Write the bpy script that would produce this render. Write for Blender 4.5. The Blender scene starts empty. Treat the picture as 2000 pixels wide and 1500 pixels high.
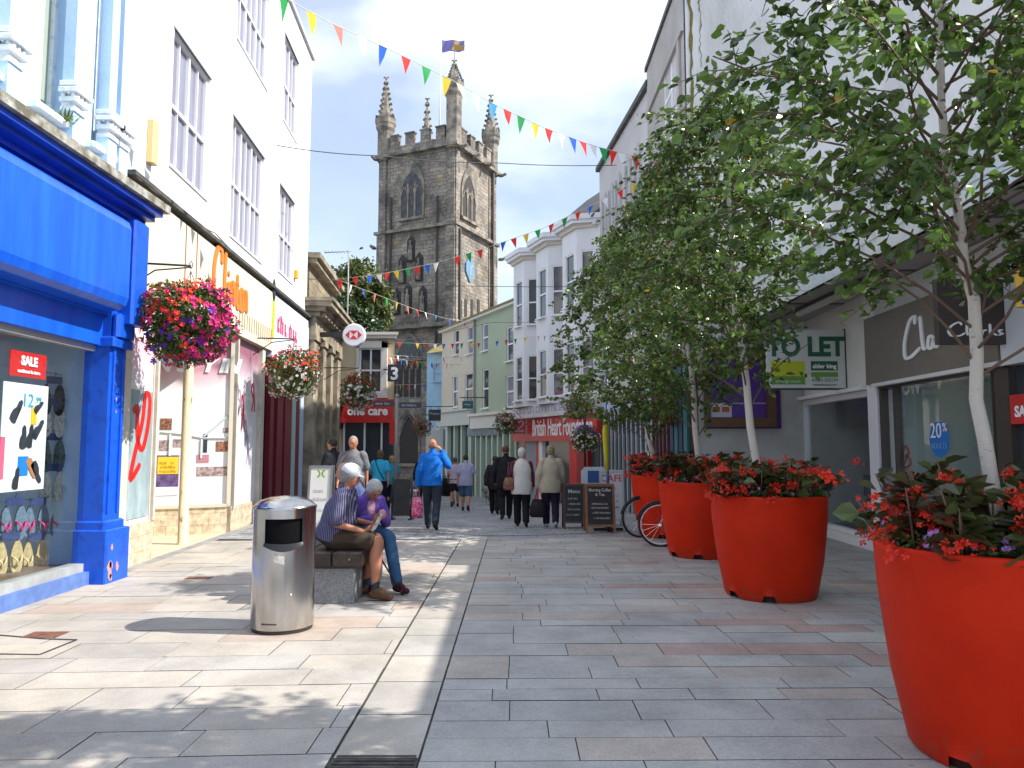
import bpy, math, random
import numpy as np
from mathutils import Vector, Matrix, noise as mnoise
R = math.radians
C = bpy.context.scene.collection
sc = bpy.context.scene
# ------------------------------------------------------------------ camera, sky, sun, exposure
FPX = 1450.0                      # focal length in pixels of the 2000 x 1500 photograph
PITCH = math.atan(120.0 / FPX)
EYE = 1.6
cam_d = bpy.data.cameras.new('camera'); cam = bpy.data.objects.new('camera', cam_d); C.objects.link(cam)
cam.location = (0, 0, EYE); cam.rotation_euler = (R(90) + PITCH, 0, 0)
cam_d.sensor_width = 36; cam_d.lens = 36 * FPX / 2000; cam_d.clip_end = 3000; cam_d.clip_start = .05
sc.camera = cam
SUN_EL = R(42.5); SHX, SHY = -1.0, 0.13             # the way shadows fall
w = bpy.data.worlds.new("World"); sc.world = w; w.use_nodes = True
nt = w.node_tree; nt.nodes.clear()
N = nt.nodes.new; L = nt.links.new
out = N('ShaderNodeOutputWorld'); bg = N('ShaderNodeBackground'); sky = N('ShaderNodeTexSky')
sky.sky_type = 'NISHITA'; sky.sun_disc = False; sky.sun_elevation = SUN_EL
sky.sun_rotation = math.atan2(-SHX, -SHY)
sky.dust_density = .6; sky.ozone_density = 2.2
tc = N('ShaderNodeTexCoord'); mp = N('ShaderNodeMapping'); mp.inputs['Scale'].default_value = (1, 1, 2.0)
mp.inputs['Location'].default_value = (3.37, .2, .31)
L(tc.outputs['Generated'], mp.inputs['Vector'])
n1 = N('ShaderNodeTexNoise'); n1.inputs['Scale'].default_value = 2.3; n1.inputs['Detail'].default_value = 7; n1.inputs['Roughness'].default_value = .5
L(mp.outputs[0], n1.inputs['Vector'])
rp = N('ShaderNodeValToRGB'); rp.color_ramp.elements[0].position = .40; rp.color_ramp.elements[1].position = .56
rp.color_ramp.elements[0].color = (.42, .42, .42, 1)
L(n1.outputs['Fac'], rp.inputs[0])
n2 = N('ShaderNodeTexNoise'); n2.inputs['Scale'].default_value = 5.0; n2.inputs['Detail'].default_value = 5
L(mp.outputs[0], n2.inputs['Vector'])
rp2 = N('ShaderNodeValToRGB'); rp2.color_ramp.elements[0].color = (4.9, 5.6, 6.9, 1); rp2.color_ramp.elements[1].color = (6.1, 6.6, 7.3, 1)
rp2.color_ramp.elements[0].position = .35; rp2.color_ramp.elements[1].position = .62
L(n2.outputs['Fac'], rp2.inputs[0])
mx = N('ShaderNodeMix'); mx.data_type = 'RGBA'
L(rp.outputs[0], mx.inputs[0]); L(sky.outputs[0], mx.inputs[6]); L(rp2.outputs[0], mx.inputs[7])
L(mx.outputs[2], bg.inputs[0]); bg.inputs[1].default_value = .104
L(bg.outputs[0], out.inputs[0])
sd = bpy.data.lights.new('sun', 'SUN'); sun = bpy.data.objects.new('sun', sd); C.objects.link(sun)
sd.energy = 3.9; sd.angle = R(.55); sd.color = (1, .945, .86)
sdir = Vector((SHX, SHY, 0)).normalized() * math.cos(SUN_EL) - Vector((0, 0, math.sin(SUN_EL)))
sun.rotation_euler = sdir.to_track_quat('-Z', 'Y').to_euler(); sun.location = (20, -5, 30)
sc.view_settings.view_transform = 'Standard'; sc.view_settings.look = 'None'
sc.view_settings.exposure = 1.0; sc.view_settings.gamma = 1.0
sc.render.resolution_x = 1024; sc.render.resolution_y = 768
try:
    sc.cycles.max_bounces = 6; sc.cycles.transparent_max_bounces = 12
except Exception: pass

# ------------------------------------------------------------------ measuring helpers
CP, SP = math.cos(PITCH), math.sin(PITCH)
def gz(y):
    """height of the street: level, then gently downhill"""
    if y < 12.5: return 0.0
    if y < 15.5: return -.0062 * (y - 12.5) ** 2
    return -.0558 - .037 * (y - 15.5)
def ray(px, py):
    u = (px - 1000) / FPX; v = (750 - py) / FPX
    return Vector((u, CP - v * SP, SP + v * CP))
def gnd(px, py):
    d = ray(px, py); t = EYE / -d.z
    for _ in range(40): t = (EYE - gz(t * d.y)) / -d.z if True else t
    return Vector((d.x * t, d.y * t, gz(d.y * t)))
def at(px, py, Y):
    d = ray(px, py); t = Y / d.y
    return Vector((d.x * t, Y, EYE + d.z * t))

class Fac:
    """vertical plane of a facade; s runs to the viewer's right, local y goes into the building"""
    def __init__(s, A, B, z=0):
        s.A = Vector((A[0], A[1], z)); d = Vector((B[0] - A[0], B[1] - A[1], 0)); s.len = d.length
        s.x = d.normalized(); s.y = Vector((0, 0, 1)).cross(s.x)
        s.M = Matrix(((s.x.x, s.y.x, 0, s.A.x), (s.x.y, s.y.y, 0, s.A.y), (0, 0, 1, z), (0, 0, 0, 1)))
    def loc(s, px, py, off=0):
        d = ray(px, py); o = Vector((0, 0, EYE))
        p0 = s.A + s.y * off
        t = (p0 - o).dot(s.y) / d.dot(s.y); p = o + d * t
        return (p - s.A).dot(s.x), p.z
    def rect(s, xl, ytl, xr, ybr, off=0):
        a = s.loc(xl, ytl, off); b = s.loc(xr, ybr, off)
        return (min(a[0], b[0]), max(a[0], b[0]), min(a[1], b[1]), max(a[1], b[1]))   # s0,s1,z0,z1
    def pt(s, a, y, z): return s.A + s.x * a + s.y * y + Vector((0, 0, z))

# ------------------------------------------------------------------ mesh builder
ORG = {}
class MB:
    def __init__(s, T=None):
        s.v = []; s.f = []; s.uv = []; s.m = []; s.sm = []; s.T = T.copy() if T else Matrix(); s.mi = 0
    def add(s, vs, fs, smooth=False):
        b = len(s.v); T = s.T
        vs = [Vector(p) for p in vs]
        s.v += [T @ p for p in vs]
        for f in fs:
            a, c, d = vs[f[0]], vs[f[1]], vs[f[2]]
            n = (c - a).cross(d - a)
            ax, ay, az = abs(n.x), abs(n.y), abs(n.z)
            if ay >= ax and ay >= az: u = [(vs[i].x, vs[i].z) for i in f]
            elif ax >= az: u = [(vs[i].y, vs[i].z) for i in f]
            else: u = [(vs[i].x, vs[i].y) for i in f]
            s.uv += u
            s.f.append([b + i for i in f]); s.m.append(s.mi); s.sm.append(smooth)
        return s
    def box(s, x0, x1, y0, y1, z0, z1):
        if x0 > x1: x0, x1 = x1, x0
        if y0 > y1: y0, y1 = y1, y0
        if z0 > z1: z0, z1 = z1, z0
        v = [(x0, y0, z0), (x1, y0, z0), (x1, y1, z0), (x0, y1, z0), (x0, y0, z1), (x1, y0, z1), (x1, y1, z1), (x0, y1, z1)]
        return s.add(v, [(0, 3, 2, 1), (4, 5, 6, 7), (0, 1, 5, 4), (1, 2, 6, 5), (2, 3, 7, 6), (3, 0, 4, 7)])
    def bbox(s, x0, x1, y0, y1, z0, z1, b=.01):
        """box with chamfered vertical and top edges"""
        pr = [(x0 + b, y0), (x1 - b, y0), (x1, y0 + b), (x1, y1 - b), (x1 - b, y1), (x0 + b, y1), (x0, y1 - b), (x0, y0 + b)]
        cx, cy = (x0 + x1) / 2, (y0 + y1) / 2
        def ins(p):
            return (p[0] + (b if p[0] < cx else -b), p[1] + (b if p[1] < cy else -b))
        v = [(p[0], p[1], z0) for p in pr] + [(p[0], p[1], z1 - b) for p in pr] + [(ins(p)[0], ins(p)[1], z1) for p in pr]
        f = [tuple(range(7, -1, -1)), tuple(range(16, 24))]
        for k in (0, 8):
            for i in range(8): j = (i + 1) % 8; f.append((k + i, k + j, k + 8 + j, k + 8 + i))
        return s.add(v, f)
    def quad(s, a, b, c, d): return s.add([a, b, c, d], [(0, 1, 2, 3)])
    def prism(s, pts, y0, y1):
        """outline pts [(x,z)..] counterclockwise seen from -y, extruded y0..y1"""
        n = len(pts)
        v = [(p[0], y0, p[1]) for p in pts] + [(p[0], y1, p[1]) for p in pts]
        f = [tuple(range(n)), tuple(range(2 * n - 1, n - 1, -1))]
        for i in range(n): j = (i + 1) % n; f.append((i, i + n, j + n, j))
        return s.add(v, f)
    def prismz(s, pts, z0, z1):
        n = len(pts)
        v = [(p[0], p[1], z0) for p in pts] + [(p[0], p[1], z1) for p in pts]
        f = [tuple(range(n - 1, -1, -1)), tuple(range(n, 2 * n))]
        for i in range(n): j = (i + 1) % n; f.append((i, j, j + n, i + n))
        return s.add(v, f)
    def tube(s, pts, r, n=8, cap=True):
        pts = [Vector(p) for p in pts]; k = len(pts)
        rs = r if isinstance(r, (list, tuple)) else [r] * k
        vs = []; ref = Vector((.13, .31, .94))
        pu = None
        for i, p in enumerate(pts):
            d = (pts[min(i + 1, k - 1)] - pts[max(i - 1, 0)])
            d = d.normalized() if d.length > 1e-9 else Vector((0, 0, 1))
            if pu is None: u = d.cross(ref) if abs(d.dot(ref)) < .95 else d.cross(Vector((1, 0, 0)))
            else: u = pu - d * pu.dot(d)
            u.normalize(); pu = u; q = d.cross(u)
            for j in range(n):
                a = 2 * math.pi * j / n; vs.append(p + (u * math.cos(a) + q * math.sin(a)) * rs[i])
        fs = []
        for i in range(k - 1):
            for j in range(n): fs.append((i * n + j, i * n + (j + 1) % n, (i + 1) * n + (j + 1) % n, (i + 1) * n + j))
        if cap: fs += [tuple(range(n - 1, -1, -1)), tuple((k - 1) * n + j for j in range(n))]
        return s.add(vs, fs, n > 4)
    def cyl(s, c, r, z0, z1, n=24, r1=None):
        r1 = r if r1 is None else r1
        return s.lathe([(r, z0), (r1, z1)], c, n)
    def lathe(s, prof, c=(0, 0), n=24, caps=True, smooth=True, sx=1, sy=1, a0=0):
        vs = []
        for r, z in prof:
            for j in range(n):
                a = a0 + 2 * math.pi * j / n; vs.append((c[0] + r * math.cos(a) * sx, c[1] + r * math.sin(a) * sy, z))
        k = len(prof); fs = []
        for i in range(k - 1):
            for j in range(n): fs.append((i * n + j, i * n + (j + 1) % n, (i + 1) * n + (j + 1) % n, (i + 1) * n + j))
        s.add(vs, fs, smooth)
        if caps:
            s.add(vs[:n], [tuple(range(n - 1, -1, -1))]); s.add(vs[-n:], [tuple(range(n))])
        return s
    def ell(s, c, rx, ry, rz, nu=14, nv=9, M=None):
        vs = [Vector((0, 0, -rz))]
        for i in range(1, nv):
            ph = -math.pi / 2 + math.pi * i / nv
            for j in range(nu):
                a = 2 * math.pi * j / nu; vs.append(Vector((rx * math.cos(ph) * math.cos(a), ry * math.cos(ph) * math.sin(a), rz * math.sin(ph))))
        vs.append(Vector((0, 0, rz)))
        if M: vs = [M @ v for v in vs]
        vs = [v + Vector(c) for v in vs]
        fs = [(0, 1 + (j + 1) % nu, 1 + j) for j in range(nu)]
        for i in range(nv - 2):
            b = 1 + i * nu
            for j in range(nu): fs.append((b + j, b + (j + 1) % nu, b + nu + (j + 1) % nu, b + nu + j))
        b = 1 + (nv - 2) * nu; t = len(vs) - 1
        fs += [(b + j, b + (j + 1) % nu, t) for j in range(nu)]
        return s.add(vs, fs, True)
    def cap(s, a, b, ra, rb, n=12):
        """tapered capsule"""
        a = Vector(a); b = Vector(b); d = (b - a); L_ = d.length
        if L_ < 1e-6: return s.ell(a, ra, ra, ra)
        d /= L_; pts = []; rs = []
        for t in (-1, -.85, -.5, 0): pts.append(a + d * ra * t); rs.append(ra * math.sqrt(max(0, 1 - t * t)) + .0004)
        for t in (0, .5, .85, 1): pts.append(b + d * rb * t); rs.append(rb * math.sqrt(max(0, 1 - t * t)) + .0004)
        return s.tube(pts, rs, n)
    def wall(s, s0, s1, z0, z1, holes, y=0, rev=.12):
        """sheet of wall with real openings and reveals (local x,z; y inward)"""
        xs = sorted({s0, s1} | {min(max(h[i], s0), s1) for h in holes for i in (0, 1)})
        zs = sorted({z0, z1} | {min(max(h[i], z0), z1) for h in holes for i in (2, 3)})
        for i in range(len(xs) - 1):
            for j in range(len(zs) - 1):
                cx, cz = (xs[i] + xs[i + 1]) / 2, (zs[j] + zs[j + 1]) / 2
                if any(h[0] < cx < h[1] and h[2] < cz < h[3] for h in holes): continue
                s.quad((xs[i], y, zs[j]), (xs[i + 1], y, zs[j]), (xs[i + 1], y, zs[j + 1]), (xs[i], y, zs[j + 1]))
        for a, b, c, d in holes:
            Y = y + rev
            s.quad((a, y, c), (a, Y, c), (a, Y, d), (a, y, d)); s.quad((b, Y, c), (b, y, c), (b, y, d), (b, Y, d))
            s.quad((a, y, c), (b, y, c), (b, Y, c), (a, Y, c)); s.quad((a, Y, d), (b, Y, d), (b, y, d), (a, y, d))
        return s
    def build(s, name, mat, parent=None, origin=None):
        me = bpy.data.meshes.new(name)
        if parent is not None: o = ORG[parent.name]
        elif origin is not None: o = Vector(origin)
        else:
            xs = [p.x for p in s.v]; ys = [p.y for p in s.v]; zs = [p.z for p in s.v]
            o = Vector(((min(xs) + max(xs)) / 2, (min(ys) + max(ys)) / 2, min(zs)))
        me.from_pydata([tuple(p - o) for p in s.v], [], s.f)
        ul = me.uv_layers.new(name='uv')
        ul.data.foreach_set('uv', [c for p in s.uv for c in p])
        me.polygons.foreach_set('use_smooth', s.sm)
        mats = mat if isinstance(mat, (list, tuple)) else [mat]
        for m in mats: me.materials.append(m)
        if len(mats) > 1: me.polygons.foreach_set('material_index', s.m)
        me.update()
        return link(me, name, parent, o)

def link(me, name, parent=None, o=None):
    ob = bpy.data.objects.new(name, me); C.objects.link(ob)
    if parent is not None: ob.parent = parent; ORG[ob.name] = ORG[parent.name]
    else:
        ob.location = o if o is not None else (0, 0, 0); ORG[ob.name] = Vector(ob.location)
    return ob
def tag(o, label=None, cat=None, group=None, kind=None):
    if label: o['label'] = label
    if cat: o['category'] = cat
    if group: o['group'] = group
    if kind: o['kind'] = kind
    return o
def empty(name, loc, label=None, cat=None, group=None, rz=0):
    o = bpy.data.objects.new(name, None); C.objects.link(o); o.location = loc; o.rotation_euler = (0, 0, rz)
    o.empty_display_size = .2
    ORG[o.name] = Vector(loc) if not rz else Vector((0, 0, 0))
    return tag(o, label, cat, group)
def local(o):
    """children of this thing are modelled round its own origin"""
    ORG[o.name] = Vector((0, 0, 0)); return o
def dup(root, loc, rz=None, label=None, group=None, scale=None):
    def cp(o, par):
        c = o.copy(); C.objects.link(c); c.parent = par
        for ch in [x for x in C.objects if x.parent == o]: cp(ch, c)
        return c
    r = cp(root, None); r.location = loc
    if rz is not None: r.rotation_euler = (0, 0, rz)
    if scale: r.scale = (scale,) * 3
    if label: r['label'] = label
    if group: r['group'] = group
    return r
def np_mesh(name, V, Fq, mat, parent=None, origin=None, smooth=False):
    """quads straight from arrays"""
    me = bpy.data.meshes.new(name)
    o = ORG[parent.name] if parent is not None else Vector(origin or (0, 0, 0))
    V = V - np.array(o)[None, :]
    nf = len(Fq); k = Fq.shape[1]
    me.vertices.add(len(V)); me.vertices.foreach_set('co', V.astype(np.float32).ravel())
    me.loops.add(nf * k); me.loops.foreach_set('vertex_index', Fq.astype(np.int32).ravel())
    me.polygons.add(nf); me.polygons.foreach_set('loop_start', np.arange(0, nf * k, k, dtype=np.int32))
    me.polygons.foreach_set('loop_total', np.full(nf, k, dtype=np.int32))
    me.polygons.foreach_set('use_smooth', np.full(nf, smooth, dtype=bool))
    me.materials.append(mat); me.update(calc_edges=True)
    return link(me, name, parent, o)

def text(root, name, M, s, z, body, size, mat, off=-.02, ext=.006, shear=0, xs=1.0, align='CENTER', bold=0, space=1.0):
    cu = bpy.data.curves.new(name, 'FONT'); cu.body = body; cu.size = size; cu.extrude = ext; cu.shear = shear
    cu.align_x = align; cu.offset = bold; cu.space_character = space
    cu.resolution_u = 3
    ob = bpy.data.objects.new(name, cu); C.objects.link(ob)
    dg = bpy.context.evaluated_depsgraph_get()
    me = bpy.data.meshes.new_from_object(ob.evaluated_get(dg)); me.name = name
    bpy.data.objects.remove(ob)
    o = ORG[root.name]
    T = Matrix.Translation(-o) @ M @ Matrix.Translation((s, off, z)) @ Matrix(((xs, 0, 0, 0), (0, 0, -1, 0), (0, 1, 0, 0), (0, 0, 0, 1)))
    me.transform(T); me.materials.clear(); me.materials.append(mat)
    return link(me, name, root)

def glyphs(root, M, s0, s1, z, h, m, off=-.02, seed=1, asp=.55, bold=.14, name='lettering'):
    """a line of writing too small or blurred to read in the photograph"""
    rr = random.Random(seed); b = MB(M); x = s0; w_ = h * asp; t = h * bold
    while x < s1 - w_:
        if rr.random() < .14: x += w_ * .7; continue
        k = rr.randint(0, 4); hh = h * rr.choice((.7, .72, 1.0))
        b.box(x, x + t, off, off + .004, z, z + hh)
        if k in (0, 1, 3): b.box(x + t, x + w_ * .78, off + .0005, off + .0035, z + h * .62, z + h * .62 + t)
        if k in (1, 2, 4): b.box(x + t, x + w_ * .78, off + .0005, off + .0035, z, z + t)
        if k in (0, 2, 3): b.box(x + w_ * .78, x + w_ * .78 + t, off, off + .004, z, z + h * .7)
        x += w_ * 1.12
    return b.build(name, m, root)
# ------------------------------------------------------------------ materials
MATS = {}
def mat(name, col, rough=.6, metal=0, var=0.0, vscale=3.0, bump=0.0, bscale=40, spec=.5, col2=None, cpos=(.4, .65), island=0.0, trans=0.0, emit=0, stretch=None, coat=0):
    if name in MATS: return MATS[name]
    m = bpy.data.materials.new(name); m.use_nodes = True; nt = m.node_tree; b = nt.nodes['Principled BSDF']
    N = nt.nodes.new; L = nt.links.new
    c = tuple(col) + (1,)
    b.inputs['Base Color'].default_value = c; b.inputs['Roughness'].default_value = rough; b.inputs['Metallic'].default_value = metal
    b.inputs['Specular IOR Level'].default_value = spec
    if coat: b.inputs['Coat Weight'].default_value = coat
    tc = N('ShaderNodeTexCoord'); vec = tc.outputs['Object']
    if stretch:
        mp = N('ShaderNodeMapping'); mp.inputs['Scale'].default_value = stretch; L(vec, mp.inputs[0]); vec = mp.outputs[0]
    src = None
    if var or col2:
        n = N('ShaderNodeTexNoise'); n.inputs['Scale'].default_value = vscale; n.inputs['Detail'].default_value = 8; n.inputs['Roughness'].default_value = .62
        L(vec, n.inputs['Vector'])
        r = N('ShaderNodeValToRGB'); r.color_ramp.elements[0].position = cpos[0]; r.color_ramp.elements[1].position = cpos[1]
        r.color_ramp.elements[1].color = c
        r.color_ramp.elements[0].color = (tuple(col2) + (1,)) if col2 else tuple(x * (1 - var) for x in col) + (1,)
        L(n.outputs['Fac'], r.inputs[0]); src = r.outputs[0]
    if island:
        g = N('ShaderNodeNewGeometry'); hs = N('ShaderNodeHueSaturation')
        mr = N('ShaderNodeMapRange'); mr.inputs[3].default_value = 1 - island; mr.inputs[4].default_value = 1 + island
        L(g.outputs['Random Per Island'], mr.inputs[0]); L(mr.outputs[0], hs.inputs['Value'])
        if src: L(src, hs.inputs['Color'])
        else: hs.inputs['Color'].default_value = c
        src = hs.outputs[0]
    if src: L(src, b.inputs['Base Color'])
    if bump:
        n = N('ShaderNodeTexNoise'); n.inputs['Scale'].default_value = bscale; n.inputs['Detail'].default_value = 4
        L(vec, n.inputs['Vector']); bp = N('ShaderNodeBump'); bp.inputs['Strength'].default_value = bump; bp.inputs['Distance'].default_value = .02
        L(n.outputs['Fac'], bp.inputs['Height']); L(bp.outputs[0], b.inputs['Normal'])
    if trans:
        t = N('ShaderNodeBsdfTranslucent'); ms = N('ShaderNodeMixShader'); ms.inputs[0].default_value = trans
        if src: L(src, t.inputs[0])
        else: t.inputs[0].default_value = c
        o = nt.nodes['Material Output']; L(b.outputs[0], ms.inputs[1]); L(t.outputs[0], ms.inputs[2]); L(ms.outputs[0], o.inputs[0])
    MATS[name] = m; return m
def glass(name='shop_glass', tint=(.9, .95, .95), refl=.35):
    if name in MATS: return MATS[name]
    m = bpy.data.materials.new(name); m.use_nodes = True; nt = m.node_tree; nt.nodes.clear()
    N = nt.nodes.new; L = nt.links.new
    o = N('ShaderNodeOutputMaterial'); t = N('ShaderNodeBsdfTransparent'); g = N('ShaderNodeBsdfGlossy'); fr = N('ShaderNodeLayerWeight'); fr.inputs[0].default_value = .5; pw_ = N('ShaderNodeMath'); pw_.operation = 'POWER'; pw_.inputs[1].default_value = 3.2; ms = N('ShaderNodeMixShader')
    t.inputs[0].default_value = tint + (1,); g.inputs['Roughness'].default_value = .02; L(fr.outputs['Facing'], pw_.inputs[0])
    ma = N('ShaderNodeMath'); ma.operation = 'MULTIPLY_ADD'; ma.inputs[1].default_value = .75; ma.inputs[2].default_value = refl * .12; ma.use_clamp = True
    L(pw_.outputs[0], ma.inputs[0]); L(ma.outputs[0], ms.inputs[0]); L(t.outputs[0], ms.inputs[1]); L(g.outputs[0], ms.inputs[2]); L(ms.outputs[0], o.inputs[0])
    MATS[name] = m; return m
def stone(name, c1, c2, mortar, bw=.5, bh=.28, mo=.012, stain=(.06, .055, .05), stain_amt=.5, rough=.9, bump=.5, uvs=1.0, lichen=None):
    if name in MATS: return MATS[name]
    m = bpy.data.materials.new(name); m.use_nodes = True; nt = m.node_tree; b = nt.nodes['Principled BSDF']
    N = nt.nodes.new; L = nt.links.new
    uv = N('ShaderNodeUVMap'); br = N('ShaderNodeTexBrick'); br.inputs['Scale'].default_value = uvs
    br.inputs['Brick Width'].default_value = bw; br.inputs['Row Height'].default_value = bh; br.inputs['Mortar Size'].default_value = mo
    br.inputs['Mortar Smooth'].default_value = .3
    br.inputs['Color1'].default_value = c1 + (1,); br.inputs['Color2'].default_value = c2 + (1,); br.inputs['Mortar'].default_value = mortar + (1,)
    tc = N('ShaderNodeTexCoord')
    nw = N('ShaderNodeTexNoise'); nw.inputs['Scale'].default_value = 2.5
    L(uv.outputs[0], nw.inputs['Vector'])
    vm = N('ShaderNodeVectorMath'); vm.operation = 'MULTIPLY_ADD'; vm.inputs[1].default_value = (.06, .06, 0)
    L(nw.outputs['Color'], vm.inputs[0]); L(uv.outputs[0], vm.inputs[2]); L(vm.outputs[0], br.inputs['Vector'])
    n = N('ShaderNodeTexNoise'); n.inputs['Scale'].default_value = .55; n.inputs['Detail'].default_value = 10; n.inputs['Roughness'].default_value = .7
    L(tc.outputs['Object'], n.inputs['Vector'])
    r = N('ShaderNodeValToRGB'); r.color_ramp.elements[0].position = .42; r.color_ramp.elements[1].position = .62
    r.color_ramp.elements[0].color = (0, 0, 0, 1); r.color_ramp.elements[1].color = (stain_amt,) * 3 + (1,)
    L(n.outputs['Fac'], r.inputs[0])
    mx = N('ShaderNodeMix'); mx.data_type = 'RGBA'; L(r.outputs[0], mx.inputs[0]); L(br.outputs['Color'], mx.inputs[6]); mx.inputs[7].default_value = stain + (1,)
    n3 = N('ShaderNodeTexNoise'); n3.inputs['Scale'].default_value = 9; n3.inputs['Detail'].default_value = 6; L(tc.outputs['Object'], n3.inputs['Vector'])
    mr = N('ShaderNodeMapRange'); mr.inputs[1].default_value = .3; mr.inputs[2].default_value = .7; mr.inputs[3].default_value = .62; mr.inputs[4].default_value = 1.25
    L(n3.outputs['Fac'], mr.inputs[0])
    hs = N('ShaderNodeHueSaturation'); L(mr.outputs[0], hs.inputs['Value']); L(mx.outputs[2], hs.inputs['Color'])
    last = hs.outputs[0]
    if lichen:
        n4 = N('ShaderNodeTexNoise'); n4.inputs['Scale'].default_value = 1.3; n4.inputs['Detail'].default_value = 8; L(tc.outputs['Object'], n4.inputs['Vector'])
        r4 = N('ShaderNodeValToRGB'); r4.color_ramp.elements[0].position = .6; r4.color_ramp.elements[1].position = .72
        r4.color_ramp.elements[1].color = (.55, .55, .55, 1); L(n4.outputs['Fac'], r4.inputs[0])
        m4 = N('ShaderNodeMix'); m4.data_type = 'RGBA'; L(r4.outputs[0], m4.inputs[0]); L(last, m4.inputs[6]); m4.inputs[7].default_value = lichen + (1,); last = m4.outputs[2]
    L(last, b.inputs['Base Color']); b.inputs['Roughness'].default_value = rough
    bp = N('ShaderNodeBump'); bp.inputs['Strength'].default_value = bump; bp.inputs['Distance'].default_value = .03
    ad = N('ShaderNodeMath'); ad.operation = 'MULTIPLY_ADD'; ad.inputs[1].default_value = -1.0
    L(br.outputs['Fac'], ad.inputs[0]); L(n3.outputs['Fac'], ad.inputs[2]); L(ad.outputs[0], bp.inputs['Height']); L(bp.outputs[0], b.inputs['Normal'])
    MATS[name] = m; return m

WHITE = mat('white_render', (.78, .78, .78), .8, var=.09, vscale=.9, bump=.12, bscale=60, cpos=(.3, .6))
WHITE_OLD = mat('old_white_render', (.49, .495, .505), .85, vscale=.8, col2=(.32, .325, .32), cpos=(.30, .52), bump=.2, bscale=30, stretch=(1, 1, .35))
UPVC = mat('white_upvc', (.8, .8, .82), .35)
PANE = mat('window_pane', (.05, .06, .075), .06, spec=.9, var=.4, vscale=.7)
PANE_L = mat('pane_nets_reflection', (.24, .245, .33), .12, spec=.8, var=.25, vscale=1.2, stretch=(4, 4, .4))  # lavender reflection painted into the pane colour, streaked like nets
PANE_G = mat('pane_pale_blind', (.36, .43, .36), .15, spec=.7, var=.12, vscale=1.5)
BLACK = mat('black_metal', (.015, .016, .018), .4)
DARKG = mat('dark_grey_metal', (.06, .062, .066), .45)
GLASS = glass()
CREAM = mat('cream_paint', (.70, .60, .42), .7, var=.12, vscale=1.2, bump=.08)
BLUE = mat('blue_gloss_paint', (.006, .088, .58), .30, vscale=2.6, col2=(.010, .125, .66), cpos=(.34, .58), bump=.06, bscale=8, coat=.2, stretch=(1, 2.5, .22))
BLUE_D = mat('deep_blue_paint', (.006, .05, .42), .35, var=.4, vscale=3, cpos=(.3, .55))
REDP = mat('red_sign_paint', (.62, .02, .018), .4, var=.15)
TXT_W = mat('white_lettering', (.86, .86, .86), .5)
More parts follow.
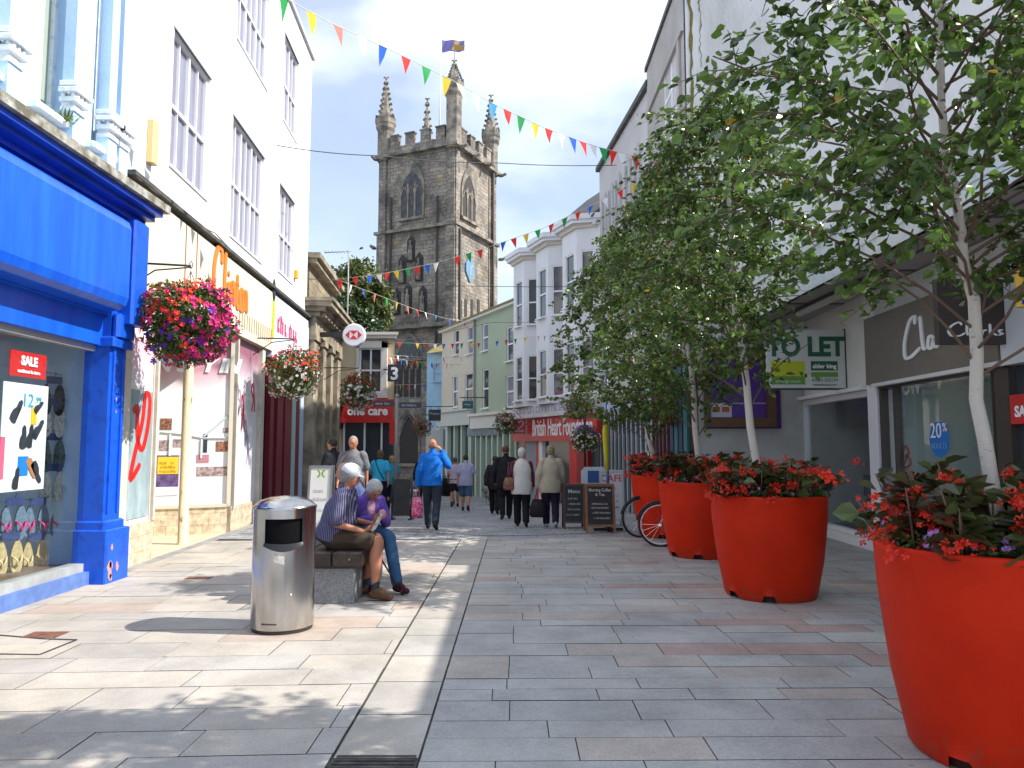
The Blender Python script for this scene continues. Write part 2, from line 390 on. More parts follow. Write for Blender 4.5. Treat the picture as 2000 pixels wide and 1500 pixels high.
# ------------------------------------------------------------------ ground
def ground():
    rng = random.Random(4)
    ys = [-6, 0, 5, 10] + [12.5 + .5 * i for i in range(8)] + [20, 26, 34, 45, 60, 90, 150]
    mb = MB(); xs = [-60, -12, 0, 12, 60]
    vs = [(x, y, gz(y) - .012) for y in ys for x in xs]
    fs = [(i * 5 + j, i * 5 + j + 1, i * 5 + 6 + j, i * 5 + 5 + j) for i in range(len(ys) - 1) for j in range(4)]
    mb.add(vs, fs)
    tag(mb.build('ground', mat('paving_joint', (.115, .108, .098), .95, var=.5, vscale=2)), kind='structure')
    def slabmat(name, cols, pos):
        m = bpy.data.materials.new(name); m.use_nodes = True; nt = m.node_tree; b = nt.nodes['Principled BSDF']; N = nt.nodes.new; L = nt.links.new
        g = N('ShaderNodeNewGeometry'); r = N('ShaderNodeValToRGB'); r.color_ramp.interpolation = 'CONSTANT'
        e = r.color_ramp.elements
        while len(e) < len(cols): e.new(.5)
        for i, (c, p) in enumerate(zip(cols, pos)): e[i].position = p; e[i].color = c + (1,)
        L(g.outputs['Random Per Island'], r.inputs[0])
        tc = N('ShaderNodeTexCoord')
        n = N('ShaderNodeTexNoise'); n.inputs['Scale'].default_value = 85; n.inputs['Detail'].default_value = 2; L(tc.outputs['Object'], n.inputs[0])
        n2 = N('ShaderNodeTexNoise'); n2.inputs['Scale'].default_value = 1.1; n2.inputs['Detail'].default_value = 9; n2.inputs['Roughness'].default_value = .68; L(tc.outputs['Object'], n2.inputs[0])
        a = N('ShaderNodeMapRange'); a.inputs[1].default_value = .32; a.inputs[2].default_value = .68; a.inputs[3].default_value = .88; a.inputs[4].default_value = 1.12; L(n.outputs['Fac'], a.inputs[0])
        c2 = N('ShaderNodeMapRange'); c2.inputs[1].default_value = .33; c2.inputs[2].default_value = .62; c2.inputs[3].default_value = .70; c2.inputs[4].default_value = 1.10; L(n2.outputs['Fac'], c2.inputs[0])
        # dark chewing-gum spots and drips
        vo = N('ShaderNodeTexVoronoi'); vo.inputs['Scale'].default_value = 3.1; L(tc.outputs['Object'], vo.inputs['Vector'])
        sp = N('ShaderNodeMapRange'); sp.inputs[1].default_value = .03; sp.inputs[2].default_value = .055; sp.inputs[3].default_value = .66; sp.inputs[4].default_value = 1.0; L(vo.outputs['Distance'], sp.inputs[0])
        m1 = N('ShaderNodeMath'); m1.operation = 'MULTIPLY'; L(a.outputs[0], m1.inputs[0]); L(c2.outputs[0], m1.inputs[1])
        m2 = N('ShaderNodeMath'); m2.operation = 'MULTIPLY'; L(m1.outputs[0], m2.inputs[0]); L(sp.outputs[0], m2.inputs[1])
        hs = N('ShaderNodeHueSaturation'); L(m2.outputs[0], hs.inputs['Value']); L(r.outputs[0], hs.inputs['Color']); L(hs.outputs[0], b.inputs['Base Color'])
        b.inputs['Roughness'].default_value = .72
        bp = N('ShaderNodeBump'); bp.inputs['Strength'].default_value = .25; bp.inputs['Distance'].default_value = .004; L(n.outputs['Fac'], bp.inputs['Height']); L(bp.outputs[0], b.inputs['Normal'])
        return m
    grey = slabmat('grey_granite_slabs', [(.385, .37, .35), (.41, .395, .37), (.36, .35, .335), (.40, .35, .31), (.38, .365, .34), (.38, .28, .245)], [0, .26, .46, .68, .80, .945])
    warm = slabmat('buff_granite_slabs', [(.40, .37, .33), (.43, .39, .335), (.385, .36, .33), (.41, .335, .28), (.39, .355, .31)], [0, .3, .55, .84, .9])
    small = slabmat('grey_granite_setts', [(.30, .31, .33), (.33, .335, .35), (.27, .28, .30), (.32, .30, .30)], [0, .35, .6, .85])
    def xl(y): return -.47 + .006 * (y - 4)                       # right edge of the channel
    def wl(y): return -.93 + .006 * (y - 4)                       # left edge
    def courses(fx0, fx1, y0, y1, hs, wr, m, name, kind='structure', skew=0, g=.0032):
        mb = MB(); y = y0
        while y < y1:
            h = rng.choice(hs); x = fx0(y) - rng.random() * wr[0] * .8; first = True
            ye = min(y + h, y1)
            while x < fx1(y):
                wd = rng.uniform(*wr); a = max(x, fx0(y)); b_ = min(x + wd, fx1(y))
                if b_ - a > .02:
                    dz = rng.uniform(-.0015, .0015)
                    p = [(a + g, y + g), (b_ - g, y + g), (b_ - g, ye - g), (a + g, ye - g)]
                    p = [(q[0], q[1] + skew * q[0]) for q in p]
                    mb.add([(q[0], q[1], gz(q[1]) + dz) for q in p], [(0, 1, 2, 3)])
                x += wd
            y = ye
        return tag(mb.build(name, m), kind=kind)
    courses(xl, lambda y: 7.5, -1.0, 13.2, [.26, .30, .22, .34, .30], (.55, 1.0), grey, 'pavement', skew=.012)
    courses(lambda y: -5.6, wl, -1.0, 12.9, [.30, .36, .28, .42], (.6, 1.15), warm, 'pavement', skew=.05)
    # drainage channel of wider plain stones
    mb = MB(); y = -1.0; i = 0; grate = []
    while y < 13.0:
        h = .62; ye = y + h
        if not (3.62 < y + h / 2 < 4.15):
            mb.add([(wl(y) + .012, y + .005, -.002), (xl(y) - .012, y + .005, -.001), (xl(ye) - .012, ye - .005, -.001), (wl(ye) + .012, ye - .005, -.002)], [(0, 1, 2, 3)])
        y = ye
    tag(mb.build('drainage_channel', warm), kind='structure')
    # cast iron gully cover
    t = empty('drain_cover', (-.7, 3.82, 0), 'dark cast iron drain cover set in the pale paving channel', 'drain cover')
    b = MB(); b.box(-.92, -.48, 3.60, 4.02, -.012, -.004)
    b.build('frame', mat('cast_iron', (.05, .045, .042), .7, var=.5, vscale=20), t)
    b = MB()
    for k in range(9): b.box(-.905, -.495, 3.625 + k * .043, 3.650 + k * .043, -.004, .001)
    b.build('grating', MATS['cast_iron'], t)
    # dark joint where the level paving meets the downhill setts
    mb = MB(); pts = [gnd(*p) for p in ((560, 1029), (640, 1029), (700, 1033), (830, 1040), (950, 1047), (1050, 1046), (1180, 1040), (1300, 1035))]
    for a, c in zip(pts, pts[1:]):
        n = Vector((0, .035, 0)); z = Vector((0, 0, .004))
        mb.quad(a - n + z, c - n + z, c + n + z, a + n + z)
    tag(mb.build('paving_joint_line', mat('slot_drain', (.07, .07, .07), .9)), kind='structure')
    courses(lambda y: -9, lambda y: 7.5, 12.9, 60, [.16, .2, .18], (.3, .5), small, 'road', skew=.0, g=.006)
    # service covers in the left pavement
    for px, py, w_, h_, lab in ((88, 1240, .30, .2, 'small rusty red service cover near the blue shop'), (388, 1129, .3, .16, 'small red service cover in the pale paving behind the bin')):
        p = gnd(px, py)
        b = MB(); b.bbox(p.x - w_ / 2, p.x + w_ / 2, p.y - h_ / 2, p.y + h_ / 2, -.01, .005, .004)
        b.box(p.x - .04, p.x + .04, p.y - .012, p.y + .012, .005, .008)
        tag(b.build('service_cover', mat('rusty_cover', (.22, .09, .06), .8, var=.4, vscale=30)), lab, 'service cover')
    # frame of an inset paved cover, bottom left
    p0 = gnd(0, 1244); pl = [gnd(*q) for q in ((-60, 1236), (85, 1248), (150, 1250), (78, 1279), (0, 1278), (-60, 1274))]
    b = MB()
    for a, c in zip(pl, pl[1:]):
        d = (c - a).normalized(); n = Vector((-d.y, d.x, 0)) * .012
        b.add([a - n + Vector((0, 0, .004)), c - n + Vector((0, 0, .004)), c + n + Vector((0, 0, .004)), a + n + Vector((0, 0, .004))], [(0, 1, 2, 3)])
    tag(b.build('manhole_frame', MATS['cast_iron']), 'thin metal outline of a paved manhole at far left of the pavement', 'manhole cover')
ground()
# ------------------------------------------------------------------ windows and shopfront helpers
def window(root, F, r, y=.1, bars=(1, 1), fw=.05, mat_f=UPVC, mat_p=PANE, sill=True, mid=.5, name='window', sub=None, sill_d=.16):
    """frame with mullions (bars[0] columns, bars[1] rows) as 'window', its glass as 'pane'"""
    s0, s1, z0, z1 = r; M = F.M; b = MB(M)
    y0, y1 = y, y + .07
    b.box(s0, s0 + fw, y0, y1, z0, z1); b.box(s1 - fw, s1, y0, y1, z0, z1)
    b.box(s0 + fw, s1 - fw, y0, y1, z0, z0 + fw); b.box(s0 + fw, s1 - fw, y0, y1, z1 - fw, z1)
    zz = [z0 + fw + (z1 - z0 - 2 * fw) * (mid if bars[1] == 2 else k / bars[1]) for k in range(1, bars[1])]
    for z in zz: b.box(s0 + fw, s1 - fw, y0 + .002, y1 - .004, z - fw * .6, z + fw * .6)
    for k in range(1, bars[0]):
        x = s0 + (s1 - s0) * k / bars[0]; b.box(x - fw * .6, x + fw * .6, y0 + .004, y1 - .006, z0 + fw, z1 - fw)
    if sub:   # thin glazing bars in the middle of each light
        for k in range(bars[0]):
            xa = s0 + (s1 - s0) * (k + .5) / bars[0]; b.box(xa - .012, xa + .012, y0 + .01, y1 - .01, z0 + fw, z1 - fw)
    if sill: b.box(s0 - .03, s1 + .03, y0 - sill_d, y0, z0 - .045, z0)
    w_ = b.build(name, mat_f, root)
    p = MB(M); p.quad((s0 + fw * .5, y1 - .02, z0 + fw * .5), (s1 - fw * .5, y1 - .02, z0 + fw * .5), (s1 - fw * .5, y1 - .02, z1 - fw * .5), (s0 + fw * .5, y1 - .02, z1 - fw * .5))
    p.build('pane', mat_p, w_)
    return w_
def body(root, F, s0, s1, z0, z1, d, m, name='side_wall', y=.3):
    b = MB(F.M); b.box(s0, s1, y, d, z0, z1); return b.build(name, m, root)
def ribbon(root, name, M, strokes, wid, m, off=-.02, th=.012):
    """hand-written lettering: polylines (x,z) drawn with a flat broad pen"""
    b = MB(M)
    for st in strokes:
        n = len(st)
        # Catmull-Rom smoothing
        P = [Vector((p[0], p[1])) for p in st]; pts = []
        for i in range(n - 1):
            p0 = P[max(i - 1, 0)]; p1 = P[i]; p2 = P[i + 1]; p3 = P[min(i + 2, n - 1)]
            for k in range(6):
                t = k / 6; pts.append(.5 * ((2 * p1) + (p2 - p0) * t + (2 * p0 - 5 * p1 + 4 * p2 - p3) * t * t + (3 * p1 - p0 - 3 * p2 + p3) * t ** 3))
        pts.append(P[-1]); k = len(pts); vs = []
        for i, p in enumerate(pts):
            d = (pts[min(i + 1, k - 1)] - pts[max(i - 1, 0)]).normalized(); nrm = Vector((-d.y, d.x))
            wdt = wid * (.55 + .45 * abs(d.y)) * (.5 if i in (0, k - 1) else 1)
            a = p + nrm * wdt / 2; c = p - nrm * wdt / 2
            vs += [(a.x, off, a.y), (c.x, off, c.y), (c.x, off + th, c.y), (a.x, off + th, a.y)]
        fs = [(3, 2, 1, 0)[::-1]]
        for i in range(k - 1):
            for j in range(4): fs.append((i * 4 + j, i * 4 + (j + 1) % 4, i * 4 + 4 + (j + 1) % 4, i * 4 + 4 + j)[::-1])
        fs.append(tuple((k - 1) * 4 + j for j in (3, 2, 1, 0)))
        b.add(vs, fs)
    return b.build(name, m, root)

# ------------------------------------------------------------------ left: blue shoe shop
FB1 = Fac((-5.0, 1.0), (-5.0, 9.25))
def blue_shop():
    F = FB1; M = F.M; t = empty('blue_shop', (-5.2, 5, 0), 'bright blue shoe shop with big window and pale blue ornate upper storey', 'shop')
    base = mat('sunbleached_blue', (.11, .20, .50), .6, var=.3, vscale=6)
    r = F.rect(-900, 648, 206, 1143); sw = 6.95     # window right edge in s
    zt = F.loc(205, 705)[1]; zb = F.loc(190, 1128)[1] + .06
    s_end = F.loc(222, 900, -.02)[0]
    # sill, frame
    b = MB(M); b.box(0, 7.72, -.12, .10, -.02, .15); b.build('sill', base, t)
    b = MB(M); b.box(0, 7.72, -.05, .12, .15, .24); b.build('window_ledge', mat('bleached_grey_wood', (.38, .40, .40), .8, var=.3), t)
    sR = F.loc(197, 900)[0]
    gz1 = 2.72
    fr = MB(M); fr.box(sR, sR + .10, -.03, .1, .24, gz1); fr.box(0, sR, -.03, .1, gz1, gz1 + .07); fr.box(3.2, 3.26, -.03, .1, .24, gz1)
    w_ = fr.build('window', mat('aluminium', (.55, .55, .54), .4, metal=.6), t)
    g = MB(M); g.quad((0, .03, .24), (sR, .03, .24), (sR, .03, gz1), (0, .03, gz1)); g.build('pane', GLASS, w_)
    # interior: floor, grey display backs
    b = MB(M); b.box(0, 7.9, .14, 2.6, .10, .20); b.build('display_floor', mat('display_floor_brown', (.16, .11, .08), .5, var=.3), t)
    b = MB(M); b.box(sR + .12, sR + .16, .12, 2.6, .20, 3.0); b.box(0, 7.9, 1.9, 1.95, .2, 3.0); b.box(0, 7.9, .12, 2.6, 2.9, 2.95)
    b.build('display_wall', mat('display_grey', (.42, .42, .43), .7, var=.1), t)
    # framing woodwork above window
    b = MB(M); b.box(0, sR + .14, -.10, .14, gz1 + .07, gz1 + .44)
    b.box(0, sR + .30, -.17, -.10, gz1 + .44, gz1 + .50)
    b.box(0, sR + .30, -.13, .14, gz1 + .50, gz1 + .78); b.box(0, sR + .30, -.19, .0, gz1 + .70, gz1 + .76)
    b.build('transom_board', BLUE, t)
    # big rounded fascia box
    zf0 = F.loc(250, 610, -.45)[1]; zf1 = F.loc(250, 430, -.35)[1]
    b = MB(M); pr = []
    A = [(-.10, zf0), (-.36, zf0 + .02), (-.43, zf0 + .07), (-.46, zf0 + .16), (-.46, zf1 - .16), (-.43, zf1 - .07), (-.36, zf1 - .02), (-.1, zf1)]
    n = len(A); s0, s1 = -.5, 7.78
    R_ = .10; rows = []
    for s_, k in ((s0, 0), (s1 - R_, 0), (s1 - .04, .35), (s1, 1)):
        rows.append([(s_, min(a[0] + (R_ * k if a[0] < -.3 else 0), -.1), a[1] + (R_ * k if a[1] < (zf0 + zf1) / 2 else -R_ * k) * (1 if a[0] < -.2 else 0)) for a in A])
    vs = [p for rw in rows for p in rw]; fs = []
    for i in range(len(rows) - 1):
        for j in range(n - 1): fs.append((i * n + j, i * n + n + j, i * n + n + j + 1, i * n + j + 1)[::-1])
    fs.append(tuple((len(rows) - 1) * n + j for j in range(n))); b.add(vs, fs, False)
    b.build('fascia', BLUE, t)
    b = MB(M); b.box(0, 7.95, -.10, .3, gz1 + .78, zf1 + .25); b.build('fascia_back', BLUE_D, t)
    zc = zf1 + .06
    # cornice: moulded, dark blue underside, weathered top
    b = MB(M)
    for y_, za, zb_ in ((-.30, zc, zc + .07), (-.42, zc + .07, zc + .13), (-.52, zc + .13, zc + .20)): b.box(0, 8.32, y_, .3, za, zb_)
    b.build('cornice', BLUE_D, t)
    b = MB(M); b.box(0, 8.40, -.58, .3, zc + .20, zc + .30)
    b.add([(0, -.56, zc + .30), (8.38, -.56, zc + .30), (8.38, .3, zc + .52), (0, .3, zc + .52)], [(0, 1, 2, 3)])
    b.build('cornice_lead', mat('weathered_lead', (.42, .42, .38), .9, col2=(.12, .11, .08), vscale=5, bump=.6, bscale=18), t)
    # pilaster
    sa = F.loc(192, 1000, -.02)[0]; sb = 8.22
    b = MB(M)
    b.bbox(7.72, 8.25, -.30, .1, -.02, .62, .015)
    b.bbox(7.76, 8.21, -.25, .1, .62, .72, .02)
    b.box(7.80, 8.17, -.20, .1, .72, zf1 - .3)
    b.box(7.86, 7.90, -.222, -.20, .8, 2.8); b.box(8.07, 8.11, -.222, -.20, .8, 2.8)
    b.bbox(7.76, 8.21, -.27, .1, 2.78, 2.90, .02)
    b.bbox(7.80, 8.2, -.30, -.19, 2.9, 3.2, .04)
    b.bbox(7.9, 8.25, -.40, .1, zf0 - .1, zc, .03)
    b.build('pilaster', mat('pilaster_blue_paint', (.006, .09, .60), .35, vscale=7, col2=(.006, .06, .42), cpos=(.32, .5), bump=.15, bscale=12), t)
    rr = random.Random(8)
    for k in range(9):
        b = MB(M)
        a = rr.uniform(7.8, 8.0); z = rr.uniform(.06, .42) if k < 5 else rr.uniform(.8, 2.4); sz = rr.uniform(.02, .06) if k < 5 else .012
        yy = -.3025 if k < 5 else -.2025
        pts = [(a + sz * math.cos(q) * rr.uniform(.5, 1.3), yy, z + sz * 1.8 * math.sin(q) * rr.uniform(.5, 1.3)) for q in [i * 2 * math.pi / 9 for i in range(9)]]
        b.add(pts, [tuple(range(9))])
        b.build('peeled_patch', mat('pink_undercoat', (.62, .30, .27), .8, var=.3), t)
    # upper storey, pale blue render with white columns
    pale = mat('pale_blue_render', (.50, .67, .86), .8, vscale=1.6, col2=(.40, .58, .80), cpos=(.35, .6), bump=.15, bscale=30)
    trim = mat('flaking_white_paint', (.76, .80, .84), .7, vscale=9, col2=(.55, .60, .66), cpos=(.33, .5), bump=.25, bscale=25)
    zs = zc + .52
    wins = []
    zcap = F.loc(157, 200, -.14)[1]; zsill = F.loc(100, 235, .1)[1]
    ps = [F.loc(px, py, -.16)[0] for px, py in ((34, 110), (158, 190), (224, 245), (246, 260))]
    a1 = F.loc(50, 180, .1)[0]; b1 = F.loc(118, 180, .1)[0]; a2 = F.loc(163, 230, .1)[0]; b2 = F.loc(193, 260, .1)[0]
    holes = [(a1, b1, zsill, zsill + 4.2), (a2, b2, zsill, zsill + 4.2), (a1 - 1.7, a1 - .6, zsill, zsill + 4.2)]
    b = MB(M); b.wall(0, 8.27, zc + .30, 11.0, holes, 0, .24); b.build('upper_wall', pale, t)
    b = MB(M); b.box(0, 8.27, 2.7, 6, 0, 11.0); b.build('side_wall', pale, t)
    b = MB(M); b.box(0, 8.27, .55, 2.7, 3.1, 11.0); b.build('upper_room', DARKG, t)
    b = MB(M); b.box(8.19, 8.27, .01, 2.75, 0, 11.0); b.build('party_wall', pale, t)
    for h in holes: window(t, F, h, .16, (2 if h is holes[0] else 1, 2), .07, trim, PANE_G, False, .45)
    for h in holes:
        b = MB(M); b.bbox(h[0] - .12, h[1] + .12, -.12, .16, h[2] - .10, h[2] - .02, .02); b.build('window_sill', trim, t)
        b = MB(M); b.box(h[0] + .02, h[1] - .02, -.02, .0, h[2] - .42, h[2] - .14); b.build('apron_panel', pale, t)
    for a in ps:
        b = MB(M); b.box(a - .11, a + .09, -.15, 0, zs - .18, zcap - .16); b.box(a - .14, a + .12, -.19, 0, zs - .22, zs - .04); b.box(a - .09, a + .07, -.13, 0, zcap + .16, 11.0)
        b.build('pilaster_shaft', pale, t)
        b = MB(M); z0 = zcap - .16
        for zz, e in ((0, .02), (.10, .045), (.2, .07), (.28, .05)): b.bbox(a - .10 - e, a + .08 + e, -.15 - e, 0, z0 + zz, z0 + zz + .055, .008)
        b.box(a - .09, a + .07, -.14, 0, z0, z0 + .32)
        for q in range(3): b.ell((a - .115, -.04 - q * .055, z0 + .17 + .05 * (q % 2)), .03, .026, .04, 8, 6); b.ell((a - .08 + q * .07, -.175, z0 + .17), .024, .02, .045, 8, 6)
        b.build('capital', trim, t)
    # weeds
    return t, sR, gz1, zsill
blue_t, SR, GZ1, ZSILL = blue_shop()
def weed(p, s, lab, seed=1, n=60):
    rr = random.Random(seed); b = MB()
    for k in range(n):
        a = rr.uniform(0, 6.28); d = Vector((math.cos(a), math.sin(a), rr.uniform(.3, 1.6))).normalized(); o = Vector(p) + Vector((rr.uniform(-1, 1), rr.uniform(-1, 1), 0)) * s * .4
        q = o + d * s * rr.uniform(.3, 1); w_ = d.cross(Vector((0, 0, 1))).normalized() * s * .06
        b.quad(o, (o + q) / 2 + w_, q, (o + q) / 2 - w_)
    tag(b.build('weed', mat('weed_green', (.16, .22, .05), .7, island=.4, trans=.2)), lab, 'weed')
p = FB1.pt(FB1.loc(108, 245)[0], -.12, ZSILL - .06); weed(p, .2, 'small weed tuft growing from pale blue window sill', 2)

# things in the blue shop's window
def shop_goods():
    F = FB1; M = F.M
    def plane_rect(pts_y, px0, py0, px1, py1): return F.rect(px0, py0, px1, py1, pts_y)
    s0, s1, z0, z1 = F.rect(20, 682, 88, 742, .10)
    t = empty('sale_sign', F.pt(s0, .1, z0), 'red SALE continues in store card above the shoe poster', 'sign')
    b = MB(M); b.box(s0, s1, .095, .105, z0, z1); b.build('card', REDP, t)
    text(t, 'lettering', M, (s0 + s1) / 2, z0 + (z1 - z0) * .48, 'SALE', (z1 - z0) * .50, TXT_W, off=.088, ext=.003, bold=.006, xs=.95)
    text(t, 'lettering', M, (s0 + s1) / 2, z0 + (z1 - z0) * .16, 'continues in store', (z1 - z0) * .2, TXT_W, off=.088, ext=.003, bold=.002, xs=.95)
    s0, s1, z0, z1 = F.rect(15, 745, 86, 945, .13); s0 -= .05
    z0 = F.loc(80, 955, .13)[1]
    t = empty('shoe_poster', F.pt(s0, .14, z0), 'white poster of shoes priced 12.99 hanging in blue shop window', 'poster')
    b = MB(M); b.box(s0, s1, .135, .142, z0, z1); b.build('sheet', mat('poster_white', (.78, .80, .82), .5), t)
    text(t, 'lettering', M, (s0 + s1) / 2 + .02, z1 - .24, '12', .2, mat('poster_cyan', (.02, .35, .62), .5), off=.13, ext=.002)
    text(t, 'lettering', M, (s0 + s1) / 2 + .19, z1 - .19, '.99', .09, MATS['poster_cyan'], off=.13, ext=.002)
    W_ = s1 - s0; H_ = z1 - z0
    def shoe(cx, cz, L_, ang, m, nm='printed_shoe'):
        pr = [(-.5, -.14), (.15, -.16), (.45, -.13), (.52, -.02), (.40, .08), (.12, .10), (-.05, .22), (-.28, .26), (-.46, .24), (-.53, .05)]
        ca, sa = math.cos(ang), math.sin(ang)
        pts = [(cx + (x * ca - z * sa) * L_, cz + (x * sa + z * ca) * L_) for x, z in pr]
        b = MB(M); b.prism(pts, .124, .132)
        b.build(nm, m, t)
    ink = mat('print_dark', (.04, .045, .06), .5, var=.5, vscale=30)
    for cx, cz, L_, a, m in ((.30, .74, .26, 1.1, ink), (.78, .79, .18, .8, ink), (.47, .50, .24, 1.6, ink), (.62, .51, .24, 1.5, ink), (.80, .58, .24, 1.0, ink),
                             (.36, .12, .22, 1.5, ink), (.80, .16, .26, -.9, ink), (.68, .20, .24, -.9, mat('print_tan', (.45, .2, .08), .5))):
        shoe(s0 + cx * W_, z0 + cz * H_, L_, a, m)
    b = MB(M); b.box(s0 + .62 * W_, s0 + .74 * W_, .127, .134, z0 + .62 * H_, z0 + .78 * H_); b.build('yellow_block', mat('print_yellow', (.85, .50, .02), .5), t)
    b = MB(M); b.box(s0 + .38 * W_, s0 + .60 * W_, .127, .134, z0 + .14 * H_, z0 + .32 * H_); b.build('blue_block', mat('print_blue', (.01, .2, .65), .5), t)
    b = MB(M); b.box(s0 - .01, s0 + .08 * W_, .127, .134, z0 + .12 * H_, z0 + .5 * H_); b.build('pink_block', mat('print_pink', (.75, .12, .22), .5), t)
    # hanging footwear: flip-flops / slippers on rails
    def flipflop(kind, sole, strap, lab):
        e = local(empty('hanging_' + kind, (0, 0, 0), lab, 'footwear', 'footwear hanging in the blue shop window'))
        for sx in (-1, 1):
            pr = []
            for k in range(16):
                a = 2 * math.pi * k / 16; z = -.13 + .13 * math.cos(a); x = math.sin(a) * (.042 + .012 * (math.cos(a) * -1) + .006 * sx * math.cos(a)) + sx * .052
                pr.append((x, z))
            b = MB(); b.prism(pr, 0, .018); b.build('sole', sole, e)
            b = MB(); b.tube([(sx * .052 - .035, -.002, -.12), (sx * .052 - .012, -.04, -.15), (sx * .052, -.008, -.2), (sx * .052 + .012, -.04, -.15), (sx * .052 + .035, -.002, -.12)], .007, 6)
            b.build('strap', strap, e)
        b = MB(); b.box(-.06, .06, -.012, -.006, .0, .06); b.tube([(0, -.008, .06), (.012, -.008, .085), (0, -.008, .1)], .003, 5); b.build('hanger_card', mat('hanger_navy', (.03, .05, .16), .5), e)
        return e
    rows = [('sandals', (.03, .03, .035), (.05, .05, .05), 758, 'pair of black sandals'), ('slippers', (.72, .72, .70), (.75, .75, .74), 800, 'pair of white fluffy slippers'),
            ('sandals', (.12, .16, .16), (.08, .10, .10), 868, 'pair of dark green sandals'), ('slippers', (.70, .70, .66), (.66, .66, .64), 928, 'pair of cream canvas shoes'),
            ('flip_flops', (.16, .24, .34), (.72, .04, .22), 995, 'pair of blue flip-flops with pink straps'), ('sandals', (.60, .47, .24), (.66, .52, .26), 1063, 'pair of gold sandals')]
    for ri, (kind, c1, c2, py, lab) in enumerate(rows):
        m1 = mat('sole_%s_%d' % (kind, ri), c1, .5, var=.35, vscale=40); m2 = mat('strap_%s_%d' % (kind, ri), c2, .4)
        pos = [(px, q) for px in ((110, 138) if ri not in (4, 5) else (28, 78, 125) if ri == 4 else (20, 75, 125)) for q in (.55,)]
        pl = ['nearest the window frame', 'left of the row', 'middle of the row']
        proto = None
        for i, (px, dy) in enumerate(pos[::-1]):
            s_, z_ = F.loc(px, py - 8, dy); p_ = F.pt(s_, dy + .03 * (i % 2), z_)
            where = ('rightmost', 'leftmost' if len(pos) == 2 else 'middle', 'leftmost')[i]
            lb = '%s, %s of %s hanging row in shop window' % (lab, where, ('top', 'second', 'third', 'fourth', 'fifth', 'bottom')[ri])
            if proto is None: proto = flipflop(kind, m1, m2, lb); o = proto; o.location = p_
            else: o = dup(proto, p_, label=lb)
            o.rotation_euler = (0, 0, R(58)); o.scale = (1.5,) * 3
    b = MB(M)
    for py in (752, 795, 862, 922, 988, 1056):
        z = F.loc(120, py - 12, .6)[1]; s_ = F.loc(150, py - 12, .6)[0]; b.tube([(s_ - 2.2, .6, z + .05), (s_ + .02, .6, z + .05)], .008, 6)
    b.tube([(F.loc(152, 900, .6)[0] + .02, .6, .2), (F.loc(152, 900, .6)[0] + .02, .6, 2.85)], .015, 8)
    tag(b.build('display_rail', mat('chrome', (.7, .7, .7), .2, metal=1)), 'chrome rails carrying hanging sandals behind the shop glass', 'display rail')
shop_goods()
